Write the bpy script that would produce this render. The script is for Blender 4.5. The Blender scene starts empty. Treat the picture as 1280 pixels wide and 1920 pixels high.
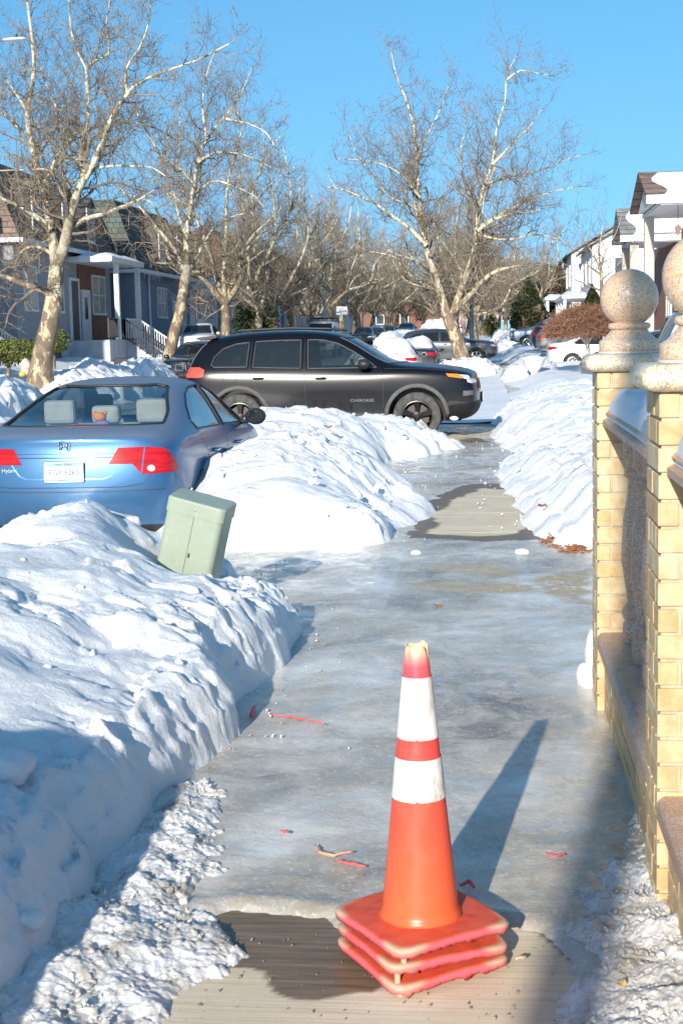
import bpy, bmesh, math, random
from math import sin, cos, tan, pi, radians, sqrt, atan2, exp, hypot
from mathutils import Vector, Matrix, noise
from mathutils.bvhtree import BVHTree
random.seed(11)
SC = bpy.context.scene
COL = SC.collection
V = Vector

# ------------------------------------------------------------------ helpers
def tag(o, label=None, cat=None, group=None, kind=None):
    if label: o['label'] = label
    if cat: o['category'] = cat
    if group: o['group'] = group
    if kind: o['kind'] = kind
    return o

def thing(name, label, cat, loc=(0, 0, 0), rz=0.0, group=None):
    o = bpy.data.objects.new(name, None)
    o.empty_display_size = 0.1
    COL.objects.link(o)
    o.location = loc
    o.rotation_euler = (0, 0, rz)
    return tag(o, label, cat, group)

def copy_tree(o, parent=None):
    c = o.copy()
    COL.objects.link(c)
    if parent is not None:
        c.parent = parent
    for ch in list(o.children):
        copy_tree(ch, c)
    return c

class MB:
    """collects vertices and faces, with material index per face"""
    def __init__(s):
        s.v = []; s.f = []; s.m = []
    def quad(s, a, b, c, d, m=0):
        n = len(s.v); s.v += [tuple(a), tuple(b), tuple(c), tuple(d)]; s.f.append((n, n+1, n+2, n+3)); s.m.append(m)
    def poly(s, pts, m=0):
        n = len(s.v); s.v += [tuple(p) for p in pts]; s.f.append(tuple(range(n, n+len(pts)))); s.m.append(m)
    def box(s, lo, hi, m=0, M=None):
        x0, y0, z0 = lo; x1, y1, z1 = hi
        n = len(s.v)
        P = [(x0,y0,z0),(x1,y0,z0),(x1,y1,z0),(x0,y1,z0),(x0,y0,z1),(x1,y0,z1),(x1,y1,z1),(x0,y1,z1)]
        if M is not None: P = [tuple(M @ V(p)) for p in P]
        s.v += P
        for f in ((0,3,2,1),(4,5,6,7),(0,1,5,4),(1,2,6,5),(2,3,7,6),(3,0,4,7)):
            s.f.append(tuple(n+i for i in f)); s.m.append(m)
    def prism(s, pts, a, b, axis='x', m=0):
        """extrude 2d polygon pts along axis from a to b"""
        def P(u, w, t):
            return (t, u, w) if axis == 'x' else ((u, t, w) if axis == 'y' else (u, w, t))
        n = len(s.v); k = len(pts)
        s.v += [P(u, w, a) for u, w in pts] + [P(u, w, b) for u, w in pts]
        s.f.append(tuple(range(n, n+k))[::-1]); s.m.append(m)
        s.f.append(tuple(range(n+k, n+2*k))); s.m.append(m)
        for i in range(k):
            j = (i+1) % k
            s.f.append((n+i, n+j, n+k+j, n+k+i)); s.m.append(m)
    def tube(s, pts, rad, n=6, m=0, cap=True, jit=0.0):
        pts = [V(p) for p in pts]
        if not hasattr(rad, '__len__'): rad = [rad]*len(pts)
        base = len(s.v)
        up = None
        K = len(pts)
        for i, p in enumerate(pts):
            d = (pts[min(i+1, K-1)] - pts[max(i-1, 0)])
            if d.length < 1e-9: d = V((0, 0, 1))
            d.normalize()
            if up is None:
                up = d.orthogonal().normalized()
            else:
                up = up - d*up.dot(d)
                up = up.normalized() if up.length > 1e-6 else d.orthogonal().normalized()
            w = d.cross(up)
            for k in range(n):
                a = 2*pi*k/n
                r = rad[i]*(1+(random.uniform(-jit, jit) if jit else 0))
                q = p + up*(cos(a)*r) + w*(sin(a)*r)
                s.v.append((q.x, q.y, q.z))
        for i in range(K-1):
            for k in range(n):
                k2 = (k+1) % n
                s.f.append((base+i*n+k, base+i*n+k2, base+(i+1)*n+k2, base+(i+1)*n+k)); s.m.append(m)
        if cap and n > 2:
            s.f.append(tuple(base+k for k in range(n))[::-1]); s.m.append(m)
            s.f.append(tuple(base+(K-1)*n+k for k in range(n))); s.m.append(m)
    def lathe(s, prof, n=32, m=0, M=None, closed=False):
        """prof: list of (r, z) revolve about z"""
        base = len(s.v)
        for r, z in prof:
            for k in range(n):
                a = 2*pi*k/n
                p = V((r*cos(a), r*sin(a), z))
                if M is not None: p = M @ p
                s.v.append((p.x, p.y, p.z))
        K = len(prof)
        R = K if closed else K-1
        for i in range(R):
            i2 = (i+1) % K
            for k in range(n):
                k2 = (k+1) % n
                s.f.append((base+i*n+k, base+i*n+k2, base+i2*n+k2, base+i2*n+k)); s.m.append(m)
    def build(s, name, mats, parent=None, smooth=False, angle=None, bevel=0):
        me = bpy.data.meshes.new(name)
        me.from_pydata(s.v, [], s.f)
        if not isinstance(mats, (list, tuple)): mats = [mats]
        for mt in mats: me.materials.append(mt)
        me.polygons.foreach_set('material_index', s.m)
        if smooth: me.polygons.foreach_set('use_smooth', [True]*len(me.polygons))
        me.update()
        if angle is not None:
            me.shade_auto = True if hasattr(me, 'shade_auto') else None
        if bevel:
            bm = bmesh.new(); bm.from_mesh(me)
            bmesh.ops.remove_doubles(bm, verts=bm.verts, dist=1e-5)
            ed = [e for e in bm.edges if len(e.link_faces) == 2 and e.calc_face_angle(0) > 0.5]
            bmesh.ops.bevel(bm, geom=ed, offset=bevel, segments=2, affect='EDGES', profile=0.5)
            bm.to_mesh(me); bm.free()
        o = bpy.data.objects.new(name, me)
        COL.objects.link(o)
        if parent is not None: o.parent = parent
        return o

def fnoise(x, y, z=0.0, oct=4):
    return noise.fractal(V((x, y, z)), 1.0, 2.0, oct)
def vor(x, y, z=0.0):
    d = noise.voronoi(V((x, y, z)))[0]
    return d[0], d[1]
def facet(x, y, s, seed, tilt, step):
    p = V((x*s, y*s, seed)); q = noise.voronoi(p)[1][0]
    r = noise.cell_vector(q*3.7+V((seed, 0, 0)))
    return ((p.x-q.x)*(r.x-.5)*2+(p.y-q.y)*(r.y-.5)*2)*tilt+(r.z-.5)*step
def smooth01(t):
    t = 0.0 if t < 0 else (1.0 if t > 1 else t)
    return t*t*(3-2*t)
def lerp(a, b, t): return a+(b-a)*t
def interp(tab, x):
    if x <= tab[0][0]: return tab[0][1]
    for (x0, y0), (x1, y1) in zip(tab, tab[1:]):
        if x <= x1:
            return y0+(y1-y0)*smooth01((x-x0)/(x1-x0))
    return tab[-1][1]

# ------------------------------------------------------------------ camera
YAW, ROLL, F_PX, EYE = radians(6.04), 0.022, 2667.0, 1.5
PITCH = atan2(322, F_PX)
fwd = V((-sin(YAW)*cos(PITCH), cos(YAW)*cos(PITCH), -sin(PITCH)))
rt0 = fwd.cross(V((0, 0, 1))).normalized()
up0 = rt0.cross(fwd).normalized()
upv = up0*cos(ROLL) + rt0*sin(ROLL)
rtv = fwd.cross(upv).normalized()
CAMP = V((0, 0, EYE))
cam = bpy.data.cameras.new('camera')
co = bpy.data.objects.new('camera', cam)
COL.objects.link(co)
cam.sensor_fit = 'VERTICAL'; cam.sensor_height = 36.0; cam.lens = 36.0*F_PX/1920
cam.clip_start = 0.1; cam.clip_end = 3000
M3 = Matrix((rtv, upv, -fwd)).transposed()
co.matrix_world = Matrix.Translation(CAMP) @ M3.to_4x4()
SC.camera = co
cam.dof.use_dof = True; cam.dof.focus_distance = 21.0; cam.dof.aperture_fstop = 16

def ray(px, py):
    return (fwd*F_PX + rtv*(px-640) + upv*(960-py)).normalized()
def atY(px, py, Y):
    d = ray(px, py); return CAMP + d*(Y/d.y)
def atX(px, py, X):
    d = ray(px, py); return CAMP + d*(X/d.x)
def gz(Y):
    return 0.0 if Y < 55 else 0.018*(Y-55) - (0.0 if Y < 140 else 0.018*(Y-140))
def onG(px, py, z=0.0):
    d = ray(px, py); return CAMP + d*((z-EYE)/d.z)

# ------------------------------------------------------------------ world and sun
SUN_AZ, SUN_EL = radians(9.7), radians(19.5)
w = bpy.data.worlds.new('World'); SC.world = w; w.use_nodes = True
nt = w.node_tree
sky = nt.nodes.new('ShaderNodeTexSky'); sky.sky_type = 'NISHITA'; sky.sun_disc = False
sky.sun_elevation = SUN_EL; sky.sun_rotation = pi+SUN_AZ
sky.altitude = 0; sky.air_density = 1.0; sky.dust_density = 0.3; sky.ozone_density = 1.0
tc = nt.nodes.new('ShaderNodeTexCoord'); mp = nt.nodes.new('ShaderNodeVectorMath'); mp.operation = 'MULTIPLY_ADD'
mp.inputs[1].default_value = (1, 1, 0.75); mp.inputs[2].default_value = (0, 0, 0.24)
nm_ = nt.nodes.new('ShaderNodeVectorMath'); nm_.operation = 'NORMALIZE'
nt.links.new(tc.outputs['Generated'], mp.inputs[0]); nt.links.new(mp.outputs[0], nm_.inputs[0]); nt.links.new(nm_.outputs[0], sky.inputs['Vector'])
hs = nt.nodes.new('ShaderNodeHueSaturation'); hs.inputs['Saturation'].default_value = 1.36; hs.inputs['Hue'].default_value = 0.491
nt.links.new(sky.outputs[0], hs.inputs['Color']); nt.links.new(hs.outputs[0], nt.nodes['Background'].inputs[0])
nt.nodes['Background'].inputs[1].default_value = 0.145
sl = bpy.data.lights.new('sun', 'SUN'); sl.energy = 4.6; sl.angle = radians(0.55); sl.color = (1.0, 0.93, 0.82)
so = bpy.data.objects.new('sun', sl); COL.objects.link(so)
ld = V((sin(SUN_AZ)*cos(SUN_EL), cos(SUN_AZ)*cos(SUN_EL), -sin(SUN_EL)))
so.rotation_euler = ld.to_track_quat('-Z', 'Y').to_euler()
so.location = (-10, -30, 30)
SC.view_settings.view_transform = 'Standard'; SC.view_settings.look = 'None'
SC.view_settings.exposure = 0.50; SC.view_settings.gamma = 1.0
SC.cycles.max_bounces = 6; SC.cycles.transparent_max_bounces = 12; SC.cycles.use_denoising = True
SC.cycles.caustics_reflective = False; SC.cycles.caustics_refractive = False

# ------------------------------------------------------------------ materials
class NT:
    def __init__(s, name, rough=0.6, base=(0.5, 0.5, 0.5), metal=0.0, spec=0.5, **kw):
        s.mat = bpy.data.materials.new(name); s.mat.use_nodes = True
        s.t = s.mat.node_tree; s.b = s.t.nodes['Principled BSDF']
        s.b.inputs['Base Color'].default_value = (*base, 1)
        s.b.inputs['Roughness'].default_value = rough
        s.b.inputs['Metallic'].default_value = metal
        s.b.inputs['Specular IOR Level'].default_value = spec
        for k, v in kw.items():
            s.b.inputs[k.replace('_', ' ')].default_value = v
        s._co = None
    def n(s, typ, **kw):
        nd = s.t.nodes.new(typ)
        for k, v in kw.items(): setattr(nd, k, v)
        return nd
    def L(s, a, b): s.t.links.new(a, b)
    def co(s, kind='Object'):
        if s._co is None: s._co = s.n('ShaderNodeTexCoord')
        return s._co.outputs[kind]
    def gpos(s):
        return s.n('ShaderNodeNewGeometry').outputs['Position']
    def map(s, vec, scale=(1, 1, 1), rot=(0, 0, 0), loc=(0, 0, 0)):
        m = s.n('ShaderNodeMapping'); s.L(vec, m.inputs[0])
        m.inputs['Scale'].default_value = scale; m.inputs['Rotation'].default_value = rot; m.inputs['Location'].default_value = loc
        return m.outputs[0]
    def noise(s, vec, scale, detail=4, rough=0.55, dist=0.0):
        m = s.n('ShaderNodeTexNoise'); s.L(vec, m.inputs['Vector'])
        m.inputs['Scale'].default_value = scale; m.inputs['Detail'].default_value = detail
        m.inputs['Roughness'].default_value = rough; m.inputs['Distortion'].default_value = dist
        return m.outputs[0]
    def vor(s, vec, scale, feature='F1', out='Distance', rnd=1.0):
        m = s.n('ShaderNodeTexVoronoi', feature=feature); s.L(vec, m.inputs['Vector'])
        m.inputs['Scale'].default_value = scale; m.inputs['Randomness'].default_value = rnd
        return m.outputs[out]
    def ramp(s, fac, stops):
        r = s.n('ShaderNodeValToRGB'); s.L(fac, r.inputs[0])
        e = r.color_ramp.elements
        while len(e) > 1: e.remove(e[-1])
        for i, (p, c) in enumerate(stops):
            el = e[0] if i == 0 else e.new(p)
            el.position = p
            if not hasattr(c, '__len__'): c = (c, c, c)
            el.color = (*c, 1)
        return r.outputs[0]
    def mix(s, fac, a, b, blend='MIX'):
        m = s.n('ShaderNodeMix', data_type='RGBA', blend_type=blend)
        for sock, val in ((m.inputs[0], fac), (m.inputs[6], a), (m.inputs[7], b)):
            if hasattr(val, 'is_linked'): s.L(val, sock)
            elif hasattr(val, '__len__'): sock.default_value = (*val, 1)
            else: sock.default_value = val
        return m.outputs[2]
    def math(s, op, a, b=None, c=None, clamp=False):
        m = s.n('ShaderNodeMath', operation=op); m.use_clamp = clamp
        for i, val in enumerate((a, b, c)):
            if val is None: continue
            if hasattr(val, 'is_linked'): s.L(val, m.inputs[i])
            else: m.inputs[i].default_value = val
        return m.outputs[0]
    def sep(s, vec):
        m = s.n('ShaderNodeSeparateXYZ'); s.L(vec, m.inputs[0]); return m.outputs
    def bump(s, h, strength=0.3, dist=0.01, prev=None):
        m = s.n('ShaderNodeBump'); s.L(h, m.inputs['Height'])
        m.inputs['Strength'].default_value = strength; m.inputs['Distance'].default_value = dist
        if prev is not None: s.L(prev, m.inputs['Normal'])
        s.L(m.outputs[0], s.b.inputs['Normal'])
        return m.outputs[0]
    def color(s, c): s.L(c, s.b.inputs['Base Color'])
    def rough(s, c): s.L(c, s.b.inputs['Roughness'])

def plain(name, base, rough=0.6, metal=0.0, var=0.12, scale=8, bump=0.0, **kw):
    """simple surface with slight mottling"""
    m = NT(name, rough=rough, base=base, metal=metal, **kw)
    if var:
        n_ = m.noise(m.co(), scale, 5, 0.6)
        lo = tuple(c*(1-var) for c in base); hi = tuple(min(1, c*(1+var)) for c in base)
        m.color(m.ramp(n_, [(0.3, lo), (0.7, hi)]))
        if bump: m.bump(m.noise(m.co(), scale*6, 4), bump, 0.01)
    return m.mat

MT = {}
# snow
def snow_mat(name, white=(0.86, 0.865, 0.875), dirt=0.25, fine=1.0):
    m = NT(name, rough=0.65, base=white, spec=0.3)
    p = m.gpos()
    d = m.noise(p, 1.6, 6, 0.62)
    spk = m.vor(p, 45)
    c = m.ramp(d, [(0.42, white), (0.62, tuple(c*0.96 for c in white)), (0.78, (0.72, 0.70, 0.66))])
    c2 = m.mix(m.math('MULTIPLY', m.ramp(spk, [(0.03, 1.0), (0.07, 0.0)]), m.ramp(m.noise(p, 2.3, 3), [(0.5, 0), (0.66, 0.8)])), c, (0.25, 0.2, 0.15))
    m.color(c2)
    b = m.bump(m.noise(p, 9, 8, 0.62), 0.5*fine, 0.03)
    m.bump(m.noise(p, 60, 5, 0.8), 0.7*fine, 0.010, b)
    return m.mat
MT['snow'] = snow_mat('snow')
MT['snow_far'] = snow_mat('snow_far', fine=0.8)
# grey slush / ice chunks
m = NT('ice_chunk', rough=0.3, base=(0.62, 0.63, 0.64), spec=0.5, Subsurface_Weight=0.7, Subsurface_Radius=(0.02, 0.025, 0.03), Subsurface_Scale=0.5)
p = m.gpos()
m.color(m.ramp(m.noise(p, 7, 5, 0.6), [(0.34, (0.36, 0.335, 0.30)), (0.44, (0.55, 0.54, 0.52)), (0.66, (0.72, 0.72, 0.725))]))
m.bump(m.noise(p, 60, 5, 0.6), 0.5, 0.006)
MT['chunk'] = m.mat
# ------------------------------------------------------------------ ground materials
def pdist(poly, x, y):
    """signed distance to polygon, negative inside"""
    inside = False; dm = 1e9; n = len(poly)
    for i in range(n):
        x0, y0 = poly[i]; x1, y1 = poly[(i+1) % n]
        if (y0 > y) != (y1 > y) and x < (x1-x0)*(y-y0)/(y1-y0)+x0: inside = not inside
        dx, dy = x1-x0, y1-y0
        t = ((x-x0)*dx+(y-y0)*dy)/(dx*dx+dy*dy+1e-12)
        t = 0 if t < 0 else (1 if t > 1 else t)
        d = (x-x0-t*dx)**2+(y-y0-t*dy)**2
        if d < dm: dm = d
    dm = sqrt(dm)
    return -dm if inside else dm
G2 = lambda pts: [tuple(onG(a, b)[:2]) for a, b in pts]
DRY1 = G2([(225, 1960), (262, 1888), (330, 1852), (368, 1842), (395, 1816), (470, 1812), (495, 1824), (520, 1856), (552, 1874), (600, 1874), (650, 1862), (700, 1860), (738, 1838), (790, 1800), (880, 1765), (950, 1738), (1010, 1748), (1065, 1800), (1130, 1900), (1160, 2090), (800, 2100), (225, 2100)])
BARE1 = G2([(60, 2100), (200, 1900), (300, 1780), (380, 1722), (440, 1708), (520, 1722), (600, 1722), (640, 1742), (760, 1755), (900, 1735), (960, 1745), (1010, 1752), (1060, 1800), (1120, 1900), (1150, 2100)])
DRY2 = G2([(795, 1000), (822, 986), (806, 962), (845, 948), (842, 938), (905, 916), (980, 920), (968, 938), (1004, 958), (988, 988), (958, 1004), (872, 1004)])
BARE2 = G2([(785, 1006), (790, 960), (840, 925), (890, 908), (985, 910), (1012, 950), (1012, 1010), (900, 1012)])
SAND = [G2([(775, 1096), (860, 1092), (990, 1100), (1010, 1112), (900, 1116), (800, 1112)]),
        G2([(790, 1062), (900, 1058), (980, 1078), (930, 1084), (820, 1074)]),
        G2([(1010, 1082), (1102, 1072), (1102, 1138), (1060, 1130), (1010, 1105)])]

m = NT('concrete', rough=0.8)
p = m.gpos()
wet = m.n('ShaderNodeAttribute', attribute_name='wet').outputs['Fac']
sx, sy, sz = m.sep(p)
lines = m.math('SINE', m.math('MULTIPLY', m.math('ADD', sy, m.math('MULTIPLY', m.noise(m.map(p, (1, 8, 1)), 3, 3), 0.02)), 760.0))
linen = m.noise(m.map(p, (1.2, 60, 1)), 1.5, 5, 0.65)
big = m.noise(p, 2.2, 6, 0.6)
agg = m.vor(p, 160)
dry = m.ramp(big, [(0.3, (0.66, 0.54, 0.38)), (0.7, (0.84, 0.73, 0.55))])
dry = m.mix(m.ramp(linen, [(0.40, 0.55), (0.55, 0.0)]), dry, (0.50, 0.41, 0.29))
dry = m.mix(m.ramp(agg, [(0.12, 0.5), (0.22, 0.0)]), dry, (0.22, 0.19, 0.16))
wetc = m.ramp(m.noise(m.map(p, (1, 14, 1)), 4, 5, 0.65), [(0.35, (0.13, 0.09, 0.052)), (0.65, (0.27, 0.195, 0.12))])
m.color(m.mix(wet, dry, wetc))
m.rough(m.ramp(wet, [(0.0, 0.85), (1.0, 0.42)])); m.b.inputs['Specular IOR Level'].default_value = 0.25
hh = m.math('ADD', m.math('MULTIPLY', lines, 0.5), m.math('MULTIPLY', linen, 1.5))
m.bump(hh, 0.3, 0.0003)
MT['concrete'] = m.mat

m = NT('ice', rough=0.2, spec=0.45)
p = m.gpos()
pw = m.map(p, (1.0, 0.75, 1.0))
n1 = m.noise(pw, 1.3, 7, 0.62, 0.8)
n2 = m.noise(pw, 5.5, 7, 0.66, 0.5)
base = m.ramp(n1, [(0.34, (0.20, 0.16, 0.115)), (0.44, (0.40, 0.345, 0.265)), (0.54, (0.55, 0.49, 0.40)), (0.64, (0.82, 0.77, 0.67))])
base = m.mix(m.ramp(n2, [(0.48, 0.0), (0.66, 0.7)]), base, (0.66, 0.62, 0.55))
base = m.mix(m.ramp(m.noise(p, 2.6, 4, 0.6), [(0.52, 0.0), (0.68, 0.6)]), base, (0.36, 0.29, 0.19))
fl = m.noise(p, 55, 4, 0.7)
base = m.mix(m.ramp(fl, [(0.55, 0.0), (0.66, 0.6)]), base, (0.75, 0.77, 0.8))
base = m.mix(m.math('MULTIPLY', m.ramp(m.vor(p, 38), [(0.05, 0.9), (0.1, 0.0)]), m.ramp(m.noise(p, 4, 2), [(0.5, 0), (0.6, 1)])), base, (0.06, 0.05, 0.04))
sand = m.n('ShaderNodeAttribute', attribute_name='sand').outputs['Fac']
sg = m.ramp(m.noise(p, 110, 3, 0.7), [(0.35, (0.30, 0.22, 0.12)), (0.65, (0.62, 0.52, 0.35))])
sandm = m.math('MULTIPLY', sand, m.ramp(m.noise(m.map(p, (1, 1, 1)), 14, 6, 0.75), [(0.36, 0.0), (0.50, 1.0)]))
base = m.mix(sandm, base, sg)
fro = m.n('ShaderNodeAttribute', attribute_name='frost').outputs['Fac']
frc = m.math('MULTIPLY', fro, m.ramp(m.noise(p, 7, 7, 0.7, 0.6), [(0.36, 0.0), (0.58, 0.9)]))
base = m.mix(frc, base, (0.74, 0.76, 0.79))
m.color(base)
ro = m.math('ADD', m.ramp(n2, [(0.40, 0.07), (0.60, 0.42)]), m.math('MULTIPLY', sandm, 0.5), clamp=True)
m.rough(ro)
b = m.bump(m.noise(p, 5, 6, 0.55), 0.35, 0.018)
m.bump(m.math('MULTIPLY', m.noise(p, 38, 7, 0.75), m.ramp(n2, [(0.40, 0.15), (0.6, 1.0)])), 0.6, 0.007, b)
MT['ice'] = m.mat

m = NT('street_surface', rough=0.6)
p = m.gpos()
n1 = m.noise(p, 0.35, 6, 0.6)
n2 = m.noise(m.map(p, (3.0, 0.5, 1)), 0.9, 6, 0.6)
c = m.ramp(n2, [(0.42, (0.11, 0.108, 0.105)), (0.52, (0.26, 0.26, 0.26)), (0.62, (0.62, 0.63, 0.66))])
c = m.mix(m.ramp(n1, [(0.45, 0.0), (0.6, 0.6)]), c, (0.55, 0.56, 0.58))
m.color(c); m.rough(m.ramp(n2, [(0.4, 0.25), (0.6, 0.7)]))
m.bump(m.noise(p, 12, 6, 0.6), 0.4, 0.02)
MT['street'] = m.mat
MT['curb'] = plain('curb_stone', (0.35, 0.34, 0.32), 0.8, bump=0.3)

def grid_mesh(name, xs, ys, zf, mat, attrs=None, kind=None, smooth=True, parent=None, post=None, skip=None):
    nx, ny = len(xs), len(ys)
    vs = []; av = {k: [] for k in (attrs or {})}
    for y in ys:
        for x in xs:
            z = zf(x, y)
            if post: vs.append(post(x, y, z))
            else: vs.append((x, y, z))
            for k in av: av[k].append(attrs[k](x, y))
    fs = []
    for j in range(ny-1):
        for i in range(nx-1):
            a = j*nx+i
            if skip is not None and skip(vs[a], vs[a+1], vs[a+nx+1], vs[a+nx]): continue
            fs.append((a, a+1, a+nx+1, a+nx))
    me = bpy.data.meshes.new(name)
    me.from_pydata(vs, [], fs)
    for k, vals in av.items():
        at = me.attributes.new(k, 'FLOAT', 'POINT'); at.data.foreach_set('value', vals)
    if skip is not None:
        bm = bmesh.new(); bm.from_mesh(me)
        bmesh.ops.delete(bm, geom=[v for v in bm.verts if not v.link_faces], context='VERTS')
        bm.to_mesh(me); bm.free()
    me.materials.append(mat)
    if smooth: me.polygons.foreach_set('use_smooth', [True]*len(me.polygons))
    me.update()
    o = bpy.data.objects.new(name, me); COL.objects.link(o)
    if parent: o.parent = parent
    if kind: o['kind'] = kind
    return o
def rng(a, b, st):
    n = max(1, int(round((b-a)/st)))
    return [a+(b-a)*i/n for i in range(n)]

# ground out to the horizon
def far_ground(x, y):
    return gz(y)-0.30
grid_mesh('ground', rng(-900, -40, 60)+rng(-40, 40, 8)+rng(40, 901, 60), rng(-60, 160, 5)+rng(160, 2001, 60), far_ground, MT['snow_far'], kind='structure')
grid_mesh('road', rng(-11.4, -2.55, 0.8)+[-2.55], rng(-12, 220, 2.0), lambda x, y: gz(y)-0.13+0.02*fnoise(x*0.6, y*0.3), MT['street'], kind='structure')
for cx, nm in ((-2.55, 'curb'), (-11.55, 'curb')):
    b = MB()
    ys = rng(-12, 222, 3)
    for a, c in zip(ys, ys[1:]):
        z0, z1 = gz(a), gz(c)
        b.quad((cx, a, z0-.004), (cx+.15, a, z0-.004), (cx+.15, c, z1-.004), (cx, c, z1-.004))
        b.quad((cx+.15, a, z0-.3), (cx+.15, a, z0-.004), (cx+.15, c, z1-.004), (cx+.15, c, z1-.3))
        b.quad((cx, a, z0-.3), (cx, c, z1-.3), (cx, c, z1-.004), (cx, a, z0-.004))
    tag(b.build(nm, MT['curb']), kind='structure')

def wetf(x, y):
    if y < 5.0:
        d = pdist(DRY1, x, y)+0.018*fnoise(x*9, y*9)
        return smooth01(d/0.012+0.5)
    if y < 16:
        d = pdist(DRY2, x, y)+0.05*fnoise(x*5, y*5)
        return smooth01(d/0.05+0.5)
    n_ = fnoise(x*0.7, y*0.5, 3.0)
    return smooth01(n_*3+0.6)
def joint(y):
    return 1.0 if min(abs(y-j) for j in (10.95, 12.2, 13.45, 14.7)) < 0.011 else 0.0
xs = [-2.4, -2.0, -1.6]+rng(-1.35, 0.6, 0.015)+[0.6, 1, 2, 4, 8]
ys = [-2, 0, 1.5, 2.5]+rng(2.7, 4.5, 0.012)+rng(4.5, 10.3, 0.2)+rng(10.3, 15.6, 0.022)+rng(15.6, 70, 0.5)
def side_z(x, y):
    z = gz(y)+0.004*fnoise(x*1.5, y*1.5)
    return z-0.008*joint(y)-(0.0 if x < 0.6 else 0.004)
tag(grid_mesh('sidewalk', xs, ys, side_z, MT['concrete'], attrs={'wet': wetf}), kind='structure')

# ice sheet: stands where its thickness is positive
def ice_z(x, y):
    base = 0.010+0.007*fnoise(x*1.1, y*1.1, 7)+0.004*fnoise(x*5, y*5, 2)
    if y < 5.2:
        d = pdist(BARE1, x, y)+0.03*fnoise(x*6, y*6)+0.012*fnoise(x*25, y*25)
        t = min(base+0.003, -0.006+d*0.32)
        if d > 0.0: t += 0.008*exp(-((d-0.05)/0.05)**2)
        return max(t, -0.012)
    if 9.7 < y < 16:
        d = pdist(BARE2, x, y)+0.10*fnoise(x*4, y*4)
        return max(min(base, -0.010+d*0.14), -0.02)
    if y > 19:
        n_ = fnoise(x*0.8, y*0.5, 9)
        return gz(y)+max(min(base, 0.004+n_*0.03), -0.012)
    return base
def frostf(x, y):
    f = 0.15
    if 14.8 < y < 19.5: f = 0.85
    if 7.6 < y < 9.9 and x < -0.6: f = 0.8
    if 5.2 < y < 7.5: f = 0.35
    return f*smooth01(0.5+1.5*fnoise(x*1.2, y*1.2, 5))
def sandf(x, y):
    if not (7.5 < y < 10.6): return 0.0
    d = min(pdist(s_, x, y) for s_ in SAND)+0.06*fnoise(x*5, y*5)
    return smooth01(0.5-d/0.10)
xs = rng(-2.38, -1.4, 0.10)+rng(-1.4, 0.62, 0.018)+rng(0.62, 2.2, 0.1)
ys = rng(2.6, 5.2, 0.016)+rng(5.2, 10, 0.03)+rng(10, 16, 0.035)+rng(16, 30, 0.09)+rng(30, 60, 0.5)
ice = grid_mesh('ice', xs, ys, ice_z, MT['ice'], attrs={'sand': sandf, 'frost': frostf})
tag(ice, kind='structure')

# ------------------------------------------------------------------ snow surfaces
def lumps(x, y, s=1.0, seed=0.0):
    wx = x+0.10*fnoise(x*2.3+seed, y*2.3, 11, 2); wy = y+0.10*fnoise(x*2.3, y*2.3+seed, 17, 2)
    a, a2 = vor(wx*2.1, wy*2.1, seed)
    b_, b2 = vor(wx*5.5, wy*5.5, seed+3)
    msk = smooth01(0.5+2.2*fnoise(x*0.9, y*0.9, seed+9, 3))
    msk2 = smooth01(-0.2+2.2*fnoise(x*0.8+5, y*0.8, seed+4, 3))
    return s*(0.040*(0.55-a)+0.022*fnoise(x*1.5, y*1.5, seed, 2)+msk*facet(wx, wy, 5.5, seed, .035, .05)+msk2*(facet(wx, wy, 13, seed+2, .022, .034)+facet(x, y, 27, seed+3, .010, .016))+0.005*fnoise(x*14, y*14, seed)+0.0035*fnoise(x*38, y*38, seed, 3))

def bumps(lst, x, y, seed=0.0, edge=0.12):
    """height above the local ground made from overlapping mounds"""
    wx = x+edge*fnoise(x*1.3, y*1.3, seed+1, 2); wy = y+edge*fnoise(x*1.3, y*1.3, seed+5, 2)
    h = -0.2
    for cx, cy, rx, ry, hh, pw in lst:
        r2 = ((wx-cx)/rx)**2+((wy-cy)/ry)**2
        v = hh*(1-r2)**pw if r2 < 1 else -0.25*(r2-1)
        if v > h: h = v+0.0
        elif v > h-0.1: h += 0.02
    return h

def snow_bank(name, label, cat, x0, x1, y0, y1, res, hf, seed=0.0, mat='snow', group=None, ovh=0.05, lump=1.0):
    def zf(x, y): return hf(x, y)
    def post(x, y, z):
        g = gz(y)
        k = smooth01((z+0.02)/0.12)
        z = z+g+lumps(x, y, lump, seed)*k
        t = noise.turbulence_vector(V((x*5, y*5, z*5+seed)), 3, True)
        return (x+(t[0]-0.3)*ovh*k, y+(t[1]-0.3)*ovh*k, z)
    def skip(a, b, c, d):
        return max(a[2], b[2], c[2], d[2]) < gz(a[1])-0.16
    o = grid_mesh(name, rng(x0, x1, res), rng(y0, y1, res), zf, MT[mat], post=post, skip=skip)
    return tag(o, label, cat, group)

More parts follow.
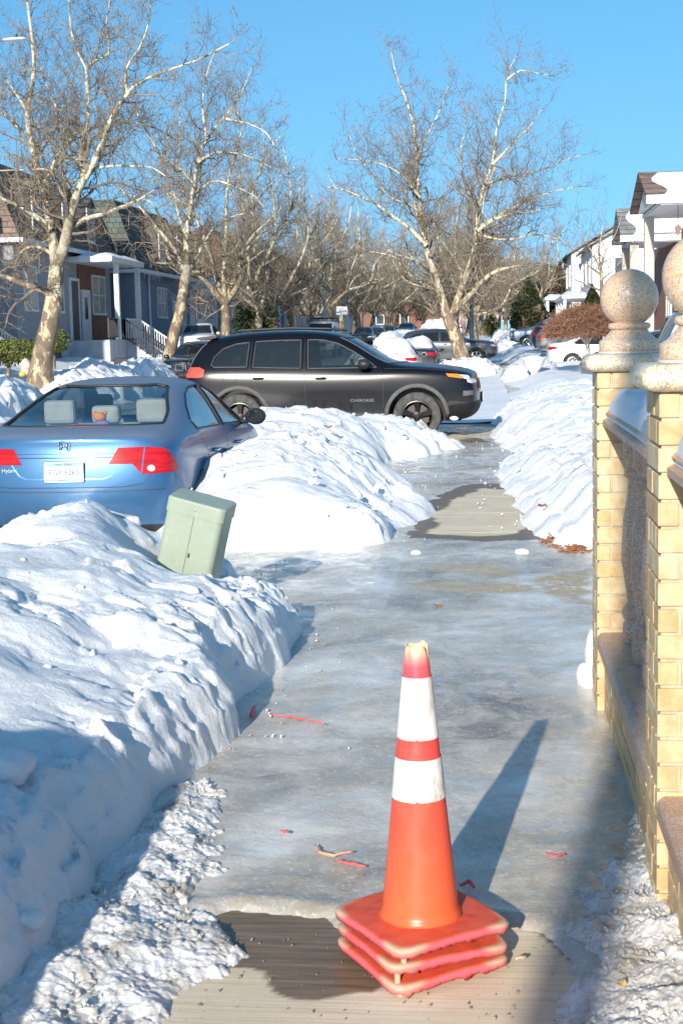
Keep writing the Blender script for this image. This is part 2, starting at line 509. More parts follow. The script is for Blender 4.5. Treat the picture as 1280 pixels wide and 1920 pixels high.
# front left bank with a cut wall along the pavement
EDGE = [(2.2, -1.12), (3.6, -1.10), (4.4, -1.12), (5.2, -1.0), (5.9, -1.06), (6.6, -0.93), (7.1, -0.98), (7.6, -1.22), (8.1, -1.45), (8.6, -1.6)]
PROF = [(-0.5, -0.2), (-0.10, -0.10), (-0.02, 0.0), (0.03, 0.13), (0.09, 0.22), (0.16, 0.27), (0.45, 0.36), (0.75, 0.47), (1.05, 0.55), (1.3, 0.53), (1.6, 0.32), (1.9, 0.08), (2.2, -0.15), (3.2, -0.3)]
def h_front(x, y):
    e = interp(EDGE, y)+0.10*fnoise(y*1.6, 3.3, 0, 2)+0.03*fnoise(x*2, y*3, 2, 2)
    u = e-x
    h = interp(PROF, u)
    step = 0.05*smooth01((fnoise(x*0.9+4, y*0.9, 2.2, 2))*4+0.5)
    if h > 0.1: h += step*smooth01(u*4)
    if h > 0.3: h += 0.07*fnoise(x*1.2, y*0.8, 21, 3)
    if h > 0.02: h += exp(-((u-.16)/.20)**2)*(facet(x, y, 4, 4, .035, .05)+facet(x, y, 12, 6, .014, .018))
    endy = 8.45+0.12*fnoise(x*2, y*2, 9, 4)
    k = (endy-y)
    if k < 0.7: h = min(h, -0.12+0.85*smooth01(k/0.62)**0.7)
    if y < 4.0: h -= 0.06*(4.0-y)*smooth01(u)   # settles towards the camera
    h -= 0.60*exp(-((x-BOX[0]-.14)/0.30)**2-((y-BOX[1]+0.26)/0.38)**2)*smooth01(h/.2)
    return h
BOX = (atY(376, 1118, 7.75).x-.13, 7.75)
snow_bank('snow_bank', 'long shovelled white snow bank along the left edge of the pavement, nearest to the viewer', 'snow bank', -3.4, -0.5, 2.3, 8.75, 0.0135, h_front, seed=1.0, ovh=0.025, lump=0.55)

# bank between the sedan and the crossing car, two piles
P1 = [(-1.75, 12.3, 1.15, 2.3, 0.66, 0.9), (-1.95, 11.8, 0.70, 1.2, 0.54, 0.6), (-1.30, 12.2, 0.75, 1.8, 0.36, 0.9), (-1.65, 10.9, 0.90, 0.95, 0.44, 0.65)]
P2 = [(-2.45, 17.6, 1.2, 2.4, 0.66, 0.6), (-1.55, 19.1, 1.0, 1.5, 0.48, 0.8), (-2.5, 16.2, .9, 1.8, 0.60, 0.7), (-1.1, 19.4, 0.75, 1.1, 0.26, 0.9)]
snow_bank('snow_bank', 'rounded white snow pile beside the right side of the blue sedan', 'snow bank', -3.3, -0.3, 9.6, 15.2, 0.022, lambda x, y: bumps(P1, x, y, 2, 0.22), seed=2.0, ovh=0.02, lump=1.2)
snow_bank('snow_bank', 'white snow pile heaped in front of the doors of the black SUV', 'snow bank', -4.0, -0.3, 14.0, 21.0, 0.032, lambda x, y: bumps(P2, x, y, 3, 0.2), seed=3.0, ovh=0.02, lump=1.3)

# right bank beyond the brick fence
RB = [(9.6, 0.9), (10.3, 0.45), (10.9, 0.32), (12.2, 0.27), (14, 0.16), (15.4, 0.05), (17, 0.22), (18.5, 0.33), (20, 0.16), (21.5, 0.0), (24, 0.1), (26, 0.05), (29, 0.3), (30.5, 0.5)]
RP = [(-0.6, -0.25), (-0.03, -0.03), (0.0, 0.02), (0.12, 0.12), (0.5, 0.38), (0.9, 0.55), (1.3, 0.66), (2.0, 0.62), (3.0, 0.55), (5.0, 0.5)]
def h_right(x, y):
    u = x-interp(RB, y)-0.12*fnoise(x, y*1.3, 4, 2)
    h = interp(RP, u)*(1+0.35*fnoise(y*0.5, x*0.4, 2, 2))
    k = y-(9.75+0.15*fnoise(x*3, y, 5))
    if k < 1.0: h = min(h, -0.1+0.8*smooth01(k/1.0))
    k = 30.5-y
    if k < 1.5: h = min(h, -0.1+0.8*smooth01(k/1.5))
    return h
snow_bank('snow_bank', 'wide white snow bank on the right, rising from the pavement behind the brick fence', 'snow bank', -0.5, 4.2, 9.4, 31, 0.038, h_right, seed=4.0, ovh=0.02, lump=1.1)
# snow lump at the far brick pillar
# far verge and yards: one snow cover each side of the street
def left_cover(x, y):
    a = 0.12+smooth01((-12.2-x)/1.2)*0.10+smooth01((-14.0-x)/3.0)*0.75
    return gz(y)+a+0.10*fnoise(x*0.4, y*0.4)+0.03*fnoise(x*2, y*2)
grid_mesh('snow_cover', rng(-48, -20, 2.0)+rng(-20, -11.6, 0.35)+[-11.6], rng(-10, 90, 0.6)+rng(90, 262, 3), left_cover, MT['snow_far'], kind='structure')
def right_cover(x, y):
    a = -0.05+0.42*smooth01((x-0.55)/1.2)
    a += 0.16*fnoise(x*0.5, y*0.35)+0.04*fnoise(x*2, y*2)
    return gz(y)+a
grid_mesh('snow_cover', rng(0.2, 9, 0.3)+rng(9, 60, 3), rng(30.6, 90, 0.5)+rng(90, 262, 3), right_cover, MT['snow_far'], kind='structure')
def path_z(x, y):
    return gz(y)+0.02+0.05*max(0, abs(x+1.0)-0.75)+0.10*max(0, fnoise(x*0.7, y*0.4, 8))+0.01*fnoise(x*4, y*4)
grid_mesh('snow_path', rng(-2.45, 0.6, 0.15), rng(25.0, 200, 0.6), path_z, MT['snow_far'], kind='structure')

def heap(label, cx, cy, rx, ry, hh, seed, res=0.09, z0=0.0, group='ploughed snow heaps along the far kerb'):
    random.seed(int(seed*7)+3)
    L_ = [(cx, cy, rx, ry, hh, 0.6)]
    for k in range(4):
        L_.append((cx+random.uniform(-.6, .6)*rx, cy+random.uniform(-.7, .7)*ry, rx*random.uniform(.4, .7), ry*random.uniform(.25, .45), hh*random.uniform(.75, 1.12), 0.6))
    f = lambda x, y: bumps(L_, x, y, seed, 0.25)+z0
    return snow_bank('snow_heap', label, 'snow heap', cx-rx-.4, cx+rx+.4, cy-ry-.4, cy+ry+.4, res, f, seed=seed, mat='snow_far', ovh=0.22, lump=2.6, group=group)
for k, (lab, cx, cy, rx, ry, hh) in enumerate([
    ('ploughed snow heap left of the nearest tree trunk, at the edge of the photo', -12.0, 32.5, 1.3, 3.4, 0.85),
    ('ploughed snow heap right of the nearest leaning tree trunk', -11.7, 41.5, 1.4, 4.6, 0.95),
    ('ploughed snow heap with the small green utility box in front', -11.8, 48.0, 1.3, 3.2, 0.95),
    ('low snow heap at the foot of the front steps of the grey house', -14.6, 60.5, 1.7, 3.6, 0.8)]):
    heap(lab, cx, cy, rx, ry, hh, 10+k)
heap('snow heap piled round the foot of the tall tree on the right verge', -0.9, 57.0, 1.3, 2.2, 0.62, 20, group=None)
heap('large broken snow heap in the roadway behind the snow-covered cars', -4.9, 88.0, 2.0, 8.0, 1.4, 21, 0.12, group=None)
heap('snow heap beside the two small black parked cars', -6.2, 76.0, 1.2, 3.0, 0.75, 22, 0.12, group=None)
heap('tall smooth snow mound between the tree trunks, far down the street', -2.9, 84.0, 1.2, 1.6, 2.1, 23, 0.12, group=None)
heap('snow heap on the right yard beside the white sedan', 1.6, 51.0, 1.1, 4.6, 0.55, 24, 0.1, group=None)
heap('far snow drift beyond the grey trunk on the right verge', 0.9, 96.0, 0.9, 6.0, 1.2, 25, 0.12, group=None)

# ------------------------------------------------------------------ loose ice chunks (uncountable)
def chunk_mesh(mb, c, r, flat=0.6, mi=0):
    ax = V((random.uniform(-1, 1), random.uniform(-1, 1), random.uniform(-1, 1))).normalized()
    R = Matrix.Rotation(random.uniform(0, 6.28), 3, ax)
    sc = V((1, random.uniform(.55, 1), flat*random.uniform(.5, 1.1)))
    pts = []
    n0 = len(mb.v)
    top = 5
    ring1 = [(cos(a+random.uniform(-.3, .3))*random.uniform(.7, 1.05), sin(a)*random.uniform(.7, 1.05), random.uniform(.2, .6)) for a in [k*2*pi/top for k in range(top)]]
    ring2 = [(cos(a+.6)*random.uniform(.75, 1.1), sin(a+.6)*random.uniform(.75, 1.1), random.uniform(-.6, -.1)) for a in [k*2*pi/top for k in range(top)]]
    allp = ring1+ring2+[(random.uniform(-.2, .2), random.uniform(-.2, .2), random.uniform(.6, 1)), (0, 0, -1)]
    for q in allp:
        q = V((q[0]*sc.x, q[1]*sc.y, q[2]*sc.z)); q = R @ q
        mb.v.append((c[0]+q.x*r, c[1]+q.y*r, c[2]+q.z*r))
    for k in range(top):
        k2 = (k+1) % top
        for f in ((n0+k, n0+k2, n0+10), (n0+k, n0+top+k, n0+k2), (n0+k2, n0+top+k, n0+top+k2), (n0+top+k2, n0+top+k, n0+11)):
            mb.f.append(f); mb.m.append(mi)
SL = G2([(395, 1470), (400, 1640), (330, 1700), (420, 1790), (330, 1850), (200, 1960), (-200, 2100), (-200, 1700), (170, 1700), (200, 1580), (330, 1490)])
SR = G2([(1165, 1640), (1110, 1700), (1080, 1780), (1120, 1830), (1080, 1900), (1100, 2050), (1450, 2050), (1350, 1700), (1235, 1600)])
def slush(x, y):
    d = min(pdist(SL, x, y), pdist(SR, x, y))+0.09*fnoise(x*7, y*7, 3, 5)
    return (min(0.085, 0.022-d*0.30) if d < 0 else -d*0.6+0.022-0.0)*(0.8+0.4*fnoise(x*6, y*6))+facet(x, y, 17, 1, .006, .011)*smooth01(.5+3*fnoise(x*4, y*4, 8))+facet(x, y, 48, 2, .005, .006)+facet(x, y, 95, 3, .002, .003)+0.003
def slush_skip(a, b, c, d): return max(a[2], b[2], c[2], d[2]) < -0.03
grid_mesh('slush', rng(-1.5, -.35, 0.0062), rng(2.55, 4.7, 0.0062), slush, MT['chunk'], kind='structure', skip=slush_skip, smooth=False)
grid_mesh('slush', rng(.1, .9, 0.0062), rng(2.55, 4.7, 0.0062), slush, MT['chunk'], kind='structure', skip=slush_skip, smooth=False)
random.seed(5)
mb = MB()
def zone(poly_px, n, r0, r1, z0, zpile):
    poly = G2(poly_px)
    xs_ = [p[0] for p in poly]; ys_ = [p[1] for p in poly]
    k = 0; tries = 0
    while k < n and tries < n*40:
        tries += 1
        x = random.uniform(min(xs_), max(xs_)); y = random.uniform(min(ys_), max(ys_))
        d = pdist(poly, x, y)
        if d > 0 or random.random() > min(1, 0.25-d*9): continue
        r = r0+(r1-r0)*random.random()**2.6
        pile = zpile(x, y, d)
        chunk_mesh(mb, (x, y, z0+pile*(0.8+0.4*fnoise(x*6, y*6))+r*0.1), r, 0.65)
        k += 1
# left slush strip
zone([(395, 1470), (400, 1640), (330, 1700), (420, 1790), (330, 1850), (200, 1960), (-200, 2100), (-200, 1700), (170, 1700), (200, 1580), (330, 1490)], 1100, 0.003, 0.014, 0.0, lambda x, y, d: min(0.085, .03-d*0.28)*(0.8+0.4*fnoise(x*6, y*6)))
zone([(345, 1510), (400, 1560), (395, 1680), (300, 1760), (190, 1800), (60, 1830), (60, 1720), (220, 1660), (240, 1560)], 160, 0.004, 0.018, 0.02, lambda x, y, d: min(0.07, -d*0.3))
# right slush along the fence
zone([(1165, 1640), (1110, 1700), (1080, 1780), (1120, 1830), (1080, 1900), (1100, 2050), (1450, 2050), (1350, 1700), (1235, 1600)], 700, 0.003, 0.013, 0.0, lambda x, y, d: min(0.085, .03-d*0.28))
zone([(1180, 1400), (1215, 1620), (1160, 1640), (1190, 1500)], 160, 0.005, 0.015, 0.0, lambda x, y, d: 0.01)
# scattered crumbs at bank feet
for k in range(60):
    y = random.uniform(5.0, 9.6); x = (interp(EDGE, y) if y < 8.6 else -1.6)+abs(random.gauss(0, 0.13))+0.05
    chunk_mesh(mb, (x, y, 0.02), random.uniform(.003, .010))
for k in range(110):
    y = random.uniform(10.3, 20.5); x = random.choice([interp(RB, y)-abs(random.gauss(0, .15)), -0.75+random.gauss(0, .18)])
    chunk_mesh(mb, (x, y, 0.015), random.uniform(.006, .018))
ch = mb.build('ice_rubble', MT['chunk'])
tag(ch, 'loose grey ice rubble and slush along the edges of the pavement', 'ice rubble', kind='stuff')

# snow rubble broken off the banks
m = MB(); random.seed(8)
for k in range(45):
    y = random.uniform(3.2, 8.2); u = random.uniform(0.1, 1.5)
    x = interp(EDGE, y)-u
    z = max(h_front(x, y), 0)+lumps(x, y, .8, 1.0)
    chunk_mesh(m, (x, y, z), random.uniform(.006, .03) if random.random() < .93 else random.uniform(.03, .06), 0.7)
for k in range(110):
    L_, sd, a, b_, c_, d_ = random.choice([(P1, 2, -3, -.5, 10, 14.6), (P2, 3, -3.6, -.5, 14.4, 20.5)])
    x = random.uniform(a, b_); y = random.uniform(c_, d_)
    z = bumps(L_, x, y, sd, .2)
    if z < -0.02: continue
    chunk_mesh(m, (x, y, z+.02), .015+.06*random.random()**3, 0.7)
for k in range(110):
    x = random.uniform(0, 1.6); y = random.uniform(10.2, 29)
    z = h_right(x, y)
    if z < -0.02: continue
    chunk_mesh(m, (x, y, z+.02), .015+.06*random.random()**3, 0.7)
tag(m.build('snow_rubble', MT['snow'], smooth=True), 'broken crumbs and lumps of snow lying on the snow banks', 'snow rubble', kind='stuff')

def blob(name, label, cat, loc, r, mat, seed=0, rough=0.25, sub=3, group=None, boxy=0.0):
    bm = bmesh.new()
    bmesh.ops.create_icosphere(bm, subdivisions=sub, radius=1)
    for v in bm.verts:
        p = v.co.copy()
        if boxy:
            mx = max(abs(p.x), abs(p.y), abs(p.z)); p = p.lerp(p/mx, boxy)
        p *= 1+rough*noise.fractal(v.co*1.3+V((seed*3.1, 0, 0)), 1, 2, 4)
        v.co = V((p.x*r[0], p.y*r[1], p.z*r[2]))
    me = bpy.data.meshes.new(name); bm.to_mesh(me); bm.free()
    me.materials.append(mat); me.polygons.foreach_set('use_smooth', [True]*len(me.polygons))
    o = bpy.data.objects.new(name, me); COL.objects.link(o); o.location = loc
    return tag(o, label, cat, group)
p_ = atY(222, 985, 8.05)
o = blob('ice_slab', 'translucent grey slab of ice leaning on the top of the front snow bank', 'ice slab', p_+V((0, 0, -.02)), (0.13, 0.045, 0.10), MT['chunk'], 3, 0.25, 3, boxy=0.6)
o.rotation_euler = (0.35, 0.1, 0.2)
for k, (px, py, r_, lb) in enumerate([(780, 1038, .04, 'small white ice lump on the wet pavement, left one of the two larger lumps'), (978, 1037, .05, 'small white ice lump on the pavement near the red mulch'), (743, 1035, .018, 'tiny round snow lump on the pavement by the end of the snow pile')]):
    g_ = onG(px, py+2)
    blob('ice_lump', lb, 'ice lump', g_+V((0, 0, r_*.35)), (r_, r_*.8, r_*.45), MT['snow'], k, .2)
for k, (px, py, r_, h_, lb) in enumerate([(130, 1110, .10, .42, 'big rounded snow clod on the crest of the front bank, left'), (20, 1440, .07, .33, 'snow block at the left photo edge, above the slush'), (60, 1725, .035, .13, 'small bright snow clod in the slush at the lower left'), (215, 1735, .028, .06, 'upright sunlit snow clod at the foot of the front bank'), (560//2+250, 1690, .010, .01, 'little pale ice pebble on the slush')]):
    g_ = onG(px, py, h_)
    blob('snow_clod', lb, 'snow clod', g_, (r_, r_*.9, r_*.7), MT['snow'], k+5, .3)

g_ = onG(1097, 1290)
blob('snow_lump', 'small icy lump of snow at the foot of the farther brick pillar', 'snow lump', g_+V((.015, .05, .03)), (.05, .09, .075), MT['snow'], 4, .25)
blob('snow_lump', 'upper lump of snow leaning on the farther brick pillar', 'snow lump', g_+V((.05, .10, .14)), (.05, .08, .10), MT['snow'], 6, .22)
# ------------------------------------------------------------------ brick fence
m = NT('yellow_brick', rough=0.75)
p = m.co()
rnd = m.n('ShaderNodeNewGeometry').outputs['Random Per Island']
c = m.ramp(rnd, [(0.0, (0.60, 0.43, 0.22)), (0.3, (0.66, 0.49, 0.26)), (0.7, (0.71, 0.56, 0.33)), (0.9, (0.68, 0.54, 0.34)), (1.0, (0.60, 0.38, 0.20))])
st = m.noise(m.map(p, (1, 1, 1)), 14, 6, 0.65)
c = m.mix(m.ramp(st, [(0.42, 0.0), (0.62, 0.65)]), c, (0.46, 0.27, 0.12))
c = m.mix(m.ramp(m.noise(p, 5, 5, 0.6), [(0.5, 0.0), (0.7, 0.35)]), c, (0.80, 0.68, 0.46))
c = m.mix(m.ramp(m.noise(m.map(p, (30, 30, 4)), 2.0, 5, 0.7), [(0.62, 0.0), (0.72, 0.6)]), c, (0.22, 0.15, 0.10))
m.color(c)
m.bump(m.noise(p, 60, 7, 0.75), 0.55, 0.006)
MT['brick'] = m.mat
MT['mortar'] = plain('mortar', (0.52, 0.45, 0.33), 0.9, var=0.3, scale=20, bump=0.5)
def granite(name, base, lo, scale=170, rough=0.18, shade=0.0):
    m = NT(name, rough=rough, spec=0.5)
    p = m.co()
    a = m.vor(p, scale, out='Color'); g = m.n('ShaderNodeSeparateColor'); m.L(a, g.inputs[0])
    c = m.ramp(g.outputs[0], [(0.0, lo), (0.16, tuple(v*0.7 for v in base)), (0.30, base), (0.8, tuple(min(1, v*1.12) for v in base)), (1.0, (0.80, 0.76, 0.70))])
    c = m.mix(m.ramp(m.noise(p, 9, 5, 0.6), [(0.4, 0.0), (0.7, 0.45)]), c, tuple(v*w_ for v, w_ in zip(base, (1.05, 0.80, 0.55))))
    d = m.noise(p, scale*0.55, 2, 0.5)
    c = m.mix(m.ramp(d, [(0.66, 0.0), (0.72, 0.85)]), c, lo)
    m.color(c)
    m.rough(m.ramp(m.noise(p, 12, 5), [(0.3, rough), (0.7, rough+0.22)]))
    return m.mat
MT['granite'] = granite('pink_granite', (0.70, 0.50, 0.34), (0.34, 0.21, 0.13), 260)
MT['granite_cap'] = granite('speckled_granite', (0.72, 0.60, 0.42), (0.24, 0.19, 0.14), 280, 0.22)
MT['granite_dark'] = granite('weathered_granite', (0.50, 0.33, 0.23), (0.24, 0.15, 0.10), 330, 0.4)
MT['caulk'] = plain('pale_sealant', (0.62, 0.60, 0.56), 0.6)

FX = 0.415
def brick_pier(label, y0, W=0.27, x0=FX, lowered=0.0):
    t = thing('brick_pillar', label, 'pillar', (x0+W/2, y0+W/2, 0), 0)
    random.seed(int(y0*100))
    H = 1.355; ch_ = H/20
    core = MB(); core.box((-W/2+.008, -W/2+.008, -0.1), (W/2-.008, W/2-.008, H)); core.build('mortar', MT['mortar'], t)
    bm = MB()
    hw = W/2; th = 0.05; gp = 0.009
    for k in range(-1, 20):
        z0, z1 = k*ch_+gp/2, (k+1)*ch_-gp/2
        half = 0.5 if k % 2 == 0 else 0.36
        if k % 2: half = 0.62
        for side in range(4):
            R = Matrix.Rotation(side*pi/2, 4, 'Z')
            # alternate which face owns the corner
            own = (k+side) % 2 == 0
            a = -hw if own else -hw+th+gp
            b = hw if own else hw-th-gp
            cut = a+(b-a)*half
            for (u0, u1) in (((a, cut-gp/2), (cut+gp/2, b)) if (k*7+side) % 5 < 2 else ((a, b),)):
                j = random.uniform(-.0012, .0012)
                bm.box((u0, -hw+j, z0), (u1, -hw+th, z1), 0, R)
    bm.build('bricks', MT['brick'], t, bevel=0.0022)
    # bullnose cap
    cw = hw+0.045; zc = H+0.001; r = 0.034
    cap = MB(); pr = []
    n = 8
    for i in range(n+1):
        a = -pi/2+pi*i/n
        pr.append((cw-r+r*cos(a), zc+r+r*sin(a)))
    vs0 = len(cap.v)
    for (o_, z) in [(0.05, zc)]+pr+[(0.05, zc+2*r)]:
        k = o_
        cr = 0.008 if o_ > .1 else 0.0
        cap.v += [(-k, -k+cr, z), (-k+cr, -k, z), (k-cr, -k, z), (k, -k+cr, z), (k, k-cr, z), (k-cr, k, z), (-k+cr, k, z), (-k, k-cr, z)]
    K = n+3
    for i in range(K-1):
        for q in range(8):
            q2 = (q+1) % 8
            cap.f.append((vs0+i*8+q, vs0+i*8+q2, vs0+(i+1)*8+q2, vs0+(i+1)*8+q)); cap.m.append(0)
    cap.f.append(tuple(vs0+(K-1)*8+q for q in range(8))); cap.m.append(0)
    c_ = cap.build('cap', MT['granite_cap'], t, smooth=True)
    c_.data.set_sharp_from_angle(angle=radians(38))
    zt = zc+2*r
    s_ = MB(); s_.lathe([(0.0, zt+.001), (0.122, zt+.001), (0.122, zt+.009), (0.10, zt+.009)], 40); s_.build('sealant_ring', MT['caulk'], t)
    z0 = zt+.009; R_ = 0.113
    prof = [(0.0, z0), (0.116, z0), (0.118, z0+.003), (0.118, z0+.038), (0.112, z0+.044)]
    for i in range(9):
        u = i/8; prof.append((0.110-0.040*(u**0.75), z0+.045+.040*u))
    for i in range(9):
        a = -pi/2+pi*i/8; prof.append((0.070+0.013*cos(a), z0+.098+.013*sin(a)))
    bc = z0+.109+R_*0.88
    a0 = math.asin(-0.87)
    for i in range(29):
        a = a0+(pi/2-a0)*i/28; prof.append((R_*cos(a), bc+R_*sin(a)))
    f_ = MB(); f_.lathe(prof, 64); f_.build('ball_finial', MT['granite'], t, smooth=True)
    return t
pf = onG(1222, 1720); pb = onG(1115, 1335)
YN, YF = pf.y, pb.y
brick_pier('nearest yellow brick pillar with granite ball top, cut by the right photo edge', YN)
brick_pier('second yellow brick pillar with granite ball top, farther along the fence', YF)
brick_pier('yellow brick pillar at the near end of the fence, outside the right edge', YN-2.13)

def fence_panel(label, y0, y1):
    t = thing('balustrade', label, 'balustrade', (FX+0.135, (y0+y1)/2, 0))
    L_ = (y1-y0)/2
    bw = MB(); bw.box((-.10, -L_+.001, -.1), (.10, L_-.001, .262)); bw.build('base_wall_core', MT['mortar'], t)
    bms = {-1: MB(), 1: MB()}; ch_ = .0677; random.seed(4)
    for k in range(-1, 4):
        z0, z1 = k*ch_+.0045, (k+1)*ch_-.0045
        u = -L_+.002+(0.1 if k % 2 else 0)
        segs = [-L_+.002]
        while u < L_-.05:
            if u > -L_+.03: segs.append(u)
            u += .205
        segs.append(L_-.002)
        for a, b in zip(segs, segs[1:]):
            for sx_ in (-1, 1):
                x0, x1 = sorted((sx_*.06, sx_*(.108+random.uniform(-.001, .001))))
                bms[sx_].box((x0, a+.0045, z0), (x1, b-.0045, z1))
    for q_ in (-1, 1): bms[q_].build('bricks', MT['brick'], t, bevel=0.002)
    def rail(nm, w_, z0, z1, r, mat):
        pts = []
        n = 6
        for i in range(n+1):
            a = -pi/2*i/n
            pts.append((-w_+r+r*cos(pi-a*-1) if False else -w_+r-r*cos(pi/2-pi/2*i/n)*1.0, z1-r+r*sin(pi/2*i/n) if False else z1-r*(1-sin(pi/2*i/n))))
        return pts
    def prof(w_, z0, z1, r):
        P = [(-w_, z0), ]
        for i in range(7):
            a = pi-(pi/2)*i/6
            P.append((-w_+r+r*cos(a), z1-r+r*sin(a)))
        for i in range(7):
            a = pi/2-(pi/2)*i/6
            P.append((w_-r+r*cos(a), z1-r+r*sin(a)))
        P.append((w_, z0))
        return P
    def ext(nm, P, mat):
        b = MB(); n = len(P); b.v += [(x, -L_+.001, z) for x, z in P]+[(x, L_-.001, z) for x, z in P]
        for i in range(n):
            j = (i+1) % n; b.f.append((i, j, n+j, n+i)); b.m.append(0)
        b.f.append(tuple(range(n))); b.m.append(0); b.f.append(tuple(range(n, 2*n))[::-1]); b.m.append(0)
        return b.build(nm, mat, t, smooth=False)
    ext('base_coping', prof(.135, .264, .325, .024), MT['granite_dark'])
    zr = 1.125
    ext('top_rail', [(-.085, zr), (-.085, zr+.016), (-.115, zr+.024), (-.115, zr+.044), (-.095, zr+.054), (-.095, zr+.066), (-.105, zr+.070), (-.09, zr+.084), (.09, zr+.084), (.105, zr+.07), (.095, zr+.054), (.115, zr+.044), (.115, zr+.024), (.085, zr+.016), (.085, zr)], MT['granite_dark'])
    # balusters
    n = max(2, int(round((y1-y0)/.33)))
    BP = [(.052, .326), (.052, .395), (.044, .405), (.052, .425), (.056, .445), (.050, .462), (.036, .475), (.034, .49), (.045, .56), (.058, .64), (.057, .70), (.052, .80), (.038, .88), (.032, .94), (.034, .955), (.048, .965), (.048, .985), (.036, .995), (.036, 1.02), (.05, 1.03), (.052, 1.125)]
    for i in range(n):
        y = -L_+(i+.5)*2*L_/n
        b = MB(); b.lathe(BP, 20, 0, Matrix.Translation((0, y, 0)))
        b.build('baluster', MT['granite_dark'], t, smooth=True)
    return t
fence_panel('stone balustrade between the two brick pillars with a moulded rail', YN+.27, YF)
fence_panel('stone balustrade running from the nearest brick pillar out of the right edge', YN-2.13+.27, YN)

# snow on the rails
def rail_snow(label, ya, yb, seed, hmax, x0, x1):
    def f(x, y):
        u = (x-x0)/(x1-x0); v = (y-ya)/(yb-ya)
        if not (0 < u < 1 and 0 < v < 1): return 1.209-.03
        e = min(u, 1-u)*2
        h = hmax*(min(1, e*2.2))**0.5*(0.55+0.45*v+0.35*fnoise(y*3, x*6, seed))
        h *= min(1, v*8)**.6*min(1, (1-v)*9+.35)
        return 1.209-.003+h
    o = grid_mesh('rail_snow', rng(x0, x1+.001, (x1-x0)/18), rng(ya, yb+.001, .02), f, MT['snow'], skip=lambda a, b, c, d: max(a[2], b[2], c[2], d[2]) < 1.1)
    return tag(o, label, 'snow')
rail_snow('strip of snow lying on the stone rail between the two brick pillars', YN+.40, YF-.002, 2, .09, FX+.035, FX+.235)
rail_snow('strip of snow lying on the stone rail in front of the nearest brick pillar', YN-1.6, YN-.002, 5, .11, FX+.035, FX+.235)

# ------------------------------------------------------------------ traffic cones
m = NT('cone_orange', rough=0.42, base=(0.8, 0.12, 0.06), spec=0.4)
p = m.co(); sx, sy, sz = m.sep(p)
c = m.ramp(m.math('MULTIPLY', sz, 1.18), [(0.16, (0.80, 0.135, 0.045)), (0.40, (0.82, 0.10, 0.055)), (0.80, (0.80, 0.06, 0.07)), (0.862, (0.78, 0.10, 0.14)), (0.885, (0.80, 0.30, 0.27)), (0.905, (0.80, 0.56, 0.36))])
c = m.mix(m.ramp(m.noise(p, 12, 6, 0.7), [(0.55, 0.0), (0.75, 0.35)]), c, (0.55, 0.20, 0.12))
c = m.mix(m.ramp(m.noise(m.map(p, (3, 3, .5)), 14, 7, .75), [(.50, 0), (.63, .5)]), c, (.36, .13, .08))
m.color(c); m.rough(m.ramp(m.noise(p, 18, 5), [(0.4, 0.3), (0.7, 0.6)]))
m.bump(m.noise(p, 40, 4), 0.12, 0.003)
MT['cone'] = m.mat
m = NT('cone_base_plastic', rough=0.6, spec=0.35)
p = m.co(); e = m.n('ShaderNodeAttribute', attribute_name='edge').outputs['Fac']; wr = m.n('ShaderNodeAttribute', attribute_name='corner').outputs['Fac']
n_ = m.noise(p, 16, 7, 0.7)
c = m.ramp(n_, [(0.35, (0.62, 0.075, 0.035)), (0.55, (0.74, 0.11, 0.05)), (0.75, (0.50, 0.15, 0.09))])
c = m.mix(m.ramp(m.noise(p, 45, 5, 0.7), [(0.56, 0), (0.7, 0.45)]), c, (0.28, 0.14, 0.09))
c = m.mix(e, c, (0.80, 0.13, 0.16))
c = m.mix(m.math('MULTIPLY', wr, m.ramp(n_, [(0.3, 1), (0.75, 0.6)])), c, (0.55, 0.44, 0.30))
m.color(c); m.bump(m.noise(p, 60, 5, 0.7), 0.4, 0.003)
MT['cone_base'] = m.mat
m = NT('reflective_sleeve', rough=0.45, spec=0.5)
p = m.co()
g = m.n('ShaderNodeTexBrick'); m.L(m.map(p, (1, 1, 1)), g.inputs[0])
st = m.noise(m.map(p, (1, 1, .35)), 22, 7, 0.75)
c = m.ramp(m.noise(p, 6, 3), [(0.3, (0.80, 0.78, 0.76)), (0.7, (0.86, 0.84, 0.83))])
sx, sy, sz = m.sep(p)
side = m.ramp(sx, [(-0.02, 0.25), (0.06, 1.0)])
c = m.mix(m.math('MULTIPLY', m.ramp(st, [(0.46, 0.0), (0.57, 0.85)]), side), c, (0.42, 0.34, 0.28))
m.color(c); m.bump(m.noise(p, 200, 3), 0.15, 0.001)
MT['sleeve'] = m.mat
MT['peg'] = plain('tan_peg', (0.55, 0.40, 0.28), 0.6)

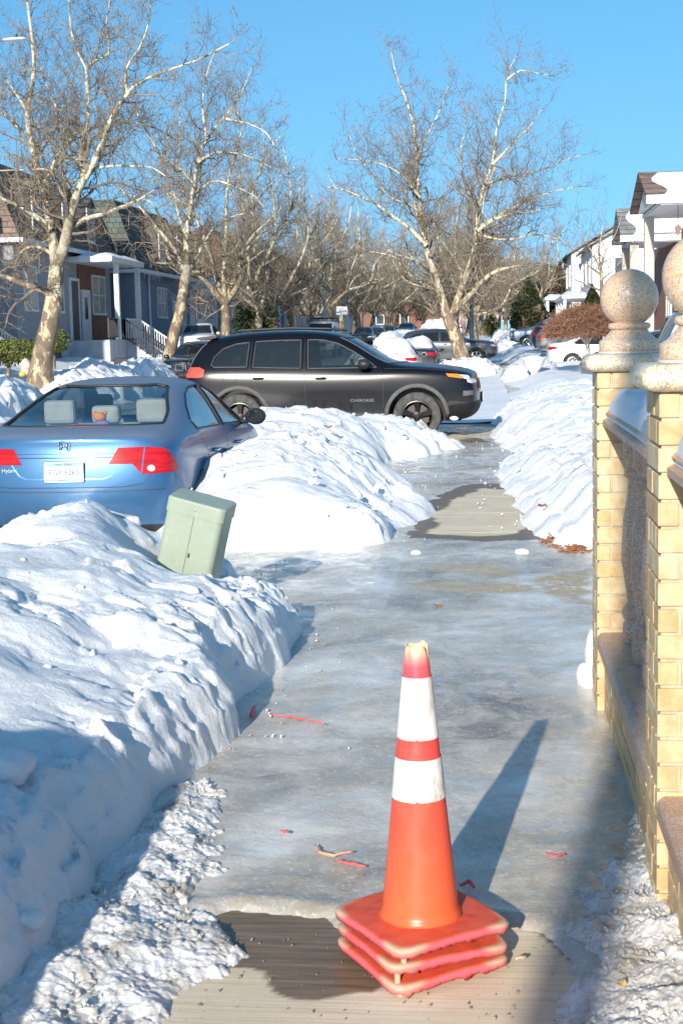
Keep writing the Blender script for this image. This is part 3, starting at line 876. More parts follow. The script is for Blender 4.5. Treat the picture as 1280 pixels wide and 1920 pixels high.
def cone_plate(parent, z, rz, half, warp, seed, t0=0.016, off=(0, 0)):
    random.seed(seed)
    NA, NR = 120, 14
    vs = []; fs = []; ed = []; co_ = []
    def outline(a):
        n_ = 9.0
        r = half/((abs(cos(a))**n_+abs(sin(a))**n_)**(1/n_))
        return r
    jag = [random.random()*.006*(1 if random.random() < .85 else 2.3) for _ in range(NA)]
    def zz(r, a):
        corner = abs(sin(2*a))**1.5*(r/half)**2
        return z+t0-0.003*(r/half)**1.5+warp*cos(2*a+seed)*(r/half)**2*0.5-0.002*corner+0.0015*noise.noise(V((cos(a)*3, sin(a)*3, seed)))
    for i in range(NR+1):
        for k in range(NA):
            a = 2*pi*k/NA+.01
            R_ = outline(a)
            r = 0.088+(R_-0.088)*(i/NR)
            zt = zz(r, a)
            if i == NR: zt -= 0.004
            vs.append((r*cos(a)+off[0], r*sin(a)+off[1], zt)); u = i/NR
            ed.append(smooth01((u-0.93)/0.07)); co_.append(smooth01((abs(sin(2*a))-.75)/.2)*smooth01((u-.80)/.12))
    for (drop, sh, jj) in ((0.006, 1.0, 0), (0.013, 0.995, 1), (0.009, 0.93, 0)):
        for k in range(NA):
            a = 2*pi*k/NA+.01; R_ = outline(a)*sh
            vs.append((R_*cos(a)+off[0], R_*sin(a)+off[1], zz(outline(a), a)-.004-drop-(jag[k] if jj else 0))); ed.append(1.0 if sh > .97 else 0.2); co_.append(0.4*smooth01((abs(sin(2*a))-.8)/.2))
    for i in range(NR+3):
        for k in range(NA):
            k2 = (k+1) % NA
            fs.append((i*NA+k, i*NA+k2, (i+1)*NA+k2, (i+1)*NA+k))
    me = bpy.data.meshes.new('base'); me.from_pydata(vs, [], fs)
    for nm, vals in (('edge', ed), ('corner', co_)):
        at = me.attributes.new(nm, 'FLOAT', 'POINT'); at.data.foreach_set('value', vals)
    me.materials.append(MT['cone_base']); me.polygons.foreach_set('use_smooth', [True]*len(me.polygons)); me.update()
    o = bpy.data.objects.new('base', me); COL.objects.link(o); o.parent = parent; o.rotation_euler = (0, 0, rz)
    return o
cb = onG(789, 1768)
CX, CY = cb.x*.97, cb.y*.97
def cone(label, z, rz, half, warp, seed, full=False):
    t = thing('traffic_cone', label, 'traffic cone', (CX, CY, 0.004), 0, 'stack of traffic cones')
    cone_plate(t, z, rz, half, warp, seed)
    random.seed(seed)
    for a in (45, 225):
        ang = radians(a)+rz; b = MB(); r = half*1.16
        b.lathe([(0.0, 0), (.007, 0), (.007, .026), (0, .026)], 10)
        o = b.build('peg', MT['peg'], t); o.location = (r*cos(ang), r*sin(ang), z-.038)
    zb, zt = z+.012, (0.777 if full else z+.6)
    b = MB(); NA = 72
    rb, rtp = .0935, .0265
    if full:
        rows = 60
        for i in range(rows+1):
            for k in range(NA):
                a = 2*pi*k/NA
                u = i/rows
                ztop = zt
                if True:
                    # torn rim: deep nick on the right, ragged lip
                    da = (a-radians(-20)+pi) % (2*pi)-pi
                    ztop = zt-.034*exp(-(da/.16)**2)+.004*noise.noise(V((cos(a)*2, sin(a)*2, 1)))
                    if da > .2 and da < 1.5: ztop += .006
                zz = zb+(ztop-zb)*u
                r = rb+(rtp-rb)*((zz-zb)/(zt-zb))
                if zz-zb < .02: r += .010*(1-(zz-zb)/.02)**2
                if u > .97: r *= 0.985
                b.v.append((r*cos(a), r*sin(a), zz))
        # inner wall
        for i in range(rows):
            for k in range(NA):
                k2 = (k+1) % NA; b.f.append((i*NA+k, i*NA+k2, (i+1)*NA+k2, (i+1)*NA+k)); b.m.append(0)
        o = b.build('cone_body', MT['cone'], t, smooth=True)
        md = o.modifiers.new('thick', 'SOLIDIFY'); md.thickness = .003; md.offset = -1
    else:
        b.lathe([(rb, zb), (rb-.055, zt-.1)], 48); b.build('cone_body', MT['cone'], t, smooth=True)
    if full:
        def rad(zz): return rb+(rtp-rb)*((zz-zb)/(zt-zb))
        for (za, zc, sd) in ((.412, .510, 1), (.558, .704, 2)):
            s_ = MB(); rows = 10
            for i in range(rows+1):
                for k in range(NA):
                    a = 2*pi*k/NA; u = i/rows
                    lo = za+.0012*noise.noise(V((cos(a)*4, sin(a)*4, sd)))+(.004 if (k == 54) else 0)
                    zz = lo+(zc-lo)*u
                    r = rad(zz)+.0014+.0005*noise.noise(V((a*9, zz*60, sd)))
                    s_.v.append((r*cos(a), r*sin(a), zz))
            for i in range(rows):
                for k in range(NA):
                    k2 = (k+1) % NA; s_.f.append((i*NA+k, i*NA+k2, (i+1)*NA+k2, (i+1)*NA+k)); s_.m.append(0)
            s_.build('reflective_sleeve', MT['sleeve'], t, smooth=True)
    return t
cone('tall orange cone with two white bands and a torn top, uppermost of the stack', .106, radians(36), .163, .003, 3, True)
cone('worn orange cone base in the middle of the stack, under the banded cone', .063, radians(31), .162, -.005, 8)
cone('cracked orange cone base lying lowest in the stack, on the concrete', .020, radians(33), .161, .005, 14)

# torn strips of orange plastic and leaves
MT['scrap'] = plain('orange_scrap', (0.80, 0.12, 0.10), 0.5, var=.25)
MT['scrap_pale'] = plain('faded_scrap', (0.72, 0.36, 0.22), 0.5, var=.3)
def strip(label, pxs, r, mat='scrap', cat='plastic scrap', name='plastic_scrap'):
    random.seed(len(label))
    pts = [onG(a, b, 0.014) for a, b in pxs]
    dense = []
    for a, b in zip(pts, pts[1:]):
        for i in range(5): dense.append(a.lerp(b, i/5))
    dense.append(pts[-1])
    n = len(dense); mb = MB()
    mb.tube([q+V((0, 0, .012+random.uniform(-.002, .002))) for q in dense], [r*(.55+.6*sin(pi*(i+.8)/(n+1)))*random.uniform(.8, 1.2) for i in range(n)], 6, 0)
    return tag(mb.build(name, MT[mat], smooth=True), label, cat)
strip('long straight orange plastic strip lying on the ice near the snow bank', [(507, 1345), (555, 1352), (608, 1362)], .004)
strip('curved two-coloured plastic scrap on the ice left of the cone', [(591, 1592), (600, 1606), (625, 1611), (662, 1604)], .0042, 'scrap_pale')
strip('short red plastic scrap just below the curved one, left of the cone', [(628, 1620), (655, 1627), (686, 1631)], .0042)
strip('small red plastic scrap on the ice right of the cone', [(1022, 1607), (1042, 1613), (1060, 1608)], .0036)
strip('tiny red plastic crumb alone on the ice, above left of the curved scrap', [(527, 1564), (540, 1569)], .0045)
strip('orange scrap standing against the foot of the snow bank', [(478, 1328), (470, 1350)], .007, 'scrap')
strip('curl of red plastic strip behind the base of the cones', [(862, 1668), (880, 1660), (888, 1672)], .005)
strip('small blunt end of a broken white plastic piece on the concrete', [(965, 1806), (985, 1803)], .004, 'peg')
m = plain('dry_leaf', (0.35, 0.13, 0.05), 0.7, var=.4, scale=30); MT['leaf'] = m
MT['leaf_yellow'] = plain('yellow_leaf', (0.62, 0.42, 0.12), 0.6, var=.3)
def leaf(label, pos, sz, rz, mat='leaf'):
    mb = MB(); n = 9
    ring = [(sz*cos(2*pi*k/n)*(1 if k % 2 else .75), .6*sz*sin(2*pi*k/n), sz*.25*cos(4*pi*k/n)+.012) for k in range(n)]
    c = (0, 0, 0.006)
    for k in range(n):
        mb.poly([c, ring[k], ring[(k+1) % n]])
    o = mb.build('dry_leaf', MT[mat]); o.location = pos; o.rotation_euler = (0.1, .1, rz)
    md = o.modifiers.new('thick', 'SOLIDIFY'); md.thickness = .001
    return tag(o, label, 'leaf')
leaf('small red-brown leaf on the wet ice in the middle of the driveway', onG(820, 1138, .01), .03, .4)
leaf('yellow leaf on the slush at the lower right', onG(1162, 1852, .05), .018, .8, 'leaf_yellow')
leaf('brown leaf on top of the snow pile in front of the black SUV', atY(615, 806, 16.0)+V((0, 0, .03)), .07, .3)
leaf('brown leaf stuck in the right snow bank', onG(1016, 950, .15), .06, 1.0)
random.seed(77); mb = MB()
MP = G2([(1012, 1018), (1040, 1006), (1110, 1002), (1112, 1040), (1060, 1040)])
xs_ = [q[0] for q in MP]; ys_ = [q[1] for q in MP]
k = 0
while k < 1300:
    x = random.uniform(min(xs_), max(xs_)+.5); y = random.uniform(min(ys_), max(ys_))
    d = pdist(MP, x, y)+.05*fnoise(x*8, y*8)
    if d > 0 and x < max(xs_): continue
    z = .012+.03*random.random()*min(1, -d*8 if d < 0 else .5)
    a = random.uniform(0, 6.28); l = random.uniform(.008, .026); w_ = l*.35
    dx, dy = cos(a), sin(a); t_ = random.uniform(-.4, .4)
    mb.box((-l, -w_, -.002), (l, w_, .002), 0, Matrix.Translation((x, y, z)) @ Matrix.Rotation(a, 4, 'Z') @ Matrix.Rotation(t_, 4, 'X') @ Matrix.Rotation(t_*.8, 4, 'Y'))
    k += 1
tag(mb.build('mulch', MT['leaf']), 'red-brown wood mulch spilled at the foot of the right snow bank', 'mulch', kind='stuff')
# grit on the concrete
random.seed(31); mb = MB()
for k in range(130):
    q = onG(random.uniform(260, 1040), random.uniform(1750, 1915), .004)
    chunk_mesh(mb, q, random.choice([.0015, .002, .003, .005]), .7)
tag(mb.build('grit', plain('grit_stone', (.30, .24, .18), .8)), 'small stones and grit scattered on the bare concrete', 'grit', kind='stuff')

# ------------------------------------------------------------------ utility pedestal
m = NT('pale_green_paint', rough=0.42, spec=0.4); p = m.co()
c = m.ramp(m.noise(p, 4, 5, .6), [(.3, (.29, .345, .265)), (.7, (.35, .40, .315))])
c = m.mix(m.ramp(m.noise(m.map(p, (4, 4, 1)), 9, 6, .7), [(.6, 0), (.72, .5)]), c, (.62, .64, .58))
c = m.mix(m.ramp(m.vor(p, 24), [(.03, .8), (.06, 0)]), c, (.2, .2, .16))
m.color(c); m.bump(m.noise(p, 8, 3), .15, .01); MT['pedestal'] = m.mat
MT['steel'] = plain('dull_steel', (.45, .45, .44), .4, .8)
def rounded(w_, d_, r, n=5):
    P = []
    for cx, cy, a0 in ((w_-r, d_-r, 0), (-w_+r, d_-r, pi/2), (-w_+r, -d_+r, pi), (w_-r, -d_+r, 3*pi/2)):
        for i in range(n+1):
            a = a0+pi/2*i/n; P.append((cx+r*cos(a), cy+r*sin(a)))
    return P
def loft(b, rings, cap=True, m=0):
    n = len(rings[0]); base = len(b.v)
    for r in rings: b.v += [tuple(q) for q in r]
    for i in range(len(rings)-1):
        for k in range(n):
            k2 = (k+1) % n; b.f.append((base+i*n+k, base+i*n+k2, base+(i+1)*n+k2, base+(i+1)*n+k)); b.m.append(m)
    if cap:
        b.f.append(tuple(base+k for k in range(n))[::-1]); b.m.append(m)
        b.f.append(tuple(base+(len(rings)-1)*n+k for k in range(n))); b.m.append(m)
def pedestal(label, loc, rot, sc=1.0, detail=True):
    t = thing('utility_pedestal', label, 'utility box', loc); t.rotation_euler = rot; t.scale = (sc, sc, sc)
    W_, D_, H_ = .165, .13, .72
    b = MB(); loft(b, [[(x, y, z) for x, y in rounded(W_, D_, .035)] for z in (-.15, .3, H_-.06)])
    b.build('housing', MT['pedestal'], t, smooth=False, bevel=0)
    b = MB(); w2, d2 = W_+.007, D_+.007
    loft(b, [[(x, y, H_-.085) for x, y in rounded(w2, d2, .04)], [(x, y, H_-.012) for x, y in rounded(w2, d2, .04)], [(x, y, H_-.003) for x, y in rounded(w2-.005, d2-.005, .038)], [(x, y, H_) for x, y in rounded(w2-.018, d2-.018, .03)]])
    b.build('lid', MT['pedestal'], t)
    if detail:
        b = MB(); b.box((.0, -D_-.0025, -.1), (.003, -D_-.0005, H_-.086)); b.build('panel_seam', plain('seam_shadow', (.16, .19, .15)), t)
        for z in (.13, .19):
            b = MB(); b.box((W_+.001, -.03, z), (W_+.012, .012, z+.035)); b.box((W_+.012, -.02, z+.008), (W_+.02, .0, z+.026)); b.build('latch', MT['steel'], t, bevel=.003)
        b = MB(); b.lathe([(0, 0), (.007, 0), (.006, .004), (0, .005)], 12, 0, Matrix.Translation((0, -D_-.007, H_-.045)) @ Matrix.Rotation(pi/2, 4, 'X')); b.build('bolt', MT['steel'], t)
        b = MB(); b.box((.01, -D_-.003, .40), (.022, -D_-.0005, .425)); b.build('lock', plain('dark_lock', (.04, .04, .04)), t)
    return t
pp = atY(376, 1118, 7.75)
pedestal('leaning pale green utility box sunk in the end of the front snow bank', (pp.x-.13, pp.y, pp.z-.12), (radians(4), radians(15), radians(-4)), .98)
pp = atY(174, 700, 44.8)
pedestal('small green utility box standing in the ploughed snow across the street', (pp.x, pp.y, pp.z-.25), (0, radians(-5), 0), .95, False)
# ------------------------------------------------------------------ plane trees
m = NT('plane_bark', rough=0.8, spec=0.2)
p = m.co(); at = m.n('ShaderNodeAttribute', attribute_name='bark').outputs['Fac']
wp = m.n('ShaderNodeVectorMath', operation='ADD')
nn = m.n('ShaderNodeTexNoise'); m.L(m.map(p, (1, 1, .6)), nn.inputs['Vector']); nn.inputs['Scale'].default_value = 3.0; nn.inputs['Detail'].default_value = 5
m.L(m.map(p, (1, 1, .55)), wp.inputs[0]); m.L(nn.outputs['Color'], wp.inputs[1])
v1 = m.vor(wp.outputs[0], 5.5, out='Color'); g = m.n('ShaderNodeSeparateColor'); m.L(v1, g.inputs[0])
pat = m.math('ADD', m.math('MULTIPLY', g.outputs[0], .55), m.math('MULTIPLY', m.noise(m.map(p, (1, 1, .5)), 7, 6, .65), .55))
upper = m.ramp(pat, [(.30, (.14, .115, .075)), (.42, (.30, .265, .175)), (.56, (.52, .475, .345)), (.8, (.64, .60, .47))])
lower = m.ramp(pat, [(.45, (.18, .13, .095)), (.66, (.26, .195, .14)), (.72, (.46, .38, .23)), (.85, (.52, .45, .30))])
c = m.mix(at, lower, upper)
m.color(c); m.bump(m.noise(p, 26, 6, .7), .5, .02); MT['bark'] = m.mat
m = NT('twig_bark', rough=0.85, spec=0.15); p = m.co()
m.color(m.ramp(m.noise(p, .9, 5, .7), [(.3, (.12, .09, .065)), (.5, (.22, .175, .13)), (.7, (.38, .33, .24))])); MT['twig'] = m.mat
MT['seed'] = plain('seed_ball', (.26, .13, .06), .9, var=.3, scale=2)
m = NT('brown_twig', rough=.85, spec=.1, base=(.20, .13, .09)); MT['twig_brown'] = m.mat

class Tree:
    def __init__(s, seed):
        s.r = random.Random(seed); s.tr = MB(); s.tw = MB(); s.sb = MB(); s.bark = []
    def limb_tube(s, pts, rads, n, trunk=True, tone=1.0):
        mb = s.tr if trunk else s.tw
        n0 = len(mb.v)
        mb.tube(pts, rads, n, 0, cap=False)
        if trunk:
            for i, q in enumerate(mb.v[n0:]):
                s.bark.append(min(1, max(0, (q[2]-2.6)/2.2))*tone)
    def smooth(s, pts, rads, step=.35, wob=.0):
        """Catmull-Rom through control points"""
        P = [pts[0]*2-pts[1]]+list(pts)+[pts[-1]*2-pts[-2]]
        out, ro = [], []
        for i in range(1, len(P)-2):
            a, b, c, d = P[i-1], P[i], P[i+1], P[i+2]
            k = max(2, int((c-b).length/step))
            for j in range(k):
                t = j/k
                q = 0.5*((2*b)+(c-a)*t+(2*a-5*b+4*c-d)*t*t+(3*b-a-3*c+d)*t**3)
                r = lerp(rads[i-1], rads[i], t)
                if wob: q = q+V((s.r.uniform(-1, 1), s.r.uniform(-1, 1), s.r.uniform(-1, 1)))*wob*r
                out.append(q); ro.append(r)
        out.append(P[-2]); ro.append(rads[-1])
        return out, ro
    def grow(s, p, d, L, r, lev, dens=1.0):
        """crooked branch with children"""
        R = s.r
        n = 7 if lev == 1 else (4 if lev == 2 else 3)
        seg = L/n
        pts = [p]; rads = [r]; dirs = [d]
        for i in range(n):
            jit = .34 if lev < 3 else .28
            d = (d+V((R.gauss(0, jit), R.gauss(0, jit), R.gauss(0, jit)+.10))).normalized()
            p = p+d*seg
            pts.append(p); rads.append(max(.0052 if lev < 3 else .0042, r*(1-(i+1)/n*.75))); dirs.append(d)
        s.limb_tube(pts, rads, 5 if lev == 1 else 3, False)
        if lev >= 3:
            if R.random() < .16*dens:
                s.ball(pts[-1]+V((0, 0, -.06)), R.uniform(.018, .028))
            return
        kids = int((6 if lev == 1 else 3.0)*dens*(L/(1.9 if lev == 1 else .8))**.7+R.random())
        for k in range(max(1, kids)):
            t = R.uniform(.18, 1.0)*n; i = min(n-1, int(t)); q = pts[i].lerp(pts[i+1], t-i)
            dd = dirs[i+1]
            side = dd.cross(V((R.uniform(-1, 1), R.uniform(-1, 1), R.uniform(-1, 1)))).normalized()
            nd = (dd*R.uniform(.35, .9)+side+V((0, 0, R.uniform(-.1, .5)))).normalized()
            s.grow(q, nd, L*R.uniform(.34, .55) if lev == 1 else R.uniform(.22, .5), rads[i]*.55, lev+1, dens)
        if lev == 1:
            s.grow(pts[-1], dirs[-1], L*.45, rads[-1], 2, dens)
    def ball(s, c, r):
        b = s.sb; n = len(b.v)
        b.v += [(c.x+r, c.y, c.z), (c.x-r, c.y, c.z), (c.x, c.y+r, c.z), (c.x, c.y-r, c.z), (c.x, c.y, c.z+r), (c.x, c.y, c.z-r)]
        for f in ((0, 2, 4), (2, 1, 4), (1, 3, 4), (3, 0, 4), (2, 0, 5), (1, 2, 5), (3, 1, 5), (0, 3, 5)):
            b.f.append(tuple(n+i for i in f)); b.m.append(0)
    def branchy(s, pts, rads, start, dens=1.0, every=.42, lmin=.7, lmax=2.3):
        """side branches along a limb"""
        R = s.r
        acc = 0; tot = sum((b-a).length for a, b in zip(pts, pts[1:])); run = 0
        for i in range(len(pts)-1):
            d = (pts[i+1]-pts[i]); l = d.length
            if l < 1e-6: continue
            run += l; acc += l
            if run < start: acc = 0; continue
            while acc > every:
                acc -= every*R.uniform(.7, 1.3)/dens
                dd = d.normalized()
                side = dd.cross(V((R.uniform(-1, 1), R.uniform(-1, 1), R.uniform(-1, 1)))).normalized()
                nd = (dd*R.uniform(.1, .8)+side+V((0, 0, R.uniform(-.15, .6)))).normalized()
                t = run/tot
                s.grow(pts[i], nd, R.uniform(lmin, lmax)*(1.2-.75*t), max(.011, min(.045, rads[i]*.5)), 1, dens)
        s.grow(pts[-1], (pts[-1]-pts[-3]).normalized(), R.uniform(.6, .95), rads[-1], 1, dens)
    def finish(s, root, balls=True):
        o = s.tr.build('trunk', MT['bark'], root, smooth=True)
        at = o.data.attributes.new('bark', 'FLOAT', 'POINT'); at.data.foreach_set('value', s.bark)
        tw = s.tw.build('crown', MT['twig'], root, smooth=False)
        if balls and s.sb.v:
            b = s.sb.build('seed_balls', MT['seed'], root); b['kind'] = 'stuff'
        return root

def px_tree(label, base_px, Y, zbase, limbs, seed, dens=1.0, every=.42, group=None, lmax=2.3):
    """limbs: (start_radius, end_radius, depth_gain, [pixel points]); first is the trunk"""
    B = atY(base_px[0], base_px[1], Y)
    base = V((B.x, Y, zbase))
    root = thing('plane_tree', label, 'tree', base, 0, group)
    T = Tree(seed)
    W3 = []
    for li, (r0, r1, dg, pts, st) in enumerate(limbs):
        P = []; run = 0; last = None
        dy0 = st
        for i, (a, b) in enumerate(pts):
            q0 = atY(a, b, Y)
            if last is not None: run += (q0-last).length
            last = q0
            q = atY(a, b, Y+dy0+dg*run)
            P.append(q-base)
        if li == 0:
            P[0].z = -0.3
        n = len(P); rads = [lerp(r0, r1, (i/(n-1))**.62) for i in range(n)]
        pts3, rr = T.smooth(P, rads, .3, .10 if li else .03)
        if li == 0:
            for i in range(min(4, len(rr))): rr[i] *= 1+.28*(1-i/4)
        T.limb_tube(pts3, rr, 14 if li == 0 else (9 if r0 > .07 else 6))
        W3.append((pts3, rr, li))
    for pts3, rr, li in W3:
        if li == 0: continue
        T.branchy(pts3, rr, .5 if rr[0] > .08 else .2, dens, every, .7, lmax)
    return T.finish(root)

G_T = 'bare plane trees lining the street'
T1 = [
 (.33, .20, 0, [(70, 722), (82, 660), (97, 590), (104, 540), (107, 500)], 0),
 (.16, .022, .15, [(107, 505), (100, 450), (90, 400), (75, 330), (62, 280), (52, 215), (62, 150), (64, 115), (59, 60), (50, -10), (46, -60)], 0),
 (.17, .02, -.12, [(107, 505), (125, 440), (135, 390), (150, 350), (165, 325), (185, 285), (210, 222), (240, 175), (262, 155), (305, 135), (365, 115), (430, 82)], 0),
 (.085, .02, .2, [(155, 335), (158, 260), (166, 215), (163, 150), (162, 128), (140, 85), (132, 40), (130, 0)], 0),
 (.06, .018, -.3, [(161, 130), (180, 112), (205, 100), (200, 50), (206, 0)], .7),
 (.11, .03, -.3, [(95, 430), (72, 408), (45, 392), (0, 370), (-40, 360)], 0),
 (.13, .05, -.4, [(103, 565), (85, 545), (50, 535), (0, 515), (-50, 500)], 0),
 (.06, .02, .4, [(97, 475), (70, 462), (45, 468), (30, 492), (28, 520)], 0),
 (.10, .02, .2, [(125, 435), (160, 410), (200, 400), (240, 383), (265, 372), (290, 355)], 0),
 (.06, .016, -.5, [(170, 325), (182, 315), (215, 311), (255, 312), (285, 314), (310, 330)], 0),
 (.075, .016, .3, [(85, 345), (105, 300), (140, 252), (165, 243), (200, 230), (240, 228), (290, 240), (330, 262)], 0),
 (.05, .016, -.3, [(53, 212), (40, 190), (20, 160), (0, 132), (-20, 110)], .6),
 (.05, .016, .3, [(55, 260), (30, 235), (0, 208), (-20, 200)], .8),
 (.05, .015, .4, [(155, 330), (130, 270), (105, 200), (80, 140), (70, 90)], .3),
 (.05, .015, -.4, [(240, 178), (236, 130), (262, 90), (280, 40), (282, 0)], -.5),
 (.05, .016, -.3, [(133, 395), (110, 350), (95, 320), (60, 318), (0, 320)], 0)]
px_tree('tallest bare plane tree on the left, nearest across the street, with a thick mottled trunk', (70, 715), 38.0, gz(38)+.35, T1, 21, 1.45, .30, G_T)
T2 = [
 (.27, .17, 0, [(308, 700), (322, 645), (338, 585), (346, 530), (351, 500)], 0),
 (.14, .018, .15, [(351, 505), (350, 440), (362, 360), (374, 295), (390, 258), (420, 220), (450, 180), (472, 128)], 0),
 (.11, .02, -.3, [(348, 515), (325, 465), (292, 425), (266, 392), (236, 366), (220, 340)], 0),
 (.10, .02, .3, [(352, 515), (372, 475), (398, 432), (430, 408), (460, 400)], 0),
 (.08, .018, -.2, [(366, 350), (342, 320), (302, 290), (272, 240), (250, 198), (232, 160)], 0),
 (.07, .016, .3, [(370, 305), (405, 286), (455, 290), (505, 312), (535, 330)], 0),
 (.06, .015, .3, [(388, 262), (380, 205), (386, 145), (402, 98)], .3),
 (.07, .018, .4, [(352, 450), (335, 405), (325, 350), (310, 300), (318, 240)], 0),
 (.06, .016, -.4, [(420, 222), (465, 232), (500, 250), (520, 285)], 0),
 (.06, .016, -.4, [(362, 365), (400, 340), (440, 350), (480, 370), (500, 400)], 0)]
px_tree('second bare plane tree on the left, its leaning pale trunk beside the black car', (310, 695), 52.6, gz(52.6)+.2, T2, 33, 1.45, .32, G_T)
T3 = [
 (.34, .24, 0, [(872, 684), (860, 650), (848, 615), (838, 590)], 0),
 (.20, .02, .12, [(838, 592), (820, 530), (806, 490), (797, 455), (790, 400), (783, 340), (780, 285), (774, 230), (758, 180), (743, 140), (733, 98)], 0),
 (.11, .02, -.2, [(799, 460), (770, 430), (735, 405), (708, 385), (680, 370), (640, 355), (608, 350)], 0),
 (.08, .016, .5, [(806, 482), (790, 430), (776, 380), (772, 330), (750, 290), (735, 250)], 0),
 (.17, .04, -.25, [(838, 595), (862, 572), (888, 545), (908, 522), (935, 506), (965, 500), (988, 497)], 0),
 (.17, .018, .1, [(852, 580), (868, 530), (886, 480), (893, 430), (897, 390), (910, 340), (924, 300), (931, 240), (946, 190), (950, 140), (972, 98)], 0),
 (.09, .018, -.2, [(893, 435), (925, 412), (960, 402), (1000, 396), (1025, 388)], 0),
 (.08, .018, .3, [(900, 425), (945, 398), (990, 375), (1040, 358), (1085, 350)], 0),
 (.05, .014, .2, [(949, 150), (975, 132), (1010, 138), (1040, 142)], .3),
 (.07, .016, .3, [(922, 310), (955, 275), (990, 240), (1015, 205)], .2),
 (.07, .016, -.3, [(787, 370), (755, 330), (715, 308), (670, 300), (632, 298)], 0),
 (.06, .016, .3, [(781, 300), (800, 255), (825, 205), (842, 155)], .4),
 (.06, .016, -.3, [(790, 400), (760, 380), (730, 370), (700, 330), (670, 290), (650, 240)], 0),
 (.06, .016, .3, [(898, 395), (870, 340), (862, 290), (872, 240), (868, 190)], .3),
 (.07, .016, .5, [(893, 440), (950, 450), (1000, 440), (1050, 450), (1075, 470)], 0),
 (.06, .016, .5, [(910, 345), (960, 330), (1010, 320), (1060, 300), (1090, 290)], 0)]
px_tree('tall forked plane tree on the right verge, just in front of the dark crossover', (872, 682), 58.0, gz(58)+.05, T3, 44, 1.25, .30, G_T, 3.0)

def auto_tree(seed, H, spread, dens, lean=0.0, rt=.28):
    """tree-local branches; returns meshes"""
    T = Tree(seed); R = T.r
    th = H*R.uniform(.2, .27)
    top = V((lean*th, R.uniform(-.2, .2), th))
    pts, rr = T.smooth([V((0, 0, -.4)), V((lean*th*.3, 0, th*.4)), top], [rt*1.15, rt*.9, rt*.72], .4, .05)
    rr[0] *= 1.25; rr[1] *= 1.1
    T.limb_tube(pts, rr, 9)
    nl = R.randint(4, 5); a0 = R.uniform(0, 6.28)
    for k in range(nl):
        a = a0+k*2*pi/nl+R.uniform(-.35, .35)
        up = R.uniform(.75, 1.0) if k < 3 else R.uniform(.35, .6)
        rd = spread*(R.uniform(.35, .6) if k < 3 else R.uniform(.8, 1.0))
        P = [top]
        for t in (.2, .42, .65, .85, 1.0):
            P.append(V((top.x+cos(a)*rd*(t**.8)+R.gauss(0, .3), sin(a)*rd*(t**.8)+R.gauss(0, .3), th+(H-th)*up*(t**(1.1 if k < 3 else .8))+R.gauss(0, .2))))
        r0 = rt*R.uniform(.42, .6)
        pts, rr = T.smooth(P, [lerp(r0, .02, (i/5)**.8) for i in range(6)], .5, .12)
        T.limb_tube(pts, rr, 6)
        T.branchy(pts, rr, .6, dens, .55, .9, 2.6)
        for q in range(3):
            i = int(len(pts)*R.uniform(.15, .7)); b = a+R.uniform(-1.2, 1.2)
            e = pts[i]+V((cos(b)*R.uniform(1.2, 2.6), sin(b)*R.uniform(1.2, 2.6), R.uniform(.5, 2.4)))
            mid = pts[i].lerp(e, .5)+V((R.gauss(0, .25), R.gauss(0, .25), R.gauss(0, .25)))
            p2, r2 = T.smooth([pts[i], mid, e], [rr[i]*.6, rr[i]*.4, .018], .5, .12)
            T.limb_tube(p2, r2, 5); T.branchy(p2, r2, .3, dens, .5, .8, 2.2)
    return T
TPL = []
for sd, H, sp, ln in ((101, 12.5, 5.0, .1), (202, 11.5, 4.6, -.12), (303, 12.0, 5.4, .05)):
    TPL.append((sd, H, sp, ln))
protos = []
def street_tree(i, label, x, y, rz, sc, group=G_T):
    if i >= len(protos) or protos[i] is None:
        while len(protos) <= i: protos.append(None)
        sd, H, sp, ln = TPL[i]
        root = thing('plane_tree', label, 'tree', (x, y, gz(y)+.02), rz, group)
        auto_tree(sd, H, sp, 1.35, ln).finish(root, False)
        protos[i] = root; root.scale = (sc, sc, sc)
        return root
    c = copy_tree(protos[i]); c.location = (x, y, gz(y)+.02); c.rotation_euler = (0, 0, rz); c.scale = (sc, sc, sc); c['label'] = label; c['group'] = group
    return c
ROW = [
 (0, 'third bare plane tree on the left, its trunk behind the black SUV roof', -12.0, 65.0, 2.2, 1.0),
 (1, 'bare plane tree left of the white van, with a thick brown leaning trunk', -11.8, 80.0, .5, .98),
 (2, 'bare plane tree just behind the white van, its crown against the far houses', -11.5, 93.0, 3.0, 1.0),
 (0, 'bare plane tree in the left row, right of the thin grey lamp pole', -11.8, 108.0, 4.4, .98),
 (1, 'small-looking bare tree in the left row, farther behind the white sign board', -11.6, 124.0, 1.9, 1.0),
 (2, 'far bare tree in the left row, above the small parked cars', -11.5, 141.0, 5.2, 1.0),
 (0, 'distant bare tree in the left row, near the end of the street', -11.5, 160.0, 1.2, 1.05),
 (1, 'bare brown-trunked tree right behind the tall plane tree on the right verge', -1.9, 72.0, 2.6, .92),
 (2, 'bare tree with two grey stems right of the dark pole on the right verge', -1.0, 92.0, .9, .9),
 (0, 'pale straight-trunked bare tree farther along the right verge', -1.0, 108.0, 3.5, .9),
 (1, 'bare tree in the right row beyond the pale straight trunk', -1.3, 128.0, 5.0, .95),
 (2, 'distant bare tree at the far end of the right row', -1.3, 152.0, 2.0, 1.05),
 (0, 'far bare tree closing the view in the middle of the street end', -6.0, 205.0, .3, 1.25),
 (1, 'far bare tree closing the view, left of the street end', -13.0, 200.0, 2.3, 1.2),
 (2, 'far bare tree closing the view, right of the street end', 3.0, 190.0, 4.0, 1.15),
 (1, 'bare tree in the yard between the right row and the dark evergreens', 3.6, 118.0, 3.3, .9),
]
for a in ROW: street_tree(*a)
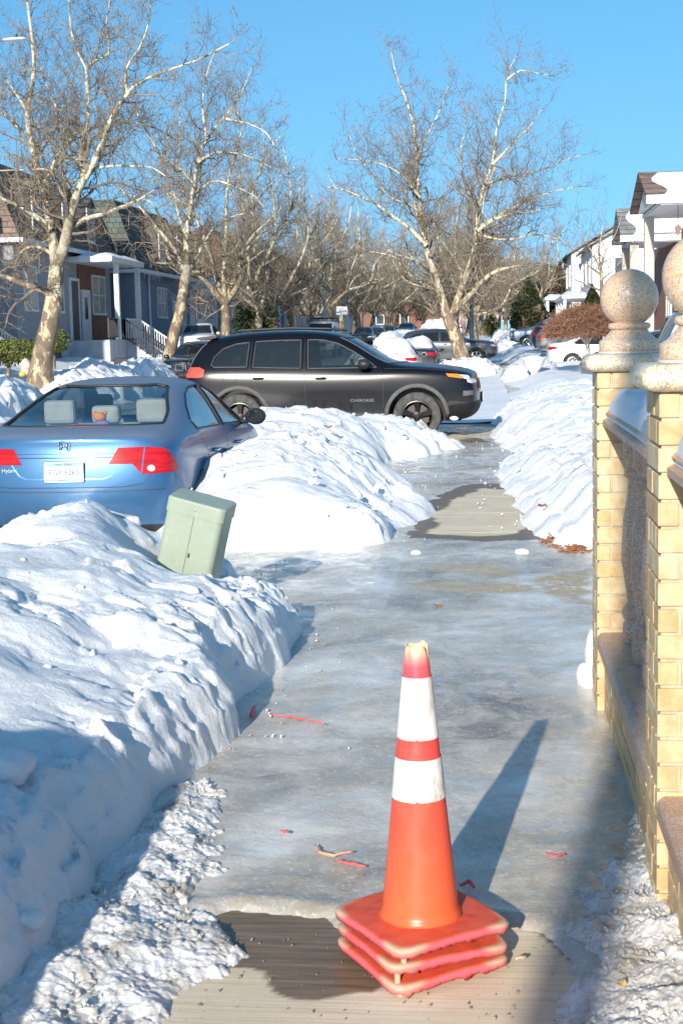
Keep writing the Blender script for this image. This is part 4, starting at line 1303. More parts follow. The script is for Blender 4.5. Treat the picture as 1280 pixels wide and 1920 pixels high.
for k in range(14):
    yy = [72.5, 86, 100, 116, 133, 150][k] if k < 6 else 176+9*((k-6) % 4)
    xx = -11.9 if k < 6 else (-16+3.6*(k-6))
    street_tree(k % 3, ['bare brown tree filling the gap in the left row beside the third trunk', 'bare brown tree in the left row beyond the hedge', 'bare brown tree in the left row right of the van', 'bare brown tree in the left row above the parked cars', 'bare brown tree far along the left row', 'bare brown tree near the far end of the left row'][k] if k < 6 else 'distant bare tree in the brown tangle that closes the end of the street', xx, yy, k*1.7, .92 if k < 6 else 1.15, G_T if k < 6 else 'distant bare trees at the street end')

for k in range(9):
    street_tree(k % 3, 'distant bare tree in the brown tangle that closes the end of the street', -13.5+2.1*k, 186+7*(k % 3), k*2.3+.5, .95, 'distant bare trees at the street end')
# ------------------------------------------------------------------ cars
def car_paint(name, base, metal=0.3, rough=0.28, dust=0.0, dust_col=(0.42, 0.40, 0.38), coat=0.8, low=0.0, top=0.0, coat_r=0.08, spec=.5):
    m = NT(name, rough=rough, base=base, metal=metal, spec=spec, Coat_Weight=coat, Coat_Roughness=coat_r)
    p = m.co(); sx, sy, sz = m.sep(p)
    n1 = m.noise(p, 2.2, 6, .6); n2 = m.noise(m.map(p, (3, 3, .6)), 5, 6, .7)
    spk = m.noise(p, 60, 3, .7)
    f = m.math('MULTIPLY', m.ramp(n1, [(.3, .2), (.7, 1.0)]), dust)
    lowm = m.math('MULTIPLY', m.ramp(m.math('ADD', sz, m.math('MULTIPLY', n2, .25)), [(.42, 1.0), (.86, 0.0)]), low)
    f = m.math('ADD', f, m.math('MULTIPLY', lowm, m.ramp(n2, [(.35, .25), (.62, 1.0)])), clamp=True)
    f = m.math('ADD', f, m.math('MULTIPLY', m.ramp(spk, [(.64, 0), (.72, .5)]), low), clamp=True)
    if top:
        nz = m.sep(m.n('ShaderNodeNewGeometry').outputs['Normal'])[2]
        f = m.math('ADD', f, m.math('MULTIPLY', m.ramp(nz, [(.3, 0), (.9, 1)]), top), clamp=True)
    bf = m.n('ShaderNodeNewGeometry').outputs['Backfacing']
    c = m.mix(f, base, dust_col)
    c = m.mix(bf, c, (.05, .05, .055))
    m.color(c)
    m.rough(m.math('ADD', m.math('MULTIPLY', f, .45), rough, clamp=True))
    m.L(m.math('MULTIPLY', m.math('SUBTRACT', 1.0, f, clamp=True), metal), m.b.inputs['Metallic'])
    m.L(m.math('MULTIPLY', m.math('SUBTRACT', 1.0, f, clamp=True), coat), m.b.inputs['Coat Weight'])
    return m.mat
def glass(name, tint, alpha_dark=0.5, rough=0.03):
    """tinted window pane: mirror-like front, partly see-through"""
    m = NT(name, rough=rough, base=tint, spec=.8)
    t = m.n('ShaderNodeBsdfTransparent'); t.inputs[0].default_value = (*[c for c in tint], 1)
    g = m.n('ShaderNodeBsdfGlossy'); g.inputs['Roughness'].default_value = rough; g.inputs['Color'].default_value = (1, 1, 1, 1)
    d = m.n('ShaderNodeBsdfPrincipled'); d.inputs['Base Color'].default_value = (*[c*.08 for c in tint], 1); d.inputs['Roughness'].default_value = .1
    fr = m.n('ShaderNodeFresnel'); m.L(m.math('MULTIPLY_ADD', m.n('ShaderNodeNewGeometry').outputs['Backfacing'], -0.862, 1.52), fr.inputs[0])
    a = m.n('ShaderNodeMixShader'); a.inputs[0].default_value = alpha_dark; m.L(t.outputs[0], a.inputs[1]); m.L(d.outputs[0], a.inputs[2])
    b = m.n('ShaderNodeMixShader'); m.L(fr.outputs[0], b.inputs[0]); m.L(a.outputs[0], b.inputs[1]); m.L(g.outputs[0], b.inputs[2])
    m.L(b.outputs[0], m.t.nodes['Material Output'].inputs[0])
    return m.mat
MT['glass'] = glass('tinted_glass', (.62, .72, .70), .25)
MT['glass_clear'] = glass('clear_rear_glass', (.80, .86, .86), .06)
MT['glass_dark'] = glass('dark_glass', (.28, .31, .32), .62)
MT['rubber'] = plain('tyre_rubber', (.028, .028, .029), .75, var=.3, scale=14, bump=.2)
MT['tyre_dirty'] = plain('dusty_tyre', (.075, .072, .068), .85, var=.5, scale=12, bump=.3)
MT['black_trim'] = plain('black_trim', (.022, .022, .023), .5)
MT['grey_trim'] = plain('dusty_grey_cladding', (.095, .093, .09), .75, var=.3, scale=9)
MT['chrome'] = plain('chrome', (.75, .75, .76), .12, 1.0, var=0)
MT['rim_silver'] = plain('alloy_silver', (.55, .55, .56), .3, .9, var=.15)
MT['rim_black'] = plain('alloy_black', (.02, .02, .02), .3, .4, var=.5, scale=20)
MT['well'] = plain('wheel_well', (.03, .028, .027), .95)
MT['seat'] = plain('grey_seat_fabric', (.38, .38, .36), .85)
MT['seat_dark'] = plain('dark_seat_fabric', (.05, .05, .055), .85)
m = NT('red_lamp', rough=.18, base=(.62, .015, .02), spec=.3, Coat_Weight=.3)
p = m.co(); m.color(m.mix(m.ramp(m.noise(m.map(p, (6, 6, 40)), 1.0, 2), [(.45, 0), (.55, .55)]), (.50, .008, .012), (.25, .003, .008))); MT['lamp_red'] = m.mat
m = NT('lit_red_lamp', rough=.2, base=(.8, .05, .04)); m.b.inputs['Emission Color'].default_value = (1, .06, .03, 1); m.b.inputs['Emission Strength'].default_value = .9; MT['lamp_lit'] = m.mat
MT['lamp_clear'] = plain('clear_lamp', (.75, .77, .78), .08, .3, var=.2, scale=40)
MT['lamp_amber'] = plain('amber_lamp', (.80, .22, .03), .15, var=.15, scale=40)
MT['brake'] = plain('brake_metal', (.09, .075, .07), .6, .5)

def cage(st, rear, front, res=2):
    """st: list of dict(x, zb, bt, tp, wb, wt, cr, [tb: tumble fraction]); rear/front: level x offsets. Returns closed subdivided mesh object data (bmesh)"""
    cols = [-1, -.52, 0, .52, 1]
    K = 7
    bm = bmesh.new(); vt = {}
    def lev(s):
        zb, bt, tp, wb, wt = s['zb'], s['bt'], s['tp'], s['wb'], s['wt']
        h = bt-zb
        z = [zb, zb+.07*min(1, h/.5), zb+.36*h, zb+.76*h, bt, bt+.5*(tp-bt), tp]
        sh = s.get('sh', .972)
        y = [.86*wb, .955*wb, wb, .995*wb, sh*wb, lerp(sh*wb, wt, .50), wt]
        return z, y
    N = len(st)
    for i, s in enumerate(st):
        z, y = lev(s)
        end = i in (0, N-1)
        off = rear if i == 0 else (front if i == N-1 else None)
        for k in range(K):
            for j, c in enumerate(cols):
                if not end and k not in (0, K-1) and j not in (0, 4): continue
                zz = z[k]
                if k == K-1: zz += s['cr']*(1-abs(c)**2)
                x = s['x']+s.get('bow', 0)*(1-c*c)*(1 if k == K-1 else 0)
                if end: x += off[k]+(-1 if i == 0 else 1)*s.get('bulge', .06)*(1-c*c)
                yy = c*y[k]
                vt[i, k, j] = bm.verts.new((x, yy, zz))
    for i in range(N-1):
        for k in range(K-1):
            for j, fl in ((0, True), (4, False)):
                q = [vt[i, k, j], vt[i+1, k, j], vt[i+1, k+1, j], vt[i, k+1, j]]
                bm.faces.new(q if fl else q[::-1])
        for k, fl in ((0, False), (K-1, True)):
            for j in range(4):
                q = [vt[i, k, j], vt[i+1, k, j], vt[i+1, k, j+1], vt[i, k, j+1]]
                bm.faces.new(q if fl else q[::-1])
    for i, fl in ((0, True), (N-1, False)):
        for k in range(K-1):
            for j in range(4):
                q = [vt[i, k, j], vt[i, k+1, j], vt[i, k+1, j+1], vt[i, k, j+1]]
                bm.faces.new(q[::-1] if not fl else q)
    bmesh.ops.recalc_face_normals(bm, faces=bm.faces)
    me = bpy.data.meshes.new('cage'); bm.to_mesh(me); bm.free()
    o = bpy.data.objects.new('cage', me); COL.objects.link(o)
    md = o.modifiers.new('s', 'SUBSURF'); md.levels = res; md.render_levels = res
    return o

def cyl_cut(o, x, z, r, y0, y1):
    b = MB(); n = 40
    P = [(x+r*cos(2*pi*k/n), z+r*sin(2*pi*k/n)) for k in range(n)]
    b.prism(P, y0, y1, 'y')
    c = b.build('cut', MT['well'])
    bm = bmesh.new(); bm.from_mesh(c.data); bmesh.ops.recalc_face_normals(bm, faces=bm.faces); bm.to_mesh(c.data); bm.free()
    md = o.modifiers.new('b', 'BOOLEAN'); md.operation = 'DIFFERENCE'; md.object = c; md.solver = 'EXACT'
    try: md.material_mode = 'TRANSFER'
    except Exception: pass
    return c

def evaluated_bm(o):
    dg = bpy.context.evaluated_depsgraph_get(); dg.update()
    ev = o.evaluated_get(dg)
    me = bpy.data.meshes.new_from_object(ev)
    bm = bmesh.new(); bm.from_mesh(me)
    return bm, me

def cut_poly(bm, poly, axis, sgn, off=0.0, mi=None, lim=0.25):
    """cut convex polygon, projected along axis (1 = side view x,z; 0 = end view y,z; 2 = plan x,y), return its faces"""
    iu, iv = {1: (0, 2), 0: (1, 2), 2: (0, 1)}[axis]
    us = [p[0] for p in poly]; vs = [p[1] for p in poly]
    e = .03
    def near(f):
        c = f.calc_center_median()
        if sgn*f.normal[axis] < lim: return False
        fu = [v.co[iu] for v in f.verts]; fv = [v.co[iv] for v in f.verts]
        return max(fu) > min(us)-e and min(fu) < max(us)+e and max(fv) > min(vs)-e and min(fv) < max(vs)+e
    n = len(poly)
    area = sum(poly[i][0]*poly[(i+1) % n][1]-poly[(i+1) % n][0]*poly[i][1] for i in range(n))
    if area < 0: poly = poly[::-1]
    for i in range(n):
        a, b = poly[i], poly[(i+1) % n]
        nu, nv = -(b[1]-a[1]), (b[0]-a[0])
        co_ = [0, 0, 0]; no = [0, 0, 0]
        co_[iu] = a[0]; co_[iv] = a[1]; no[iu] = nu; no[iv] = nv
        fs = [f for f in bm.faces if near(f)]
        geo = set(fs)
        for f in fs: geo.update(f.edges); geo.update(f.verts)
        bmesh.ops.bisect_plane(bm, geom=list(geo), plane_co=co_, plane_no=no, dist=1e-5)
    out = []
    for f in bm.faces:
        if sgn*f.normal[axis] < lim-.05: continue
        c = f.calc_center_median(); u, v = c[iu], c[iv]
        ok = True
        for i in range(n):
            a, b = poly[i], poly[(i+1) % n]
            if (b[0]-a[0])*(v-a[1])-(b[1]-a[1])*(u-a[0]) < -1e-6: ok = False; break
        if ok: out.append(f)
    return out

def take(bm, faces, name, mat, parent, off=0.0, keep=False, solid=0.0):
    """detach faces as a mesh object"""
    if not faces: return None
    mp = {}; b = MB()
    for f in faces:
        for v in f.verts:
            if v not in mp:
                mp[v] = len(b.v); q = v.co+v.normal*off; b.v.append(tuple(q))
    for f in faces:
        b.f.append(tuple(mp[v] for v in f.verts)); b.m.append(0)
    o = b.build(name, mat, parent, smooth=True)
    if solid:
        md = o.modifiers.new('t', 'SOLIDIFY'); md.thickness = solid; md.offset = -1
    if not keep: bmesh.ops.delete(bm, geom=faces, context='FACES')
    return o

def border(faces):
    """ordered boundary loop of a face set"""
    fs = set(faces); ed = {}
    for f in fs:
        for e in f.edges:
            if sum(1 for g in e.link_faces if g in fs) == 1:
                a, b = e.verts
                ed.setdefault(a, []).append(b); ed.setdefault(b, []).append(a)
    if not ed: return []
    s = next(iter(ed)); loop = [s]; prev = None; cur = s
    for _ in range(len(ed)+2):
        nx = [v for v in ed[cur] if v is not prev]
        if not nx: break
        nxt = nx[0]
        if nxt is s: break
        loop.append(nxt); prev, cur = cur, nxt
    return [v.co.copy() for v in loop]

def wheel(parent, x, y, z, R, wd, rimR, style, mats, steer=0.0):
    side = 1 if y > 0 else -1
    h = bpy.data.objects.new('wheel', None)
    M = Matrix.Translation((0, 0, 0)) @ Matrix.Rotation(-side*pi/2, 4, 'X')
    b = MB(); hw = wd/2
    prof = [(rimR, -hw*.9), (rimR+.015, -hw), (R-.035, -hw), (R-.010, -hw*.86), (R, -hw*.6), (R, hw*.6), (R-.010, hw*.86), (R-.035, hw), (rimR+.03, hw*.98), (rimR+.008, hw*.92), (rimR, hw*.75)]
    b.lathe(prof, 56, 0, M)
    ty = b.build('wheel', mats[0], parent, smooth=True)
    ty.location = (x, y, z); ty.rotation_euler = (0, 0, steer)
    r_ = MB()
    r_.lathe([(rimR+.002, -hw*.8), (rimR+.002, hw*.78), (rimR-.012, hw*.80), (rimR-.02, hw*.6), (rimR-.028, -hw*.5)], 48, 0, M)
    ns = {'five': 5, 'ten': 10, 'seven': 7}[style]
    for k in range(ns):
        a = 2*pi*k/ns+pi/2
        w0, w1 = (.052, .030) if style == 'five' else (.020, .014)
        for q in (0,):
            P = [(.04, -w0*.5), (rimR*.5, -w1), (rimR-.01, -w0*.95), (rimR-.01, w0*.95), (rimR*.5, w1), (.04, w0*.5)]
            n0 = len(r_.v)
            Rm = M @ Matrix.Rotation(a, 4, 'Z')
            zt = [hw*.45, hw*.58, hw*.72, hw*.72, hw*.58, hw*.45]
            for (u, w_), t in zip(P, zt): r_.v.append(tuple(Rm @ V((u, w_, t))))
            for (u, w_), t in zip(P, zt): r_.v.append(tuple(Rm @ V((u, w_*1.15, t-.045))))
            r_.f.append(tuple(n0+i for i in range(6))); r_.m.append(0)
            for i in range(6):
                j = (i+1) % 6; r_.f.append((n0+i, n0+6+i, n0+6+j, n0+j)); r_.m.append(0)
    r_.lathe([(.07, 0), (.068, hw*.52), (.03, hw*.62), (0, hw*.62)], 20, 0, M)
    rim = r_.build('rim', mats[1], ty)
    d = MB(); d.lathe([(0, -hw*.1), (rimR*.78, -hw*.1), (rimR*.78, -hw*.2)], 32, 0, M); d.build('brake_disc', MT['brake'], ty)
    return ty

def surf(bvh, u, v, axis, sgn):
    """point on the body for a side (x,z) or end (y,z) coordinate"""
    o = [0, 0, 0]; d = [0, 0, 0]
    iu, iv = {1: (0, 2), 0: (1, 2), 2: (0, 1)}[axis]
    o[iu] = u; o[iv] = v; o[axis] = sgn*6; d[axis] = -sgn
    hit = bvh.ray_cast(V(o), V(d), 12)
    return (hit[0], hit[1]) if hit[0] is not None else (None, None)
def seam(bvh, mb, pts, axis, sgn, r=.0035, step=.05):
    line = []
    for a, b in zip(pts, pts[1:]):
        n = max(1, int(hypot(b[0]-a[0], b[1]-a[1])/step))
        for i in range(n): line.append((lerp(a[0], b[0], i/n), lerp(a[1], b[1], i/n)))
    line.append(pts[-1]); P = []
    for u, v in line:
        q, nn_ = surf(bvh, u, v, axis, sgn)
        if q is not None: P.append(q-nn_*r*.35)
    if len(P) > 1: mb.tube(P, r, 4, 0)

def seat(parent, x, y, mat, rear=False, head=True):
    b = MB()
    def rb(lo, hi): b.box(lo, hi)
    b.box((x-.05, y-.24, .45), (x+.45, y+.24, .60)); b.box((x-.16, y-.24, .55), (x-.0, y+.24, 1.05))
    s_ = b.build('seat', mat, parent, bevel=.03)
    if head:
        h = MB(); h.box((x-.15, y-.13, 1.10), (x-.04, y+.13, 1.27)); h.build('headrest', mat, s_, bevel=.04)
    return s_

def make_car(name, label, cat, S, group=None):
    root = thing(name, label, cat, (0, 0, 0), 0, group)
    o = cage(S['st'], S['rear'], S['front'], S.get('res', 2))
    o.data.materials.append(S['paint'])
    cuts = []
    W = S['W']/2
    for wx in S['wheels']:
        for sd in (1, -1):
            cuts.append(cyl_cut(o, wx, S['R'], S['R']+S.get('gap', .055), *((W-.27, W+.4) if sd > 0 else (-W-.4, -W+.27))))
    bm, me = evaluated_bm(o)
    mats = list(me.materials)
    bvh = BVHTree.FromBMesh(bm)
    for c in cuts: bpy.data.objects.remove(c)
    bpy.data.objects.remove(o)
    bm.normal_update()
    trim = MB()
    win = S['windows']
    for w_ in win:
        poly, axis = w_[0], w_[1]
        gm = MT[w_[2]]
        for sg in ((1, -1) if axis == 1 else (w_[3],)):
            fs = cut_poly(bm, poly, axis, sg, lim=w_[4] if len(w_) > 4 else .12)
            lp = border(fs)
            nm = {1: 'side_window', 0: 'windshield' if sg > 0 else 'rear_window'}[axis]
            take(bm, fs, nm, gm, root, -.006)
            if len(lp) > 3:
                trim.tube(lp+[lp[0]], w_[5] if len(w_) > 5 else .010, 5, 0, cap=False)
    if trim.v:
        trim.build('window_trim', S.get('trim', MT['black_trim']), root, smooth=True)
    for nm, poly, axis, sg, mat, off in S.get('patches', []):
        for s1 in ((1, -1) if (axis == 1 and sg == 0) else (sg,)):
            fs = cut_poly(bm, poly, axis, s1, lim=.5 if 'lamp' in nm or 'light' in nm else .12)
            take(bm, fs, nm, mat, root, off, keep=(off > .002), solid=0)
        if axis == 0 and nm in ('tail_lamp', 'headlight', 'reversing_lamp', 'fog_lamp'):
            fs = cut_poly(bm, [(-u, v) for u, v in poly], axis, sg, lim=.5)
            take(bm, fs, nm, mat, root, off, keep=(off > .002))
    bm.to_mesh(me)
    me.materials.clear()
    for mt in mats: me.materials.append(mt)
    me.polygons.foreach_set('use_smooth', [True]*len(me.polygons))
    bm.free()
    bo = bpy.data.objects.new('body', me); COL.objects.link(bo); bo.parent = root
    try:
        me.set_sharp_from_angle(angle=radians(50))
    except Exception: pass
    sm = MB()
    for pts, axis, sg in S.get('seams', []):
        for s1 in ((1, -1) if axis == 1 else (sg,)): seam(bvh, sm, pts, axis, s1)
    if sm.v: sm.build('panel_gap', MT['black_trim'], root)
    # underbody and cabin floor
    L2 = S['L']/2
    ub = MB(); ub.box((-L2+.25, -W+.24, S['st'][3]['zb']-.015), (L2-.3, W-.24, S['st'][3]['zb']+.30)); ub.build('underbody', MT['well'], root)
    for wx in S['wheels']:
        for sd in (1, -1):
            wheel(root, wx, sd*(W-.02-S.get('tw', .205)/2), S['R'], S['R'], S.get('tw', .205), S['rim'], S['style'], S['wmats'], S.get('steer', 0) if wx > 0 else 0)
    # mirrors
    mx, mz = S['mirror']
    for sd in (1, -1):
        b = MB(); bmh = []
        q, nn_ = surf(bvh, mx, mz-.06, 1, sd)
        y0 = q.y if q is not None else sd*W*.9
        rings = []
        for t, sy_, sz_ in ((-.10, .06, .045), (-.085, .095, .07), (0, .105, .082), (.05, .09, .065), (.075, .05, .035)):
            cy = y0+sd*.15
            rings.append([(mx+t, cy+sy_*cos(a), mz+sz_*sin(a)) for a in [2*pi*i/14 for i in range(14)]])
        loft(b, rings)
        mo = b.build('mirror', S.get('mirror_mat', S['paint']), root, smooth=True)
        g = MB(); g.poly([(mx-.101, y0+sd*.15+.088*cos(a), mz+.062*sin(a)) for a in [2*pi*i/14 for i in range(14)]]); g.build('mirror_glass', MT['glass_dark'], mo)
        g = MB(); g.tube([(mx+.02, y0-sd*.01, mz-.055), (mx, y0+sd*.09, mz-.04)], .022, 8); g.build('stalk', MT['black_trim'], mo)
    # handles
    for hx, hz in S.get('handles', []):
        for sd in (1, -1):
            q, nn_ = surf(bvh, hx, hz, 1, sd)
            if q is None: continue
            b = MB(); b.tube([(hx-.085, q.y+sd*.004, hz), (hx-.06, q.y+sd*.035, hz+.004), (hx+.05, q.y+sd*.036, hz+.006), (hx+.08, q.y+sd*.004, hz+.004)], [.010, .014, .015, .010], 8)
            b.build('door_handle', S.get('handle_mat', S['paint']), root, smooth=True)
    if S.get('cabin', True):
        sc_ = S.get('seatmat', MT['seat_dark'])
        for x, y in S.get('seats', [(.15, .36), (.15, -.36)]): seat(root, x, y, sc_)
    return root, bvh

def place(root, x, y, z, rz, pitch=0.0):
    root.location = (x, y, z); root.rotation_euler = (0, pitch, rz)

# ---- blue sedan (hero)
CS = [dict(x=-2.17, zb=.30, bt=.93, tp=1.015, wb=.76, wt=.62, cr=.022, bulge=.10, sh=.95),
      dict(x=-2.11, zb=.25, bt=.955, tp=1.05, wb=.81, wt=.66, cr=.028),
      dict(x=-1.92, zb=.21, bt=.98, tp=1.075, wb=.865, wt=.70, cr=.035),
      dict(x=-1.62, zb=.2, bt=.98, tp=1.105, wb=.873, wt=.69, cr=.035, bow=-.10),
      dict(x=-1.22, zb=.2, bt=.975, tp=1.245, wb=.875, wt=.655, cr=.04, bow=-.06),
      dict(x=-.82, zb=.2, bt=.965, tp=1.36, wb=.876, wt=.60, cr=.045),
      dict(x=-.42, zb=.19, bt=.955, tp=1.395, wb=.876, wt=.59, cr=.045),
      dict(x=.0, zb=.19, bt=.94, tp=1.395, wb=.876, wt=.585, cr=.045),
      dict(x=.40, zb=.19, bt=.925, tp=1.34, wb=.876, wt=.59, cr=.045, bow=.05),
      dict(x=.82, zb=.19, bt=.91, tp=1.18, wb=.875, wt=.64, cr=.04, bow=.10),
      dict(x=1.28, zb=.2, bt=.89, tp=.97, wb=.873, wt=.72, cr=.035, bow=.12),
      dict(x=1.62, zb=.2, bt=.86, tp=.90, wb=.868, wt=.72, cr=.035),
      dict(x=1.95, zb=.22, bt=.77, tp=.80, wb=.835, wt=.68, cr=.03),
      dict(x=2.14, zb=.26, bt=.62, tp=.66, wb=.72, wt=.58, cr=.02, bulge=.14)]
MT['blue'] = car_paint('dusty_blue_paint', (.032, .125, .27), .5, .32, .05, (.19, .205, .235), .5, .12, .62)
CIV = dict(L=4.49, W=1.752, R=.315, rim=.20, style='ten', wmats=(MT['tyre_dirty'], MT['rim_silver']), wheels=(-1.33, 1.37), res=3, paint=MT['blue'],
    st=CS, rear=[.05, -.01, -.05, -.035, 0, .0, .0], front=[-.02, .02, .05, .04, 0, 0, 0],
    windows=[([(-1.20, 1.015), (-1.26, 1.08), (-1.05, 1.20), (-.80, 1.285), (-.50, 1.335), (-.16, 1.345), (-.16, .985)], 1, 'glass_dark', 0, .12, .011),
             ([(-.08, .98), (-.08, 1.345), (.15, 1.335), (.42, 1.275), (.72, 1.14), (.98, 1.0), (1.02, .95)], 1, 'glass_dark', 0, .12, .011),
             ([(-.65, 1.09), (.65, 1.09), (.615, 1.18), (.49, 1.355), (.40, 1.372), (-.40, 1.372), (-.49, 1.355), (-.615, 1.18)], 0, 'glass_clear', -1, .05, .012),
             ([(-.66, 1.0), (.66, 1.0), (.50, 1.33), (-.50, 1.33)], 0, 'glass', 1, .05, .01)],
    patches=[('tail_lamp', [(.34, .816), (.41, .937), (.600, .94), (.588, .812)], 0, -1, MT['lamp_red'], .004),
             ('tail_lamp', [(.52, .812), (.588, .812), (.578, .745)], 0, -1, MT['lamp_red'], .004),
             ('tail_lamp', [(.612, .94), (.74, .925), (.80, .88), (.86, .74), (.59, .735)], 0, -1, MT['lamp_red'], .004),
             ('tail_lamp', [(-2.32, .735), (-2.32, .93), (-2.16, .905), (-2.06, .82), (-2.03, .74)], 1, 0, MT['lamp_red'], .0055),
             ('lower_grille', [(-.86, .0), (.86, .0), (.86, .335), (-.86, .335)], 0, -1, MT['black_trim'], .003)],
    seams=[([(-.12, 1.36), (-.12, .90), (-.11, .40), (-.16, .30)], 1, 0), ([(1.02, .93), (1.05, .75), (1.0, .40), (.98, .28)], 1, 0),
           ([(-1.22, 1.0), (-1.08, .88), (-.95, .7), (-.86, .45), (-.82, .28)], 1, 0), ([(-.82, .28), (.98, .28)], 1, 0),
           ([(-.66, 1.03), (-.67, .90), (-.69, .78), (-.60, .66), (-.45, .64), (.45, .64), (.60, .66), (.69, .78), (.67, .90), (.66, 1.03)], 0, -1)],
    mirror=(.86, 1.0), mirror_mat=MT['black_trim'], handles=[(-.72, .80), (.38, .79)], handle_mat=MT['chrome'], trim=MT['black_trim'], seatmat=MT['seat'],
    seats=[(.15, .36), (.15, -.36)])
sedan, sb = make_car('sedan', 'blue sedan seen from behind, parked against the kerb on the left', 'car', CIV)
# rear seat, parcel shelf, headrests
b = MB(); b.box((-1.62, -.62, 1.0), (-.98, .62, 1.045)); b.build('parcel_shelf', plain('shelf_fabric', (.14, .145, .15), .9), sedan)
b = MB(); b.box((-1.02, -.62, .5), (-.90, .62, 1.06)); rs = b.build('rear_seat', MT['seat'], sedan, bevel=.04)
for y, w_, h_ in ((.40, .135, .20), (0, .12, .15), (-.40, .135, .20)):
    b = MB(); b.box((-1.08, y-w_, 1.06), (-.95, y+w_, 1.06+h_)); b.build('headrest', MT['seat'], rs, bevel=.035)
b = MB(); b.box((-1.60, -.16, 1.045), (-1.52, .16, 1.085)); b.build('high_brake_lamp', MT['lamp_red'], sedan, bevel=.01)
# boot handle strip, recess, emblem, plate
def on_rear(bvh, y, z, off=0.0):
    q, n_ = surf(bvh, y, z, 0, -1); return q+n_*off if q is not None else V((-2.2, y, z))
qq = on_rear(sb, 0, .955); 
sm = MB(); seam(sb, sm, [(-.53, .893), (-.3, .898), (.3, .898), (.53, .893)], 0, -1, .003); sm.build('boot_crease', MT['black_trim'], sedan)
sm = MB(); seam(sb, sm, [(-.80, .615), (-.4, .607), (.4, .607), (.80, .615)], 0, -1, .005); sm.build('bumper_gap', MT['black_trim'], sedan)
# plate recess panel
def surf_strip(pts_pairs, off, mat, name, parent, bvh):
    b = MB(); A = []
    for (y0, z0), (y1, z1) in pts_pairs:
        A.append((on_rear(bvh, y0, z0, off), on_rear(bvh, y1, z1, off)))
    for (a, b1), (c, d) in zip(A, A[1:]): b.quad(a, b1, d, c)
    return b.build(name, mat, parent, smooth=True)
rc = MB(); seam(sb, rc, [(-.46, .862), (-.36, .73), (-.30, .705), (.30, .705), (.36, .73), (.46, .862)], 0, -1, .006); rc.build('recess_edge', MT['blue'], sedan)
rc = MB(); seam(sb, rc, [(-.46, .868), (.46, .868)], 0, -1, .005); rc.build('recess_shadow_gap', MT['black_trim'], sedan)
# emblem
qe = on_rear(sb, 0, .955, .006)
b = MB()
P = rounded(.043, .037, .014, 4); b.tube([(qe.x-.002, y, qe.z+z) for y, z in P]+[(qe.x-.002, P[0][0], qe.z+P[0][1])], .0045, 6, cap=False)
for sd in (1, -1): b.tube([(qe.x-.004, sd*.027, qe.z+.026), (qe.x-.006, sd*.018, qe.z), (qe.x-.004, sd*.027, qe.z-.026)], .0055, 6)
b.tube([(qe.x-.006, -.019, qe.z+.001), (qe.x-.006, .019, qe.z+.001)], .005, 6)
b.build('emblem', MT['chrome'], sedan, smooth=True)
def text_mesh(txt, size, mat, parent, M, name='lettering', ext=.0012, sx=1.0):
    cu = bpy.data.curves.new('t', 'FONT'); cu.body = txt; cu.size = size; cu.align_x = 'CENTER'; cu.align_y = 'CENTER'; cu.extrude = ext; cu.resolution_u = 3
    o = bpy.data.objects.new('t', cu); COL.objects.link(o)
    dg = bpy.context.evaluated_depsgraph_get(); dg.update()
    me = bpy.data.meshes.new_from_object(o.evaluated_get(dg)); bpy.data.objects.remove(o)
    me.transform(M @ Matrix.Diagonal((sx, 1, 1, 1)))
    me.materials.clear(); me.materials.append(mat); me.name = name
    r = bpy.data.objects.new(name, me); COL.objects.link(r); r.parent = parent
    return r
q1 = on_rear(sb, 0, .76); tilt = 0.0
px_ = min(q1.x, on_rear(sb, .15, .76).x)-.012
pl = MB(); pl.box((px_-.004, -.153, .687), (px_+.004, .153, .84)); plate = pl.build('licence_plate', plain('plate_white', (.74, .75, .76), .4), sedan, bevel=.003)
fr_ = MB(); P = rounded(.155, .078, .012, 4)
fr_.tube([(px_-.005, y, .7635+z) for y, z in P]+[(px_-.005, P[0][0], .7635+P[0][1])], .0045, 6, cap=False); fr_.build('plate_frame', MT['chrome'], plate, smooth=True)
fb = MB(); fb.box((px_-.0052, -.145, .806), (px_-.0042, .145, .833)); fb.box((px_-.0052, -.145, .694), (px_-.0042, .145, .708)); fb.build('plate_band', plain('plate_blue', (.28, .48, .70), .45, var=.35, scale=30), plate)
MR = Matrix.Rotation(-pi/2, 4, 'Z') @ Matrix.Rotation(pi/2, 4, 'X')
MT['plate_ink'] = plain('faded_plate_ink', (.05, .065, .14), .6, var=.3, scale=40)
text_mesh('EGY 6260', .060, MT['plate_ink'], plate, Matrix.Translation((px_-.005, 0, .757)) @ MR, 'plate_number', sx=.98)
text_mesh('NEW YORK', .026, plain('plate_navy', (.05, .07, .25), .5), plate, Matrix.Translation((px_-.006, 0, .819)) @ MR, 'plate_state')
text_mesh('EMPIRE STATE', .012, plain('plate_navy2', (.05, .07, .25), .5), plate, Matrix.Translation((px_-.006, 0, .701)) @ MR, 'plate_motto')
qh = on_rear(sb, .40, .80, .004)
text_mesh('Hybrid', .045, MT['chrome'], sedan, Matrix.Translation((qh.x, .44, .772)) @ MR, 'badge')
for sd in (1, -1):
    qr = on_rear(sb, sd*.65, .775, .006)
    b = MB(); b.lathe([(0, .0), (.022, .002), (.026, -.006)], 18, 0, Matrix.Translation(on_rear(sb, sd*.655, .775, .008)) @ Matrix.Rotation(radians(-8*sd), 4, 'Z') @ Matrix.Rotation(-pi/2, 4, 'Y') @ Matrix.Diagonal((1, 1.25, 1, 1))); b.build('reversing_lamp', MT['lamp_clear'], sedan, smooth=True)
sedan_pos = (-3.30, 13.15)
place(sedan, -3.235, 10.6+2.24, -.215, pi/2)
